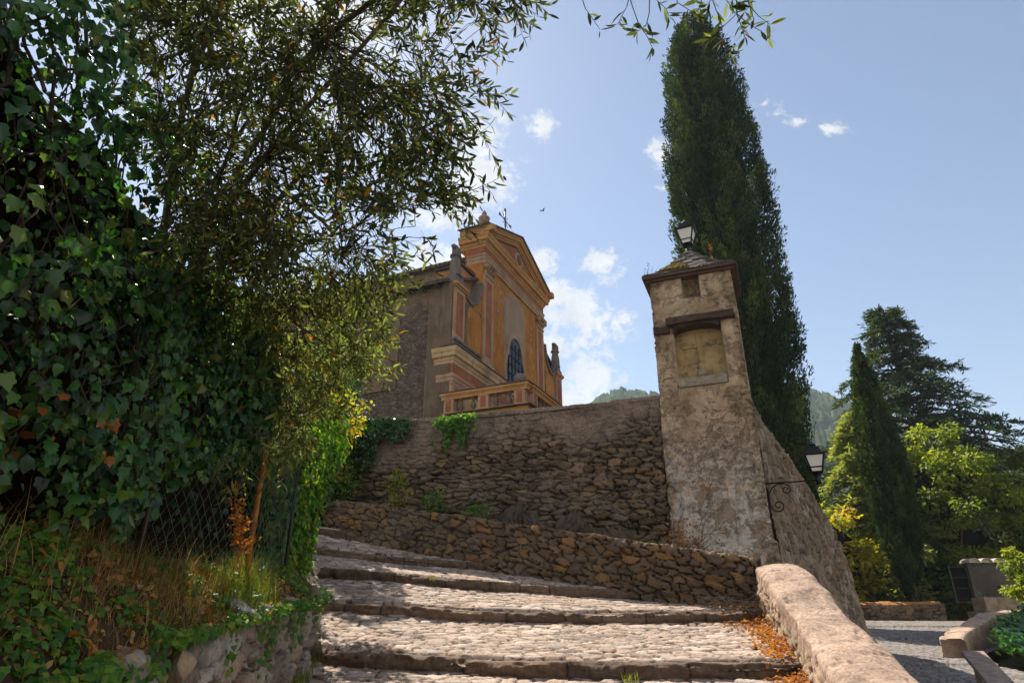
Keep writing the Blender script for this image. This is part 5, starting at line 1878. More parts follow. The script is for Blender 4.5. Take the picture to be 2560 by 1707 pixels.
# leaf templates: vertices (along, across, up) and faces
def tpl_ivy():
    half = [(0.0, 0.0), (-0.06, 0.16), (-0.10, 0.36), (0.08, 0.44), (0.26, 0.36), (0.40, 0.42), (0.52, 0.40), (0.62, 0.22), (1.02, 0.0)]
    pts = [(x, y) for x, y in half] + [(x, -y) for x, y in half[1:-1][::-1]]
    V = [(0.30, 0.0, 0.0)] + [(x, y, -0.35 * abs(y) + 0.0 - 0.18 * x * x) for x, y in pts]
    n = len(pts)
    F = [(0, 1 + i, 1 + (i + 1) % n) for i in range(n)]
    return np.array(V), np.array(F)


def tpl_oval(w=0.3, fold=0.25, droop=0.2):
    V = [(0, 0, 0), (0.3, w * 0.85, fold * w), (0.65, w * .9, fold * w - droop * .3), (1, 0, -droop), (0.65, -w * .9, fold * w - droop * .3), (0.3, -w * 0.85, fold * w), (0.5, 0, -droop * .15)]
    F = [(0, 6, 1), (1, 6, 2), (2, 6, 3), (3, 6, 4), (4, 6, 5), (5, 6, 0)]
    return np.array(V), np.array(F)


def tpl_olive():
    V = [(0, 0, 0), (0.35, 0.11, 0.02), (0.7, 0.10, -0.01), (1, 0, -0.06), (0.7, -0.10, -0.01), (0.35, -0.11, 0.02), (0.5, 0, -0.015)]
    F = [(0, 6, 1), (1, 6, 2), (2, 6, 3), (3, 6, 4), (4, 6, 5), (5, 6, 0)]
    return np.array(V), np.array(F)


def tpl_sliver(w=0.12):
    V = [(0, -w * .4, 0), (0, w * .4, 0), (0.55, w, 0.05), (1.0, 0, 0), (0.55, -w, -0.05)]
    F = [(0, 1, 2), (0, 2, 4), (2, 3, 4)]
    return np.array(V), np.array(F)


def leaves(P, D, N, size, tpl, tint=None):
    """arrays of leaf geometry: V, F, tint"""
    V0, F0 = tpl
    n = len(P)
    D = unit(D)
    B = unit(np.cross(N, D))
    N = np.cross(D, B)
    s = np.broadcast_to(np.asarray(size, float), (n,))[:, None, None]
    bend = 0.2 + 1.9 * RNG.random((n, 1, 1))
    V = P[:, None, :] + s * (V0[None, :, 0:1] * D[:, None, :] + V0[None, :, 1:2] * B[:, None, :] * (0.85 + 0.3 * RNG.random((n, 1, 1))) + V0[None, :, 2:3] * N[:, None, :] * bend)
    k = len(V0)
    F = (F0[None] + (np.arange(n) * k)[:, None, None]).reshape(-1, F0.shape[1])
    t = RNG.random(n) if tint is None else tint
    return V.reshape(-1, 3), F, np.repeat(t, k)


class Bunch:
    """joins several leaf / tube arrays into one mesh"""

    def __init__(self):
        self.V, self.F, self.T, self.n = [], {}, [], 0

    def add(self, V, F, T):
        self.F.setdefault(F.shape[1], []).append(F + self.n)
        self.V.append(V)
        self.T.append(T)
        self.n += len(V)

    def tubes(self, lines, radii, k=4, tint=0.5):
        """many thin tubes of equal point count: lines (m,p,3), radii (m,p)"""
        m, p, _ = lines.shape
        d = np.gradient(lines, axis=1)
        d = unit(d)
        ref = np.where(np.abs(d[..., 2:3]) < 0.9, np.array((0, 0, 1.0)), np.array((1.0, 0, 0)))
        s = unit(np.cross(d, ref))
        t = np.cross(s, d)
        a = np.arange(k) * 2 * np.pi / k
        V = lines[:, :, None, :] + radii[:, :, None, None] * (np.cos(a)[None, None, :, None] * s[:, :, None, :] + np.sin(a)[None, None, :, None] * t[:, :, None, :])
        i = np.arange(p - 1)[:, None]
        j = np.arange(k)[None, :]
        q = np.stack([i * k + j, i * k + (j + 1) % k, (i + 1) * k + (j + 1) % k, (i + 1) * k + j], -1).reshape(-1, 4)
        F = (q[None] + (np.arange(m) * p * k)[:, None, None]).reshape(-1, 4)
        self.add(V.reshape(-1, 3), F, np.full(m * p * k, tint))

    def build(self, name, mat, parent=None, smooth=False, loc=None):
        V = np.concatenate(self.V)
        if parent is not None and loc is None:
            V = V - np.array(parent.location)
        return np_mesh(name, V, [np.concatenate(f) for f in self.F.values()], mat, {'tint': np.concatenate(self.T)}, smooth, parent, loc=loc)


G_IVY = [(0.0, (0.008, 0.028, 0.008)), (0.35, (0.022, 0.078, 0.014)), (0.7, (0.045, 0.14, 0.02)), (0.92, (0.11, 0.20, 0.024)), (0.97, (0.16, 0.16, 0.03)), (1.0, (0.30, 0.10, 0.02))]
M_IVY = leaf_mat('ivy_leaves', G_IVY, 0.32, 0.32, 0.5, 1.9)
M_IVYB = leaf_mat('sunny_ivy_leaves', [(0.0, (0.035, 0.11, 0.016)), (0.5, (0.075, 0.19, 0.024)), (0.85, (0.15, 0.27, 0.034)), (1.0, (0.28, 0.28, 0.035))], 0.45, 0.42, 0.3, 1.4)  # brighter copy of the ivy leaves: sunlight put into the colour
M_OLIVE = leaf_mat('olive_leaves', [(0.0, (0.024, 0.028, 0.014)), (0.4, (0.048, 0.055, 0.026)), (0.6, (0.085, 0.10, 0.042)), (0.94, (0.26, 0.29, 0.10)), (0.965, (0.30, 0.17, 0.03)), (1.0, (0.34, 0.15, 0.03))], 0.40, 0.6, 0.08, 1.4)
M_STEM = simple('brown_stems', (0.055, 0.04, 0.028), 0.9, var=0.4, scale=20)
M_BARK = simple('grey_bark', (0.12, 0.095, 0.075), 0.95, var=0.5, scale=7, bump=1.0, bs=30)
M_CYP = leaf_mat('cypress_foliage', [(0.0, (0.014, 0.028, 0.009)), (0.4, (0.036, 0.058, 0.018)), (0.8, (0.075, 0.105, 0.03)), (1.0, (0.13, 0.17, 0.04))], 0.22, 0.8, 0.05, 1.5)
M_CEDAR = leaf_mat('dark_cedar_needles', [(0.0, (0.02, 0.038, 0.02)), (0.5, (0.045, 0.072, 0.032)), (1.0, (0.09, 0.12, 0.045))], 0.25, 0.6, 0.2, 1.4)
M_PALECED = leaf_mat('sunlit_conifer_needles', [(0.0, (0.10, 0.13, 0.03)), (0.5, (0.19, 0.21, 0.055)), (1.0, (0.28, 0.28, 0.08))], 0.45, 0.6, 0.2, 1.5)  # pale copy of the cedar needles; sunshine put into the colour
M_PLANE = leaf_mat('yellow_green_leaves', [(0.0, (0.06, 0.09, 0.012)), (0.45, (0.15, 0.185, 0.018)), (0.85, (0.27, 0.28, 0.025)), (1.0, (0.32, 0.25, 0.03))], 0.5, 0.5, 0.25, 1.7)
M_YEL = leaf_mat('yellow_leaves', [(0.0, (0.14, 0.17, 0.02)), (0.5, (0.30, 0.27, 0.02)), (1.0, (0.42, 0.24, 0.02))], 0.45, 0.5, 0.25, 1.7)
M_STRAW = leaf_mat('dry_grass', [(0.0, (0.14, 0.07, 0.028)), (0.5, (0.36, 0.21, 0.085)), (1.0, (0.55, 0.36, 0.16))], 0.3, 0.8, 0.1, 1.2)
M_GRASS = leaf_mat('green_grass', [(0.0, (0.06, 0.10, 0.015)), (0.5, (0.15, 0.20, 0.03)), (1.0, (0.36, 0.32, 0.06))], 0.35, 0.7, 0.1, 1.2)
M_RUST = leaf_mat('orange_leaves', [(0.0, (0.26, 0.08, 0.025)), (0.5, (0.42, 0.16, 0.04)), (1.0, (0.5, 0.24, 0.08))], 0.3, 0.7, 0.1, 1.3)
M_DRYTIP = leaf_mat('reddish_dry_foliage', [(0.0, (0.10, 0.04, 0.025)), (1.0, (0.2, 0.09, 0.05))], 0.2, 0.8, 0.1, 1.2)
M_CORE = simple('inner_shade_fill', (0.018, 0.016, 0.009), 1.0, var=0.5, scale=12, bump=1.0, bs=25, spec=0.0)  # near-black cores: shade inside the foliage put into the colour
IVY, OVAL, OLV, SLV = tpl_ivy(), tpl_oval(), tpl_olive(), tpl_sliver()


# ------------------------------------------------------------------ ivy over the left boundary
def ivy_top(Y):
    return np.interp(Y, [0.9, 1.6, 2.2, 2.8, 3.4, 4.0, 4.6, 5.1, 5.4], [2.2, 2.6, 3.0, 2.85, 2.75, 2.5, 2.2, 1.9, 1.6])


def ivy_bottom(Y):
    return np.interp(Y, [0.9, 2.4, 3.0, 3.5, 3.8, 4.1, 4.6, 5.4], [0.1, 0.30, 0.40, 0.45, 0.62, 1.0, 1.12, 1.3])


def ivy_x(Y, z):
    bul = 0.30 * (fbm(Y * 1.1, z * 1.1, 401, 3) - 0.5) * 2
    mid = 0.16 * np.sin(np.clip((z - 0.2) / 2.6, 0, 1) * np.pi)
    return -2.05 + mid + bul - 0.08 * np.clip(Y - 4.2, 0, 9)


def on_ivy(n, depth):
    Y = RNG.uniform(0.9, 5.4, n)
    f = RNG.random(n)
    z = ivy_bottom(Y) + f * (ivy_top(Y) - ivy_bottom(Y)) + RNG.normal(0, 0.05, n)
    edge = sstep(0.0, 0.12, f) * sstep(1.0, 0.85, f)
    x = ivy_x(Y, z) - RNG.random(n) ** 1.5 * depth * (0.4 + 0.6 * edge)
    return np.stack([x, Y, z], -1)


ivy = thing('ivy_hedge', (-2.1, 2.6, 0.2), 'tall dark hedge of large ivy leaves at the left edge', 'ivy')
P = on_ivy(18500, 0.5)
# leave some dark hollows
keep = fbm(P[:, 1] * 1.7, P[:, 2] * 1.7, 402, 3) + 0.10 * RNG.normal(size=len(P)) > 0.475
P = P[keep]
n = len(P)
D = np.stack([0.35 + 0.3 * RNG.normal(size=n), -0.15 + 0.5 * RNG.normal(size=n), -0.95 + 0.3 * RNG.normal(size=n)], -1)
N = unit(np.stack([0.95 + 0.35 * RNG.normal(size=n), -0.55 + 0.45 * RNG.normal(size=n), 0.5 + 0.45 * RNG.normal(size=n)], -1))
size = 0.022 + 0.060 * RNG.random(n) ** 1.4
tint = np.clip(0.08 + 0.75 * fbm(P[:, 1] * 3, P[:, 2] * 3, 403, 3) + 0.26 * RNG.normal(size=n), 0, 0.93)
tint = np.where(RNG.random(n) < 0.02, 0.97, tint)
tint = np.where((RNG.random(n) < 0.10) & (P[:, 2] < 0.85) & (P[:, 1] < 3.0), 1.0, tint)
bn = Bunch()
kind_ = RNG.random(n) < 0.62
bn.add(*leaves(P[kind_], D[kind_], N[kind_], size[kind_], IVY, tint[kind_]))
bn.add(*leaves(P[~kind_], D[~kind_], N[~kind_], size[~kind_] * 1.05, tpl_oval(0.40, 0.3, 0.3), tint[~kind_]))
bn.build('foliage', M_IVY, ivy)
# flower stalks standing out of the leaves
idx = RNG.choice(n, 150, replace=False)
q = P[idx] + np.array((0.10, -0.03, 0.02))
dirs = unit(np.stack([0.8 + 0.3 * RNG.normal(size=150), -0.5 + 0.5 * RNG.normal(size=150), 0.5 + 0.3 * RNG.normal(size=150)], -1))
bn = Bunch()
tt = np.linspace(-1, 1, 5)[None, :, None]
bn.tubes(q[:, None, :] + dirs[:, None, :] * 0.06 * (tt + 0.3), np.full((150, 5), 0.0022), 4, 0.94)
for k in range(9):
    c = q + dirs * (0.02 + 0.008 * k) + RNG.normal(0, 0.007, (150, 3))
    bn.add(*leaves(np.repeat(c, 3, 0), rand_dir(450), rand_dir(450), 0.011, SLV if False else OVAL, np.full(450, 0.95)))
bn.build('flower_stalks', M_IVY, ivy)
# woody stems and a dark core standing in for the hedge's inner shade
bn = Bunch()
m = 260
Y0 = RNG.uniform(1.0, 5.2, m)
z0 = ivy_bottom(Y0) + RNG.random(m) * (ivy_top(Y0) - ivy_bottom(Y0)) * 0.8
t = np.linspace(0, 1, 7)[None, :]
ly = Y0[:, None] + RNG.normal(0, 0.25, m)[:, None] * t + 0.05 * np.sin(t * 9 + RNG.random((m, 1)) * 6)
lz = z0[:, None] + RNG.uniform(0.2, 0.9, m)[:, None] * t
lx = ivy_x(ly, lz) - 0.12 - 0.25 * RNG.random((m, 1)) + 0.03 * np.sin(t * 7 + RNG.random((m, 1)) * 6)
bn.tubes(np.stack([lx, ly, lz], -1), np.repeat(RNG.uniform(0.003, 0.010, m)[:, None], 7, 1) * (1 - 0.5 * t), 5)
bn.build('stems', M_STEM, ivy)
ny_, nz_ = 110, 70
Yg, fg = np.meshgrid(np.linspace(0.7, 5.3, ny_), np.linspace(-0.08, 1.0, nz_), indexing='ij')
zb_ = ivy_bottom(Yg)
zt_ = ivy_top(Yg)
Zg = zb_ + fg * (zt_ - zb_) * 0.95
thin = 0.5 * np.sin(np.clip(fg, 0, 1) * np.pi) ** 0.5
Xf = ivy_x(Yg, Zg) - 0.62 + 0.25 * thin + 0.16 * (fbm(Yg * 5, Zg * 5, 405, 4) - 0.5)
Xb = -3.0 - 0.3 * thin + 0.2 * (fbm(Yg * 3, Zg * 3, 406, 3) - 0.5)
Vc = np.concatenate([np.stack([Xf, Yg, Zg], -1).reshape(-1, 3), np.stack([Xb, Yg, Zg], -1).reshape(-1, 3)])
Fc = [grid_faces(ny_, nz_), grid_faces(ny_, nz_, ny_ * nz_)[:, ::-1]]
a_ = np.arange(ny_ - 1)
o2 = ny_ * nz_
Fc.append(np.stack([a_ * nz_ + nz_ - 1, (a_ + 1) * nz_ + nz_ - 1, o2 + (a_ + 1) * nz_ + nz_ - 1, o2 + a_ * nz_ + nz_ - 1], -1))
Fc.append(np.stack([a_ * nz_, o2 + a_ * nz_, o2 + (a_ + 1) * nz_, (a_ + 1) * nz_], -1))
np_mesh('shade_core', Vc - np.array(ivy.location), Fc, M_CORE, None, True, ivy)


# undergrowth behind the fence, its shade painted by a dark sheet and tints
ug = thing('undergrowth', (-3.6, 5.6, 0.5), 'dark shaded undergrowth behind the wire fence', 'undergrowth', kind='stuff')
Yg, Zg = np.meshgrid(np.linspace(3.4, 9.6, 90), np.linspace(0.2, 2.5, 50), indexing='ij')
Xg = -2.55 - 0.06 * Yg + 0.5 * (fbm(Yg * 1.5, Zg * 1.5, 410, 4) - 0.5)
np_mesh('shade_core', np.stack([Xg, Yg, Zg], -1) - np.array(ug.location), [grid_faces(90, 50)], M_CORE, None, True, ug)
n = 900
P = np.stack([-2.75 + RNG.uniform(-0.25, 0.1, n), RNG.uniform(3.5, 9.5, n), 0.3 + 2.1 * RNG.random(n)], -1)
bn = Bunch()
bn.add(*leaves(P, np.stack([0.5 * RNG.normal(size=n), 0.5 * RNG.normal(size=n), -np.ones(n)], -1), unit(np.stack([np.ones(n), -0.5 + 0.5 * RNG.normal(size=n), 0.5 * RNG.normal(size=n)], -1)), RNG.uniform(.04, .08, n), IVY, RNG.random(n) * 0.3))
bn.build('leaves', M_IVY, ug)


# ------------------------------------------------------------------ ivy-clad post beside the steps, sunlit from behind
def ivy_clad(name, label, cx, cy, z0, z1, rx, seed, n, mat, size, top_flare=0.0, tint_lo=0.0):
    root = thing(name, (cx, cy, z0), label, 'ivy')
    f = RNG.random(n)
    z = z0 + (z1 - z0) * f
    a = RNG.uniform(0, 2 * np.pi, n)
    r = rx * (0.72 + 0.5 * fbm(a * 1.2 + seed, z * 1.6, seed, 3)) * (1 + top_flare * f) * (0.75 + 0.3 * RNG.random(n)) * (0.35 + 0.65 * sstep(1.0, 0.86, f))
    out = np.stack([np.cos(a), np.sin(a), 0 * a], -1)
    P = np.stack([cx + r * np.cos(a), cy + r * np.sin(a), z], -1)
    D = out * 0.35 + np.stack([RNG.normal(0, .35, n), RNG.normal(0, .35, n), -0.9 + RNG.normal(0, .3, n)], -1)
    N = unit(out + np.stack([RNG.normal(0, .4, n), RNG.normal(0, .4, n), 0.5 + RNG.normal(0, .4, n)], -1))
    bn = Bunch()
    bn.add(*leaves(P, D, N, RNG.uniform(size * .65, size * 1.25, n), IVY, np.clip(tint_lo + RNG.random(n) * (1 - tint_lo), 0, 1)))
    bn.build('foliage', mat, root)
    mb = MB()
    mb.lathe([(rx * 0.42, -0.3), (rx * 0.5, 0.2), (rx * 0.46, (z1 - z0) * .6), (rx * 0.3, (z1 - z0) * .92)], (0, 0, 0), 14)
    mb.build('shade_core', M_CORE, root)
    return root


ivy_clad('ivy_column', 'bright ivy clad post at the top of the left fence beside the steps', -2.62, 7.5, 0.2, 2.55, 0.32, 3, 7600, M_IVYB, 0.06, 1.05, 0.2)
ivy_clad('ivy_clump', 'dark ivy mass above the ivy clad post, against the church wall', -3.85, 12.9, 1.9, 5.9, 0.52, 9, 4200, M_IVY, 0.085, 0.35)


def shrub(name, label, c, rad, n, mat, size, tpl=OVAL, cat='shrub', stems=10, group=None, tint_lo=0.0, seed=1, base=None, dense=1.0):
    """loose shrub: stems from the ground, leaves in clumps through an uneven volume"""
    c = np.array(c, float)
    rad = np.array(rad, float)
    b0 = np.array(base if base is not None else (c[0], c[1], c[2] - rad[2]))
    root = thing(name, tuple(b0), label, cat, group=group)
    nc = max(6, int(22 * dense))
    u = rand_dir(nc) * (RNG.random((nc, 1)) ** 0.45)
    cl = c + u * rad * 0.85
    k = RNG.integers(0, nc, n)
    P = cl[k] + RNG.normal(0, 0.24, (n, 3)) * rad
    out = unit(P - c + np.array((0, 0, 0.3)) * rad)
    D = unit(out + RNG.normal(0, 0.6, (n, 3)))
    N = unit(np.array((0, 0, 0.8)) + RNG.normal(0, 0.6, (n, 3)) + 0.3 * out)
    bn = Bunch()
    bn.add(*leaves(P, D, N, RNG.uniform(size * .6, size * 1.2, n), tpl, np.clip(tint_lo + RNG.random(n) * (1 - tint_lo), 0, 1)))
    bn.build('foliage', mat, root)
    bn = Bunch()
    sel = cl[RNG.choice(nc, min(stems, nc), replace=False)]
    t = np.linspace(0, 1, 7)[None, :, None]
    mid = (b0 + sel) / 2 + RNG.normal(0, 0.12, sel.shape) * rad
    L = (1 - t) ** 2 * b0 + 2 * t * (1 - t) * mid[:, None, :] + t ** 2 * sel[:, None, :]
    th = 0.02 * float(np.mean(rad))
    bn.tubes(L, np.broadcast_to(th * (1.2 - t[..., 0]), L.shape[:2]), 5)
    bn.build('stems', M_STEM, root)
    return root


shrub('yellow_shrub', 'yellow leaved shrub growing out behind the ivy clad post', (-2.62, 9.2, 2.75), (0.36, 0.34, 0.5), 900, M_YEL, 0.075, tint_lo=0.0, base=(-3.1, 9.3, 1.1))
# ivy hanging over the left end of the tall wall
root = thing('wall_ivy', (*tw(-6.3, 0.0)[:2], 2.4), 'dark ivy draped over the left end of the tall wall', 'ivy')
n = 5200
lx = RNG.uniform(-8.4, -5.1, n)
top = np.interp(lx, [-8.4, -6.4, -5.6, -5.1], [3.95, 3.88, 3.82, 3.76])
low_ = np.interp(lx, [-8.4, -7.0, -6.3, -5.7, -5.1], [2.2, 2.2, 2.6, 3.3, 3.6]) + 1.1 * (fbm(lx * 3.5, lx * 0, 420, 3) - 0.55)
zz = low_ + (top - low_) * RNG.random(n) ** 0.8
yl = -0.04 - 0.30 * RNG.random(n) * sstep(-5.2, -6.8, lx) - 0.05 * RNG.random(n)
on_top = RNG.random(n) < 0.25
zz = np.where(on_top, top + 0.06 * RNG.random(n), zz)
yl = np.where(on_top, 0.1 + 0.45 * RNG.random(n), yl)
P = np.array([tw(a, b, c) for a, b, c in zip(lx, yl, zz)])
fr = -np.array((tn[0], tn[1], 0))
D = np.stack([RNG.normal(0, .5, n), RNG.normal(0, .5, n), -1 + RNG.normal(0, .3, n)], -1)
N = unit(fr + RNG.normal(0, .4, (n, 3)) + np.where(on_top[:, None], np.array((0, 0, 1.5)), np.array((0, 0, .3))))
bn = Bunch()
bn.add(*leaves(P, D, N, RNG.uniform(.045, .085, n), IVY, RNG.random(n) * 0.5))
bn.build('foliage', M_IVY, root)
# small tuft of ivy on the middle of the tall wall
root = thing('ivy_tuft', (*tw(-4.0, 0.0)[:2], 3.5), 'ivy tuft spilling over the middle of the tall wall top', 'ivy')
n = 900
a = RNG.random(n)
lx = -4.05 + RNG.normal(0, 0.24, n) * (1 - 0.3 * a)
zz = 3.74 - 0.75 * a ** 1.6 * (0.4 + 0.6 * np.sin((lx + 4.05) * 9) ** 2)
yl = np.where(a < 0.3, RNG.uniform(-.05, 0.35, n), 0.02 - 0.12 * RNG.random(n))
P = np.array([tw(i, j, k) for i, j, k in zip(lx, yl, zz)])
bn = Bunch()
bn.add(*leaves(P, np.stack([RNG.normal(0, .5, n), RNG.normal(0, .5, n), -1 + RNG.normal(0, .4, n)], -1), unit(fr + RNG.normal(0, .5, (n, 3)) + np.array((0, 0, .6))), RNG.uniform(.04, .075, n), IVY, np.clip(RNG.random(n) * 0.8 + 0.2 * (a < .25), 0, .95)))
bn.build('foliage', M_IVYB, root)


# ------------------------------------------------------------------ olive tree
def in_poly(x, y, poly):
    c = np.zeros(len(x), bool)
    j = len(poly) - 1
    for i in range(len(poly)):
        xi, yi = poly[i]
        xj, yj = poly[j]
        hit = ((yi > y) != (yj > y)) & (x < (xj - xi) * (y - yi) / (yj - yi + 1e-12) + xi)
        c ^= hit
        j = i
    return c


olive = thing('olive_tree', (-3.5, 5.4, 0.55), 'olive tree spreading thin grey green leaves over the ivy and the steps', 'olive tree')
CROWN = [(300, -260), (1270, -260), (1330, 10), (1240, 85), (1225, 230), (1200, 300), (1150, 360), (1180, 430), (1150, 520), (1085, 545), (1115, 600), (1010, 640), (1000, 700), (955, 760), (975, 860), (945, 930),
         (860, 960), (800, 1050), (755, 1120), (640, 1170), (560, 1190), (440, 1130), (420, 1000), (500, 820), (470, 600), (380, 350), (330, 120)]
m = 6400
px = RNG.uniform(280, 1340, m)
py = RNG.uniform(-260, 1200, m)
ok = in_poly(px, py, CROWN)
# thinner towards the right-hand edge and in a few gaps where the sky shows
dens = 1.0 - 0.45 * sstep(900, 1250, px) * sstep(700, 300, py) - 0.55 * np.exp(-(((px - 985) / 130) ** 2 + ((py - 590) / 80) ** 2)) - 0.5 * np.exp(-(((px - 800) / 60) ** 2 + ((py - 60) / 70) ** 2))
dens *= 0.45 + 0.9 * sstep(0.38, 0.62, fbm(px * 0.009, py * 0.009, 500, 3))
dens *= 0.66
dens += 0.5 * sstep(620, 900, py)
ok &= RNG.random(m) < dens * 0.9
px, py = px[ok], py[ok]
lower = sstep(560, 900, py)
lowk = None
Yd = (2.5 + 1.9 * RNG.random(len(px)) ** 1.2) * (1 - lower) + (4.3 + 2.2 * RNG.random(len(px))) * lower
tipP = np.array([at(a, b, c) for a, b, c in zip(px, py, Yd)])
# the crown has gaps through which the sun reaches the bank below
sd_ = np.array(SUN_DIR)
kz = (tipP[:, 2] - 0.2) / sd_[2]
hitp = tipP - sd_[None] * kz[:, None]
thin_ = (hitp[:, 0] > -2.5) & (hitp[:, 0] < -1.5) & (hitp[:, 1] > 3.2) & (hitp[:, 1] < 7.6) & (RNG.random(len(tipP)) < 0.8)
tipP, lower = tipP[~thin_], lower[~thin_]
# limbs: a trunk, a few main limbs and the twigs hung on the nearest limb point
TR = np.array((-3.5, 5.4, 0.4))
fork = np.array((-3.2, 5.0, 1.7))
limbs = []


def limb(p0, p1, sag=0.15, n=14, wig=0.09):
    t = np.linspace(0, 1, n)[:, None]
    L = p0 * (1 - t) + p1 * t
    L = L + np.sin(np.pi * t) * np.array((0, 0, sag)) + wig * np.sin(t * 7 + RNG.random(3) * 6) * (t * (1 - t)) ** .5
    return L


main_ends = [at(620, 300, 3.6), at(1000, 250, 3.4), at(820, 80, 3.0), at(900, 560, 4.0), at(760, 760, 5.0), at(1120, -150, 2.8), at(520, 640, 4.2), at(650, 1000, 5.2), at(600, -200, 2.6), at(880, 850, 5.8)]
for e in main_ends:
    limbs.append(limb(fork, e, 0.35, 18))
second = []
for i, L in enumerate(limbs[:]):
    for k in range(5):
        s0 = L[RNG.integers(6, 16)]
        j = RNG.integers(0, len(tipP))
        cand = tipP[RNG.integers(0, len(tipP), 14)]
        j = np.argmin(np.abs(np.linalg.norm(cand - s0, axis=1) - 1.1))
        second.append(limb(s0, cand[j], 0.10, 10, 0.05))
nodes = np.concatenate([L for L in limbs] + [L for L in second])
bn = Bunch()
bn.tubes(limb(TR - np.array((0, 0, .6)), fork, 0.0, 10)[None], np.linspace(0.17, 0.11, 10)[None], 10)
for L in limbs:
    bn.tubes(L[None], np.linspace(0.040, 0.008, len(L))[None], 7)
for L in second:
    bn.tubes(L[None], np.linspace(0.014, 0.004, len(L))[None], 5)
tr = bn.build('trunk', M_BARK, olive, True)
# twigs and their leaves
nt_ = len(tipP)
near = np.zeros(nt_, int)
for i0 in range(0, nt_, 400):
    dd = np.linalg.norm(tipP[i0:i0 + 400, None, :] - nodes[None], axis=2)
    near[i0:i0 + 400] = dd.argmin(1)
src = nodes[near]
dirv = unit(tipP - src + RNG.normal(0, 0.12, tipP.shape))
Lt = RNG.uniform(0.20, 0.42, nt_)
start = tipP - dirv * Lt[:, None] * 0.4
g = unit(dirv + np.array((0.0, 0, -0.55)) + RNG.normal(0, 0.35, dirv.shape))
t = np.linspace(0, 1, 8)[None, :, None]
tw_lines = start[:, None, :] + Lt[:, None, None] * (t * unit(dirv + RNG.normal(0, .3, dirv.shape))[:, None, :] * (1 - t * .5) + 0.75 * t ** 2 * g[:, None, :])
bn = Bunch()
bn.tubes(tw_lines, np.broadcast_to(np.linspace(0.0030, 0.0012, 8)[None], (nt_, 8)), 3)
# thin connecting shoots from limb to twig
con = np.stack([src + (start - src) * f_ + np.array((0, 0, 0.06)) * math.sin(math.pi * f_) for f_ in np.linspace(0, 1, 6)], 1)
sel = (np.linalg.norm(start - src, axis=1) < 1.0) & (RNG.random(nt_) < 0.45)
bn.tubes(con[sel], np.broadcast_to(np.linspace(0.0035, 0.0022, 6)[None], (sel.sum(), 6)), 3)
bn.build('twigs', M_STEM, olive)
nl = 17
tl = np.linspace(0.12, 1.0, nl)
ii = tl * 7
i0 = np.minimum(ii.astype(int), 6)
fr_ = (ii - i0)[None, :, None]
base = tw_lines[:, i0] * (1 - fr_) + tw_lines[:, i0 + 1] * fr_
tan = unit(tw_lines[:, i0 + 1] - tw_lines[:, i0])
side = unit(np.cross(tan, rand_dir(nt_)[:, None, :] + 0 * tan))
up_ = np.cross(side, tan)
ph = (np.arange(nl) % 2 * np.pi + np.arange(nl) * 0.8)[None, :, None]
outv = np.cos(ph) * side + np.sin(ph) * up_
D = (tan * 0.75 + outv * 0.75 + np.array((0, 0, -0.12)) + RNG.normal(0, 0.16, tan.shape)).reshape(-1, 3)
Pn = base.reshape(-1, 3)
Nn = unit(np.cross(D, rand_dir(len(D))))
keep = RNG.random(len(Pn)) < 0.9
dist = np.linalg.norm(Pn, axis=1)
sz = RNG.uniform(0.055, 0.088, len(Pn)) * np.clip(dist / 4.2, 0.95, 1.3)
far = Pn[:, 1] > 4.4
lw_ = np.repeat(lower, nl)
tint = np.clip(RNG.random(len(Pn)) * (0.80 - 0.35 * lw_) + 0.48 * lw_, 0, 0.94)  # lower leaves tinted paler: the sun on them is put into colour
tint = np.where(RNG.random(len(Pn)) < 0.022, 1.0, tint)
bn = Bunch()
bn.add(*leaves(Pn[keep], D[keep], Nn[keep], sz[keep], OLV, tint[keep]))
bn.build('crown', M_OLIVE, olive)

# spray hanging into the top of the view (a second limb from above)
spray = thing('hanging_olive_branch', tuple(at(1750, -60, 2.3)), 'sparse olive twigs hanging into the top of the view by the cypress tip', 'olive branch')
SPR = [[(1440, -60), (1462, 20), (1480, 45), (1500, 75)], [(1560, -60), (1577, 5), (1597, 62), (1618, 92), (1630, 118)], [(1575, -40), (1570, 10), (1545, 60)], [(1622, -60), (1624, 30), (1616, 62), (1594, 80)],
       [(1700, -60), (1690, 5), (1720, 24), (1745, 40)], [(1760, -60), (1790, 25), (1805, 60), (1806, 100)], [(1840, -60), (1842, 35), (1800, 75), (1775, 98)], [(1842, 35), (1855, 70), (1862, 95)],
       [(1850, -60), (1875, 20), (1885, 50), (1860, 75)], [(1842, 35), (1870, 60), (1905, 80), (1920, 95)], [(1862, -60), (1870, 10), (1895, 40), (1925, 62)], [(1806, 100), (1815, 122), (1830, 135)],
       [(1660, -60), (1640, 0), (1665, 22), (1672, 40)], [(1740, -60), (1755, 10), (1735, 40)], [(1885, -60), (1880, 10), (1862, 30)], [(1350, -60), (1330, -10), (1300, 20), (1290, 60)], [(1800, -60), (1815, 0), (1830, 20)],
       [(1820, -60), (1825, -10), (1850, 10)], [(1780, -60), (1778, 0), (1768, 12)]]
bn = Bunch()
lf = Bunch()
M_SPRAY = M_OLIVE
main = np.array([at(a, b, 2.35) for a, b in [(1150, -170), (1350, -120), (1560, -90), (1750, -85), (1900, -95), (2000, -130)]])
main, _ = polyline(np.array(main), 20)
bn.tubes(main[None], np.linspace(0.014, 0.005, 20)[None], 6)
back = limb(main[0], np.array((-1.6, 3.4, 3.4)), 0.1, 10, 0.04)
bn.tubes(back[None], np.linspace(0.016, 0.02, 10)[None], 6)
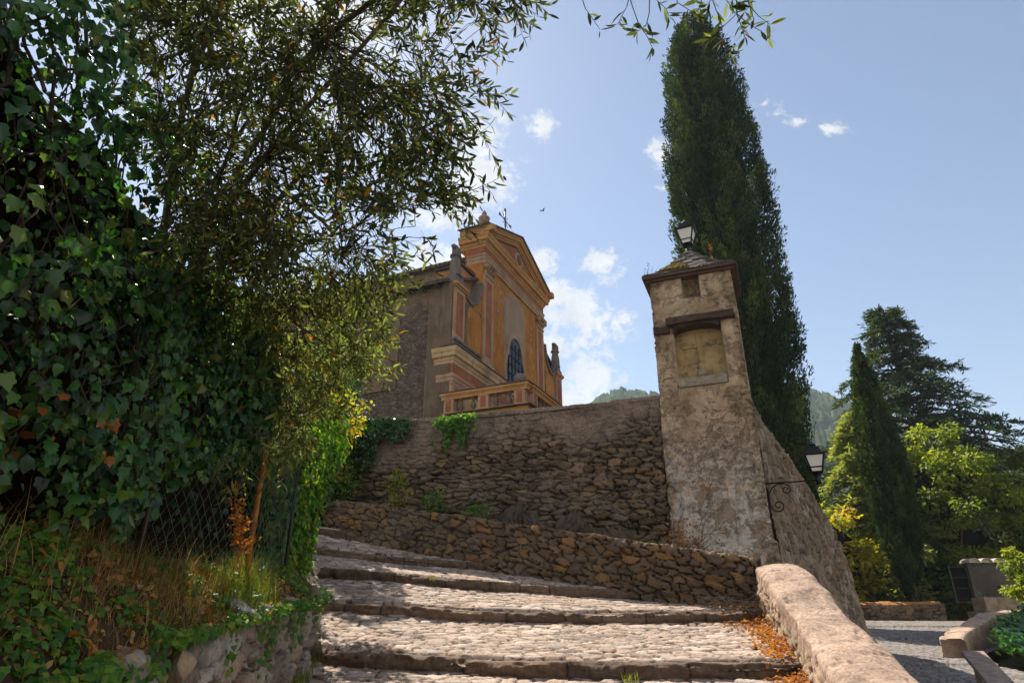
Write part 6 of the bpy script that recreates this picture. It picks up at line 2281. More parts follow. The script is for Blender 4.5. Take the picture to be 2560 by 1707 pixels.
for s_ in SPR:
    Yb = 2.3 + RNG.uniform(-0.12, 0.12)
    L, _ = polyline(np.array([at(a, b, Yb + 0.02 * i) for i, (a, b) in enumerate(s_)]), 12)
    bn.tubes(L[None], np.linspace(0.0030, 0.0014, 12)[None], 4)
    for j in (5, 6, 8, 9, 10, 11, 11, 11):
        if RNG.random() < 0.9:
            tan_ = unit(L[min(j, 11)] - L[min(j, 11) - 1])
            side_ = unit(np.cross(tan_, RNG.normal(size=3)))
            d_l = tan_ * RNG.uniform(0.3, 0.9) + side_ * 0.8
            lf.add(*leaves(L[j][None], d_l[None], unit(np.cross(d_l, RNG.normal(size=3)))[None], RNG.uniform(0.062, 0.092), OLV, np.array([RNG.random() * 0.93])))
bn.build('twigs', M_STEM, spray)
lf.build('leaves', M_SPRAY, spray)


# ------------------------------------------------------------------ cypresses
def cypress(name, label, base, H, prof, seed, nplume, per, leaf, lean=0.0, bare=0.5, trunk_r=0.16):
    root = thing(name, tuple(base), label, 'cypress', group=None)
    zs, rs = zip(*prof)
    zf = RNG.random(nplume * 2)
    r_here = np.interp(zf, zs, rs)
    keep = RNG.random(nplume * 2) < (0.25 + 0.75 * r_here / max(rs))
    zf = zf[keep][:nplume]
    n = len(zf)
    a = RNG.uniform(0, 2 * np.pi, n)
    lump = 0.72 + 0.40 * fbm(a * 1.5 + seed, zf * H * 0.45, seed, 3) + 0.20 * fbm(a * 5.0 + seed, zf * H * 0.8, seed + 2, 2) + 0.03 * RNG.normal(size=n)
    lump = lump * (1 - 0.2 * (RNG.random(n) < 0.06))
    rr = np.interp(zf, zs, rs) * lump * 0.86
    rr *= np.where(RNG.random(n) < 0.30, RNG.uniform(0.6, 0.95, n), 1.0)
    c = np.stack([rr * np.cos(a), rr * np.sin(a), zf * H], -1)
    out = np.stack([np.cos(a), np.sin(a), 0 * a], -1)
    ax = unit(out * RNG.uniform(0.15, 0.55, n)[:, None] + np.array((0, 0, 1.0)) + RNG.normal(0, 0.12, (n, 3)))
    Lp = RNG.uniform(0.45, 0.95, n) * (H / 17.0) ** 0.9 * np.where(zf > 0.93, 0.8, 1)
    # needles of each plume
    s = RNG.random((n, per))
    off = RNG.normal(0, 1, (n, per, 3))
    off = unit(off - (off * ax[:, None, :]).sum(2, keepdims=True) * ax[:, None, :] * 0.8) * RNG.uniform(0.75, 1.05, (n, per, 1))
    wid = (0.23 * np.sin(np.clip(s * 0.85 + 0.15, 0, 1) * np.pi) ** 0.8 + 0.012)[..., None] * Lp[:, None, None] * 0.85
    P = c[:, None, :] + ax[:, None, :] * (s * Lp[:, None])[..., None] - ax[:, None, :] * (Lp * 0.45)[:, None, None] + off * wid
    D = 0.9 * ax[:, None, :] + 0.35 * off + 0.18 * RNG.normal(size=off.shape)
    P = P.reshape(-1, 3)
    D = unit(D.reshape(-1, 3))
    N = unit(off.reshape(-1, 3) + 0.35 * rand_dir(len(D)))
    base_t = np.repeat(np.clip(0.36 + 0.75 * (fbm(a * 2.2, zf * H * 0.9, seed + 5, 3) - 0.5) * 2 + 0.14 * RNG.normal(size=n), 0, 1), per)
    bn = Bunch()
    bn.add(*leaves(P + np.array(base), D, N, RNG.uniform(leaf * .6, leaf * 1.3, len(P)), tpl_sliver(0.20), np.clip(base_t + 0.28 * (s.reshape(-1) - 0.5) + 0.12 * RNG.normal(size=len(P)), 0, 1)))
    bn.build('crown', M_CYP, root)
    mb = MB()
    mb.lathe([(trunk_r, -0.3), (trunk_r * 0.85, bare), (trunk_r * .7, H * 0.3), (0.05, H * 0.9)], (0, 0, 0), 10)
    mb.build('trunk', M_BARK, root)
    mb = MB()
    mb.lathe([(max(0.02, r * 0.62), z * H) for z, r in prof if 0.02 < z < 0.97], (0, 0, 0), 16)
    mb.build('shade_core', M_CORE, root)
    return root


# radius profile read along the height (fraction, metres)
B1 = (8.54, 22.0, 0.9)
H1 = 24.95
cypress('tall_cypress', 'very tall dark cypress behind the oratory, with two reddish dry tips', B1, H1,
        [(0.0, 0.4), (0.03, 1.2), (0.10, 1.75), (0.25, 1.95), (0.45, 2.02), (0.58, 1.97), (0.70, 1.9), (0.80, 1.68), (0.88, 1.45), (0.94, 1.1), (0.98, 0.62), (1.0, 0.2)], 611, 3300, 60, 0.115)
for dx_, dz in ((-0.38, -0.25), (0.30, -0.30)):
    bn = Bunch()
    m_k = 260
    u_ = RNG.random(m_k)
    P = np.array(B1) + np.array((dx_, -0.15, H1 + dz)) + np.stack([RNG.normal(0, 0.10, m_k) * (1.1 - u_), RNG.normal(0, 0.10, m_k) * (1.1 - u_), 0.9 * u_ - 0.2], -1)
    bn.add(*leaves(P, unit(rand_dir(m_k) * 0.6 + np.array((0, 0, 1.0))), rand_dir(m_k), RNG.uniform(.07, .16, m_k), tpl_sliver(0.2), RNG.random(m_k) * 0.4))
    bn.build('dry_tip', M_DRYTIP, bpy.data.objects['tall_cypress'])
cypress('slim_cypress', 'slim dark cypress standing behind the low far wall, right of the wall lantern', (15.15, 26.0, 0.45), 10.4,
        [(0.0, 0.15), (0.06, 0.16), (0.10, 0.42), (0.2, 0.64), (0.35, 0.82), (0.5, 0.82), (0.65, 0.70), (0.78, 0.50), (0.9, 0.26), (0.97, 0.09), (1.0, 0.04)], 633, 2300, 34, 0.10, bare=1.0, trunk_r=0.2)


# ------------------------------------------------------------------ conifers with tiers of boughs
def conifer(name, label, base, H, spread, seed, nb, per, leaf, mat, cat='cedar', z_lo=0.12, droop=0.25, flat_=0.5, crown=None, trunk_r=0.3, tip_len=0.9):
    rs = np.random.default_rng(seed)
    root = thing(name, tuple(base), label, cat)
    base = np.array(base)
    bn, wd = Bunch(), Bunch()
    z = base[2] + H
    tl_, tr_ = [], []
    for i in range(nb):
        f = z_lo + (1 - z_lo) * (i + rs.random()) / nb
        a = i * 2.399 + rs.normal(0, 0.4)
        L = spread * float(np.interp(f, [q[0] for q in crown], [q[1] for q in crown])) * rs.uniform(0.7, 1.15)
        L = max(L, 0.3)
        d = np.array((math.cos(a), math.sin(a), 0))
        p0 = base + np.array((0, 0, H * f))
        t = np.linspace(0, 1, 9)[:, None]
        rise = rs.uniform(0.05, 0.3)
        line = p0 + d * L * t + np.array((0, 0, 1)) * L * (rise * t - (droop + rise) * t ** 2.2)
        tl_.append(line)
        tr_.append(np.linspace(0.035 + 0.012 * L, 0.008, 9))
        # side sprays along the bough
        ns = int(per * (0.35 + L / spread))
        s = rs.random(ns) ** 0.7
        sd = np.cross(d, (0, 0, 1))
        sl_ = rs.uniform(0.25, 1.0, ns) * tip_len * (1.05 - 0.5 * s)
        sg = rs.choice([-1, 1], ns)
        for si, sl1, sg1 in zip(s, sl_, sg):
            b = p0 + d * L * si + np.array((0, 0, 1)) * L * (rise * si - (droop + rise) * si ** 2.2)
            sdir = unit(d * rs.uniform(0.3, 0.9) + sd * sg1 * rs.uniform(0.2, 1.0) + np.array((0, 0, rs.normal(-0.05, flat_ * 0.3) - droop * 0.5)))
            m = int(10 + 16 * sl1 / tip_len)
            u = rs.random(m)
            P = b + sdir * (u * sl1)[:, None] + rs.normal(0, 0.05 * sl1 + 0.02, (m, 3)) * np.array((1, 1, 0.6)) - np.array((0, 0, 1)) * (0.25 * droop * sl1 * u ** 2)[:, None]
            D = unit(sdir + rs.normal(0, 0.55, (m, 3)) * np.array((1, 1, 0.7)))
            N = unit(np.array((0, 0, 1.0)) + rs.normal(0, 0.5, (m, 3)))
            bn.add(*leaves(P, D, N, rs.uniform(leaf * .6, leaf * 1.3, m), tpl_sliver(0.11), np.clip(rs.random() * 0.6 + rs.random(m) * 0.4, 0, 1)))
    bn.build('crown', mat, root)
    wd.tubes(np.stack(tl_), np.stack(tr_), 5)
    t = np.linspace(0, 1, 12)
    wd.tubes((base + np.array((0, 0, 1)) * (t * H)[:, None])[None], np.interp(t, [0, 1], [trunk_r, 0.03])[None], 9)
    wd.build('trunk', M_BARK, root)
    return root


conifer('dark_cedar', 'tall dark cedar with ragged spreading boughs behind the slim cypress', (21.9, 34.0, -0.5), 17.2, 8.2, 71, 180, 32, 0.26, M_CEDAR, z_lo=0.16, droop=0.22,
        crown=[(0.0, 0.9), (0.3, 1.15), (0.5, 0.80), (0.65, 0.52), (0.8, 0.28), (0.92, 0.16), (1.0, 0.05)], trunk_r=0.42, tip_len=1.2)
conifer('pale_conifer', 'pale feathery conifer with drooping sunlit sprays between the wall lantern and the slim cypress', (17.0, 30.5, -0.6), 10.0, 4.7, 72, 95, 30, 0.26, M_PALECED, 'conifer', z_lo=0.10, droop=0.45,
        crown=[(0.0, 0.9), (0.25, 1.0), (0.5, 0.78), (0.75, 0.42), (1.0, 0.05)], trunk_r=0.25, tip_len=1.1)  # separate pale tree standing for the cedar's sunlit lower boughs


# ------------------------------------------------------------------ broadleaf trees
def broadleaf(name, label, base, crown_c, rad, seed, nclump, per, leaf, mat, cat='tree', trunk_r=0.18, clump_r=0.28, tpl=OVAL):
    rs = np.random.default_rng(seed)
    root = thing(name, tuple(base), label, cat)
    base, c, rad = np.array(base), np.array(crown_c), np.array(rad)
    u = unit(rs.normal(size=(nclump, 3))) * (rs.random((nclump, 1)) ** 0.35)
    u *= (0.8 + 0.35 * rs.random((nclump, 1)))
    cl = c + u * rad
    n = nclump * per
    k = np.repeat(np.arange(nclump), per)
    cr = rs.uniform(0.6, 1.3, nclump) * clump_r
    P = cl[k] + unit(rs.normal(size=(n, 3))) * (rs.random((n, 1)) ** 0.5) * cr[k][:, None] * np.mean(rad) * np.array((1.15, 1.15, 0.75))
    out = unit(P - cl[k] + np.array((0, 0, .05)))
    D = unit(out + rs.normal(0, .6, (n, 3)) + np.array((0, 0, -.35)))
    N = unit(np.array((0, 0, 1.0)) + 0.4 * out + rs.normal(0, .5, (n, 3)))
    bn = Bunch()
    tt_ = np.clip(rs.random(nclump)[k] * 0.55 + rs.random(n) * 0.45, 0, 1)
    bn.add(*leaves(P, D, N, rs.uniform(leaf * .6, leaf * 1.25, n), tpl, tt_))
    bn.build('crown', mat, root)
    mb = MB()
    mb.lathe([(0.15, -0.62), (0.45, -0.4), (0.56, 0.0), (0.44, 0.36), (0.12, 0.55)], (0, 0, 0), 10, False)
    ig = mb.build('shade_core', M_CORE, root)
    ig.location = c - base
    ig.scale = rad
    wd = Bunch()
    f0 = base + (c - base) * 0.45
    t = np.linspace(0, 1, 8)
    wd.tubes((base + (f0 - base) * t[:, None] + 0.05 * np.sin(t * 5)[:, None])[None], np.linspace(trunk_r, trunk_r * .65, 8)[None], 9)
    sel = rs.choice(nclump, min(26, nclump), replace=False)
    for i in sel:
        L = limb(f0, cl[i], 0.1, 8, 0.1)
        wd.tubes(L[None], np.linspace(trunk_r * .45, 0.015, 8)[None], 5)
    wd.build('trunk', M_BARK, root)
    return root


def atp(px, py, Y):
    return at(px, py, Y)


broadleaf('yellow_green_tree', 'round yellow green broadleaf tree behind the fountain', (18.9, 29.0, -0.2), (19.0, 29.0, 4.4), (3.3, 3.0, 3.6), 81, 210, 150, 0.18, M_PLANE, trunk_r=0.22, clump_r=0.155)
broadleaf('roadside_tree', 'bushy yellow green tree at the far right edge beyond the fountain', (24.4, 30.0, -0.5), (24.2, 30.0, 3.4), (3.2, 2.8, 3.6), 82, 170, 140, 0.18, M_PLANE, trunk_r=0.2, clump_r=0.155)
broadleaf('young_tree', 'low yellow green bush in front of the railing at the right edge', (15.5, 19.8, 0.0), (15.45, 19.8, 1.05), (0.85, 0.8, 1.15), 83, 60, 130, 0.12, M_PLANE, cat='bush', trunk_r=0.06, clump_r=0.26)
broadleaf('yellow_bush', 'yellow green leafy bush behind the wall lantern', (13.6, 27.5, -0.8), (13.3, 27.5, 2.0), (1.5, 1.4, 2.5), 84, 60, 90, 0.2, M_YEL, cat='bush', trunk_r=0.1, clump_r=0.24)
broadleaf('shaded_tree', 'dark green shaded tree under the pale conifer by the far low wall', (17.4, 28.6, -0.3), (17.0, 29.0, 1.6), (3.4, 1.2, 1.5), 85, 70, 90, 0.2, M_IVYB, trunk_r=0.12, clump_r=0.24)
broadleaf('valley_tree', 'broad green tree lower down behind the garden terrace', (26.5, 42.0, -2.0), (27.0, 42.0, 3.5), (6.0, 4.0, 4.2), 86, 90, 90, 0.35, M_CYP, trunk_r=0.3, clump_r=0.25)
# dark hedge behind the curved parapet
root = thing('parapet_hedge', (12.5, 16.0, -0.8), 'dark ivy hedge falling behind the curved parapet', 'hedge')
n = 9000
t = RNG.random(n)
bx = np.interp(t, np.linspace(0, 1, 6), [8.9, 9.9, 10.9, 12.0, 13.3, 16.0])
by = np.interp(t, np.linspace(0, 1, 6), [13.2, 14.6, 15.6, 16.7, 18.0, 19.8])
bt = np.interp(t, np.linspace(0, 1, 6), [-0.55, -0.30, -0.08, 0.12, 0.28, 0.40])
q = RNG.random(n) ** 0.8
nxv = np.array((0.72, -0.70))
P = np.stack([bx + nxv[0] * (0.10 + 1.8 * q) + RNG.normal(0, .06, n), by + nxv[1] * (0.10 + 1.8 * q) + RNG.normal(0, .06, n), bt + 0.05 - 0.9 * q ** 1.5 + RNG.normal(0, .05, n) + 0.25 * (fbm(t * 9, q * 4, 88, 3) - 0.5)], -1)
D = np.stack([0.6 + RNG.normal(0, .5, n), -0.6 + RNG.normal(0, .5, n), -0.7 + RNG.normal(0, .4, n)], -1)
N = unit(np.stack([0.5 + RNG.normal(0, .4, n), -0.5 + RNG.normal(0, .4, n), 0.9 + RNG.normal(0, .4, n)], -1))
bn = Bunch()
bn.add(*leaves(P, D, N, RNG.uniform(.06, .12, n), IVY, np.clip(RNG.random(n) * 0.8 + 0.15 * (q < .12), 0, .96)))
bn.build('foliage', M_IVY, root)
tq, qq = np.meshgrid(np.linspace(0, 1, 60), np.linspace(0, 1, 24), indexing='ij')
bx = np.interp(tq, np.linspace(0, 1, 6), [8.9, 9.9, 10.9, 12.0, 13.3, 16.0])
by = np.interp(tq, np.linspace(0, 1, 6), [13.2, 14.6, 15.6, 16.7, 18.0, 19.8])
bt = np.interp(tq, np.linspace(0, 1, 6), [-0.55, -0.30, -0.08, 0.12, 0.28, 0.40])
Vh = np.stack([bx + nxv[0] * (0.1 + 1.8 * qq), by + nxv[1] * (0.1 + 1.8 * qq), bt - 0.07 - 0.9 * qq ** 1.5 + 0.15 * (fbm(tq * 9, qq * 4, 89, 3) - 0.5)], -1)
np_mesh('shade_core', Vh.reshape(-1, 3) - np.array(root.location), [grid_faces(60, 24)], M_CORE, None, True, root)


# ------------------------------------------------------------------ wire fence
fence = thing('wire_fence', (-2.04, 5.2, 0.2), 'chain link fence with a rusty post between the ivy and the steps', 'fence')
M_WIRE = simple('galvanised_wire', (0.12, 0.15, 0.15), 0.45, 0.6, var=0.2)
M_RUSTP = simple('rusty_post', (0.34, 0.15, 0.045), 0.85, 0.1, var=0.5, scale=16, bump=0.6, bs=70)
fy0, fy1, fz0, fz1, cellw = 3.75, 7.05, 0.30, 1.62, 0.060
bn = Bunch()
ncol = int((fy1 - fy0) / cellw)
nrow = int((fz1 - fz0) / cellw)
lines = []
for c in range(ncol):
    zs = fz0 + np.arange(nrow + 1) * cellw
    ys = fy0 + c * cellw + (np.arange(nrow + 1) % 2) * cellw if c % 2 == 0 else fy0 + c * cellw + ((np.arange(nrow + 1) + 1) % 2) * cellw
    yv = ys
    bulge = 0.05 * (fbm(yv * 1.2, zs * 1.5, 700, 3) - 0.5) * 2
    lines.append(np.stack([-2.06 - 0.015 * (yv - 5) - 0.16 * np.clip(yv - 5.3, 0, 9) + bulge + 0.004 * (np.arange(nrow + 1) % 2), yv, zs + 0.05 * (yv - 5) + 0.02 * (fbm(yv * 2, zs * 2, 701, 2) - 0.5)], -1))
bn.tubes(np.stack(lines), np.full((ncol, nrow + 1), 0.0014), 4)
bn.build('wire_mesh', M_WIRE, fence)
bn = Bunch()
yv = np.linspace(fy0 - 0.3, 5.25, 24)
bn.tubes(np.stack([np.full(24, -2.02), yv, 1.02 + 0.05 * np.sin((yv - fy0) * 2.2) - 0.02 * (yv - 4)], -1)[None], np.full((1, 24), 0.0032), 5)
bn.build('tension_wire', M_WIRE, fence)
mb = MB()
mb.tube([(-2.035, 5.2, 0.10), (-2.035, 5.2, 1.0), (-2.02, 5.2, 1.75)], 0.024, 8)
mb.build('post', M_RUSTP, fence, loc=tuple(fence.location)).location = (0, 0, 0)
for x, y in ((-2.06, 3.7), (-2.36, 7.05)):
    mb = MB()
    mb.tube([(x, y, 0.1), (x, y, 1.7)], 0.018, 8)
    mb.build('post', M_PIPE, fence, loc=tuple(fence.location)).location = (0, 0, 0)


# ------------------------------------------------------------------ grasses, ground ivy, dry stalks
def blades(P, h, lean, width, seg=4, tint=None, spread=0.35):
    n = len(P)
    a = RNG.uniform(0, 2 * np.pi, n)
    d = np.stack([np.cos(a), np.sin(a), 0 * a], -1)
    h = np.broadcast_to(h, (n,)) * RNG.uniform(0.6, 1.3, n)
    t = np.linspace(0, 1, seg + 1)[None, :, None]
    ln = RNG.uniform(0.1, 1.0, n)[:, None, None] * lean
    C = P[:, None, :] + np.array((0, 0, 1.0)) * (t * (1 - 0.35 * ln * t)) * h[:, None, None] + d[:, None, :] * ln * t ** 2 * h[:, None, None]
    s = np.stack([-np.sin(a), np.cos(a), 0 * a], -1)
    wd_ = np.broadcast_to(width, (n,))[:, None, None] * (1 - t * 0.92)
    V = np.concatenate([C - s[:, None, :] * wd_, C + s[:, None, :] * wd_], 1)
    k = seg + 1
    f = np.array([(i, i + 1, k + i + 1, k + i) for i in range(seg)])
    F = (f[None] + (np.arange(n) * 2 * k)[:, None, None]).reshape(-1, 4)
    tn_ = RNG.random(n) if tint is None else tint
    return V.reshape(-1, 3), F, np.repeat(tn_, 2 * k)


def bank_pts(n, y0, y1, q0, q1):
    Y = RNG.uniform(y0, y1, n)
    q = RNG.uniform(q0, q1, n)
    X = edge_x(Y) + 0.02 - q
    return np.stack([X, Y, left_z(X, Y)], -1)


# matted dry grass near the camera
g1 = Bunch()
P = bank_pts(3600, 1.5, 4.8, -0.02, 0.45)
P = P[fbm(P[:, 0] * 5, P[:, 1] * 3.0, 801, 3) > 0.46]
g1.add(*blades(P, RNG.uniform(0.07, 0.26, len(P)), 2.6, 0.0019, 5))
P = bank_pts(700, 1.8, 4.6, 0.1, 0.5)
P = np.repeat(P[::6], 6, 0) + RNG.normal(0, 0.02, (len(P[::6]) * 6, 3))
g1.add(*blades(P, RNG.uniform(0.15, 0.36, len(P)), 1.5, 0.0019, 5))
tag(g1.build('dry_grass', M_STRAW, None), 'tangled straw coloured dry grass on the bank under the ivy', 'grass', kind='stuff')
g2 = Bunch()
P = bank_pts(4600, 3.6, 7.6, -0.02, 0.5)
P = P[fbm(P[:, 0] * 4, P[:, 1] * 2.5, 803, 3) > 0.45]
g2.add(*blades(P, RNG.uniform(0.06, 0.20, len(P)), 1.5, 0.0028, 4))
P = bank_pts(500, 4.5, 5.6, 0.0, 0.3)
g2.add(*blades(P, 0.26, 0.9, 0.0026, 4))
tag(g2.build('green_grass', M_GRASS, None), 'yellow green grass round the foot of the rusty post', 'grass', kind='stuff')
gi = Bunch()
n = 9500
P = bank_pts(n, 1.4, 7.4, -0.10, 0.55)
m_ = fbm(P[:, 0] * 6 + 3, P[:, 1] * 2.6, 805, 3) + 0.12 * sstep(3.8, 2.0, P[:, 1]) + 0.06 * sstep(4.8, 6, P[:, 1]) > 0.50
P = P[m_]
P[:, 2] += RNG.random(len(P)) * 0.06
P[:, 0] += RNG.random(len(P)) * 0.05
n = len(P)
D = np.stack([0.6 + RNG.normal(0, .5, n), RNG.normal(0, .5, n), -0.5 + RNG.normal(0, .4, n)], -1)
N = unit(np.stack([0.6 + RNG.normal(0, .4, n), -0.3 + RNG.normal(0, .4, n), 0.9 + RNG.normal(0, .4, n)], -1))
gi.add(*leaves(P, D, N, RNG.uniform(.022, .05, n), IVY, np.clip(RNG.random(n), 0, .96)))
# some leaves trail over the face of the stone wall
n = 900
Y = RNG.uniform(1.6, 6.8, n)
zt = np.interp(Y, [d_[1] for d_ in DRY], [d_[2] for d_ in DRY])
xw = np.interp(Y, [d_[1] for d_ in DRY], [d_[0] for d_ in DRY])
hang = np.clip(fbm(Y * 2.2, Y * 0, 806, 3) - 0.42, 0, 1) * 2.2 + 0.05
P = np.stack([xw + 0.06 + 0.05 * RNG.random(n), Y, zt + 0.05 - hang * RNG.random(n)], -1)
gi.add(*leaves(P, np.stack([0.3 + RNG.normal(0, .3, n), RNG.normal(0, .4, n), -1 + RNG.normal(0, .3, n)], -1), unit(np.stack([1 + RNG.normal(0, .3, n), -.3 + RNG.normal(0, .4, n), .4 + RNG.normal(0, .4, n)], -1)), RNG.uniform(.025, .055, n), IVY, RNG.random(n) * .96))
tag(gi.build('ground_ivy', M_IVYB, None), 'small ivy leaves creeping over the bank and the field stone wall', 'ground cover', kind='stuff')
# dead leaves and chaff matting the bank
gl = Bunch()
P = bank_pts(3800, 1.4, 7.0, -0.06, 0.5)
P[:, 2] += 0.03 * RNG.random(len(P))
P[:, 0] += 0.03 * RNG.random(len(P))
gl.add(*leaves(P, rand_dir(len(P)), unit(rand_dir(len(P)) * 0.7 + np.array((0.6, -.2, .7))), RNG.uniform(.015, .045, len(P)), OVAL))
tag(gl.build('leaf_chaff', M_STRAW, None), 'brown chaff and dead leaves matting the bank', 'dead leaves', kind='stuff')
# a few orange fallen leaves on the bank
gl = Bunch()
P = bank_pts(90, 1.8, 5.5, -0.05, 0.4)
P[:, 2] += 0.05
gl.add(*leaves(P, rand_dir(90), unit(rand_dir(90) + np.array((0.5, -.3, .8))), RNG.uniform(.04, .075, 90), OVAL))
tag(gl.build('brown_leaves', M_RUST, None), 'orange brown dead leaves caught in the grass of the bank', 'dead leaves', kind='stuff')
# rusty dry flower stalk by the post
st = thing('dry_weed', (-1.98, 4.85, 0.38), 'rust coloured dry weed with curled heads in front of the wire fence', 'weed')
bn = Bunch()
t = np.linspace(0, 1, 10)
for k in range(4):
    L = np.stack([-1.98 + (0.05 * k - 0.08) * t + 0.02 * np.sin(t * 6 + k), 4.85 + 0.05 * np.sin(t * 4 + k), 0.30 + (0.62 - 0.13 * k) * t], -1)
    bn.tubes(L[None], np.linspace(0.004, 0.0018, 10)[None], 4)
    m = 70
    u = 0.5 + 0.5 * RNG.random(m)
    P = np.stack([np.interp(u, t, L[:, j]) for j in range(3)], -1) + RNG.normal(0, 0.022, (m, 3))
    bn.add(*leaves(P, rand_dir(m), rand_dir(m), RNG.uniform(.014, .036, m), tpl_oval(0.35, .6, .5)))
bn.build('stalks', M_RUST, st)

# weeds in the planting bed under the tall wall
bd = Bunch()
n = 2600
f = RNG.random(n)
i_ = (f * (nb_ - 1)).astype(int)
j_ = RNG.integers(2, 22, n)
P = np.array(bedV)[i_ * 22 + j_] + RNG.normal(0, .05, (n, 3)) * np.array((1, 1, .2))
P = P[fbm(P[:, 0] * 2, P[:, 1] * 2, 811, 3) > 0.42]
bd.add(*blades(P, 0.17, 0.9, 0.0035, 3, tint=RNG.random(len(P)) * 0.7))
tag(bd.build('bed_grass', M_GRASS, None), 'shaded grass and weeds in the bed under the tall wall', 'grass', kind='stuff')
for k, (lx, ly, hgt, lab, mat_, sz) in enumerate([(-4.9, -0.55, 0.85, 'tall weed with sunlit yellow tips in the bed under the tall wall', M_PLANE, 0.075), (-6.1, -0.6, 0.8, 'reddish tipped rose bush near the left end of the bed', M_RUST, 0.06),
                                                   (-4.2, -0.45, 0.6, 'low dark weed at the foot of the tall wall below the ivy tuft', M_IVYB, 0.06), (-3.3, -0.5, 0.5, 'spindly green weed by the rock slabs of the tall wall', M_IVYB, 0.05)]):
    b = np.array(tw(lx, ly, np.interp(-lx, [0, 3, 6, 9], [1.0, 1.35, 1.9, 2.4])))
    shrub('weed', lab, b + np.array((0, 0, hgt * 0.62)), (0.26, 0.2, hgt * 0.42), 300, M_IVYB if k == 1 else mat_, sz, cat='weed', stems=9, base=b)
    if k == 1:
        bn = Bunch()
        P = b + np.array((-.1, 0, hgt * .75)) + RNG.normal(0, .10, (60, 3))
        bn.add(*leaves(P, rand_dir(60), rand_dir(60), 0.06, OVAL))
        bn.build('red_leaves', M_RUST, bpy.data.objects['weed.001'] if 'weed.001' in bpy.data.objects else None)
# dry creeper on the oratory's foot
root = thing('dry_creeper', tw(0.25, -0.05, 1.1), 'dry reddish creeper climbing the foot of the oratory', 'creeper')
bn = Bunch()
for k in range(16):
    t = np.linspace(0, 1, 14)
    x = RNG.uniform(-0.1, 0.5) + (RNG.uniform(0, 0.8)) * t + 0.05 * np.sin(t * 8 + k)
    z = 0.95 + RNG.uniform(0.2, 1.15) * t
    L = np.array([tw(a, -0.065 + 0.012 * math.sin(9 * a), c) for a, c in zip(x, z)])
    bn.tubes(L[None], np.linspace(0.004, 0.0016, 14)[None], 4)
bn.build('stems', M_STEM, root)
bn = Bunch()
n = 130
P = np.array([tw(RNG.normal(0.15, 0.16), -0.085 - 0.03 * RNG.random(), 1.05 + abs(RNG.normal(0, 0.22))) for _ in range(n)] + [tw(RNG.normal(0.68, 0.09), -0.08, RNG.normal(1.98, 0.07)) for _ in range(34)])
bn.add(*leaves(P, np.stack([RNG.normal(0, .5, len(P)), RNG.normal(0, .5, len(P)), -np.ones(len(P))], -1), unit(fr + RNG.normal(0, .5, (len(P), 3))), RNG.uniform(.03, .06, len(P)), OVAL))
bn.build('leaves', M_RUST, root)

# little plants on the oratory roof
root = thing('roof_weed', tw(1.22, 0.55, 6.22), 'orange dried weed standing on the oratory roof', 'weed')
bn = Bunch()
b = np.array(tw(1.22, 0.55, 6.22))
t = np.linspace(0, 1, 10)
bn.tubes((b + np.stack([0.02 * np.sin(t * 5), 0 * t, 0.62 * t], -1))[None], np.linspace(0.006, 0.003, 10)[None], 5)
m = 170
u = np.concatenate([RNG.random(110) ** 1.8 * 0.55, 0.8 + 0.2 * RNG.random(60)])
P = b + np.stack([RNG.normal(0, 0.018, m) * (1.3 - u), RNG.normal(0, 0.02, m), 0.62 * u], -1)
bn.add(*leaves(P, unit(rand_dir(m) + np.array((0, 0, .6))), rand_dir(m), RNG.uniform(.02, .05, m), OVAL, np.clip(u + 0.2 * RNG.normal(size=m), 0, 1)))
bn.build('stalk', M_RUST, root)
root = thing('bare_twigs', tw(0.02, 0.05, 5.95), 'bare dark twigs growing at the left corner of the oratory roof', 'twigs')
bn = Bunch()
b = np.array(tw(0.02, 0.05, 5.98))
for k in range(6):
    L = b + np.stack([(-0.12 + 0.07 * k) * t * RNG.uniform(.5, 1.2) + 0.015 * np.sin(t * 8 + k), 0 * t, RNG.uniform(0.2, 0.55) * t], -1)
    bn.tubes(L[None], np.linspace(0.004, 0.0015, 10)[None], 4)
    m = 6
    bn.add(*leaves(L[RNG.integers(4, 10, m)], rand_dir(m), rand_dir(m), 0.03, OVAL))
bn.build('twigs', M_STEM, root)

# orange leaf litter along the foot of the parapet, and dry twigs
n = 1500
Y = RNG.uniform(4.9, 8.9, n)
xe = np.interp(Y, [p[1] for p in PARA], [p[0] for p in PARA])
w_ = np.abs(RNG.normal(0, 0.13 + 0.10 * sstep(7.4, 8.6, Y), n))
X = xe - 0.03 - w_
zt = np.interp(Y, [5.0, 5.4, 6.42, 6.48, 7.4, 8.57, 8.62, 9.0], [-0.69, -0.66, -0.53, -0.385, -0.26, -0.08, 0.07, 0.1])
P = np.stack([X, Y, zt + 0.035 + 0.10 * np.exp(-w_ / 0.07) * RNG.random(n)], -1)
bn = Bunch()
bn.add(*leaves(P, unit(rand_dir(n) * np.array((1, 1, .5))), unit(np.array((0, 0, 1.0)) + 0.6 * rand_dir(n)), RNG.uniform(.025, .06, n), OVAL))
tag(bn.build('leaf_litter', M_RUST, None), 'orange fallen leaves drifted along the foot of the parapet', 'leaf litter', kind='stuff')
bn = Bunch()
m = 90
c = np.array((2.75, 8.45, 0.06))
P0 = c + RNG.normal(0, 1, (m, 3)) * np.array((0.22, 0.12, 0.05)) + np.array((0, 0, .06))
d0 = unit(rand_dir(m) * np.array((1.4, .6, .45)))
t = np.linspace(-0.5, 0.5, 6)[None, :, None]
bn.tubes(P0[:, None, :] + d0[:, None, :] * t * RNG.uniform(.15, .5, m)[:, None, None] + np.array((0, 0, 1)) * 0.05 * (0.25 - t ** 2), np.full((m, 6), 0.0025), 3)
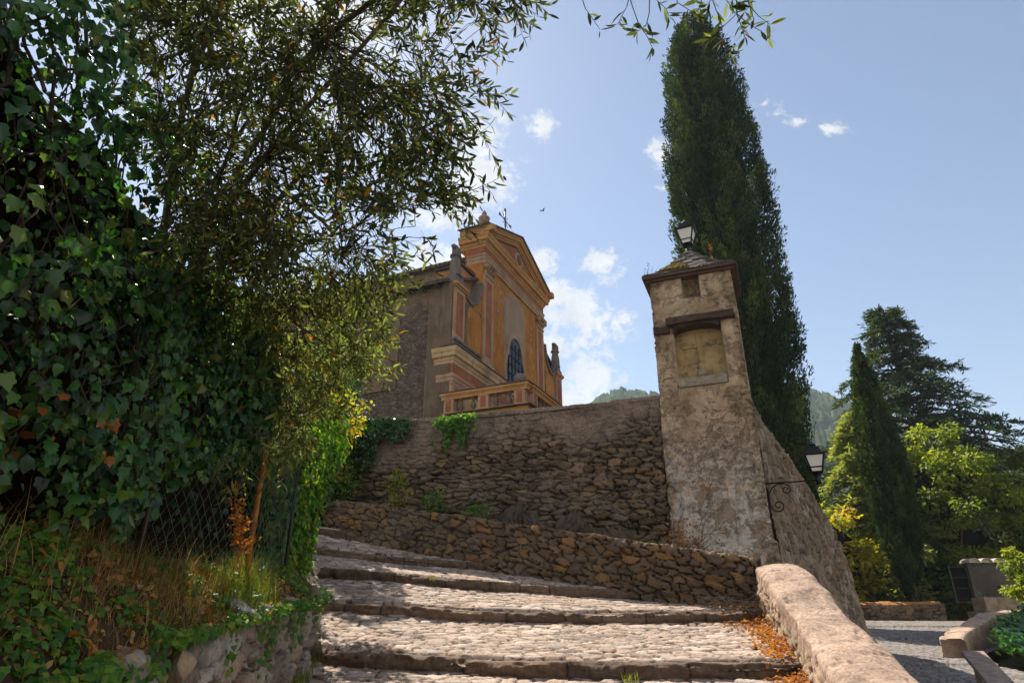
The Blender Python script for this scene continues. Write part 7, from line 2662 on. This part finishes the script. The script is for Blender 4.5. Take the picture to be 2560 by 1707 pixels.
tag(bn.build('dry_twigs', M_STEM, None), 'heap of dry brown twigs where the low wall meets the parapet', 'twigs', kind='stuff')

# small weeds rooted in the step joints
for k, (x, y, z, lab) in enumerate([(-1.75, 11.05, 0.92, 'tiny yellow weed on the riser below the upper step'), (-1.15, 9.80, 0.47, 'small green weed on the step riser in the middle'), (-2.35, 8.5, 0.06, 'rusty tuft at the left end of a step'), (0.95, 5.9, -0.50, 'tiny green sprig among the near cobbles')]):
    bn = Bunch()
    P = np.array((x, y, z)) + RNG.normal(0, .03, (26, 3)) * np.array((1, .6, .2))
    bn.add(*blades(P, 0.09, 1.2, 0.004, 3, tint=0.4 + 0.6 * RNG.random(26)))
    tag(bn.build('step_weed', M_GRASS if k != 2 else M_RUST, None, loc=(x, y, z)), lab, 'weed', group='weeds on the steps')
# tufts along the left foot of the steps
bn = Bunch()
n = 1100
Y = RNG.uniform(5.6, 9.5, n)
X = edge_x(Y) + 0.04 + 0.06 * RNG.normal(size=n)
zt = np.interp(Y, [5.5, 7.15, 7.25, 8.5, 8.65, 9.8], [-0.62, -0.43, -0.29, 0.02, 0.2, 0.45])
P = np.stack([X, Y, zt - 0.02], -1)
P = P[fbm(P[:, 1] * 2.2, P[:, 0] * 2, 821, 3) > 0.5]
bn.add(*blades(P, 0.13, 0.9, 0.003, 4))
tag(bn.build('edge_grass', M_GRASS, None), 'yellow green grass tufts along the left foot of the steps', 'grass', kind='stuff')

# a bird far off in the sky
bd_ = thing('bird', tuple(at(1357, 527, 40.0)), 'tiny dark bird in the sky right of the church cross', 'bird', 0.6)
M_BIRD = simple('dark_feathers', (0.02, 0.02, 0.022), 0.8)
mb = MB()
mb.tube([(-0.16, 0, 0), (-0.10, 0, 0.01), (0.0, 0, 0.0), (0.09, 0, 0.01), (0.14, 0, 0.02)], [0.012, 0.03, 0.042, 0.03, 0.012], 8)
for s_ in (-1, 1):
    mb.add([(0.06, 0.02 * s_, 0.02), (-0.05, 0.02 * s_, 0.02), (-0.06, 0.16 * s_, 0.09), (0.05, 0.15 * s_, 0.09), (-0.11, 0.34 * s_, 0.05)], [(0, 1, 2, 3), (3, 2, 4)])
mb.add([(-0.14, 0.0, 0.01), (-0.24, 0.05, 0.0), (-0.24, -0.05, 0.0)], [(0, 1, 2)])
mb.build('body', M_BIRD, bd_)


# ------------------------------------------------------------------ air: the far hills fade to blue
hz = MB()
hz.box((-700, -80, -18), (1100, 1250, 330))
m_ = bpy.data.materials.new('haze')
m_.use_nodes = True
m_.node_tree.nodes.clear()
n = NT(m_.node_tree)
vo = n.n('ShaderNodeVolumePrincipled')
vo.inputs['Color'].default_value = (0.66, 0.80, 1.0, 1)
vo.inputs['Density'].default_value = 0.00038
vo.inputs['Anisotropy'].default_value = 0.2
out = n.n('ShaderNodeOutputMaterial')
n.link(vo.outputs[0], out.inputs['Volume'])
tag(hz.build('haze', m_), kind='stuff')
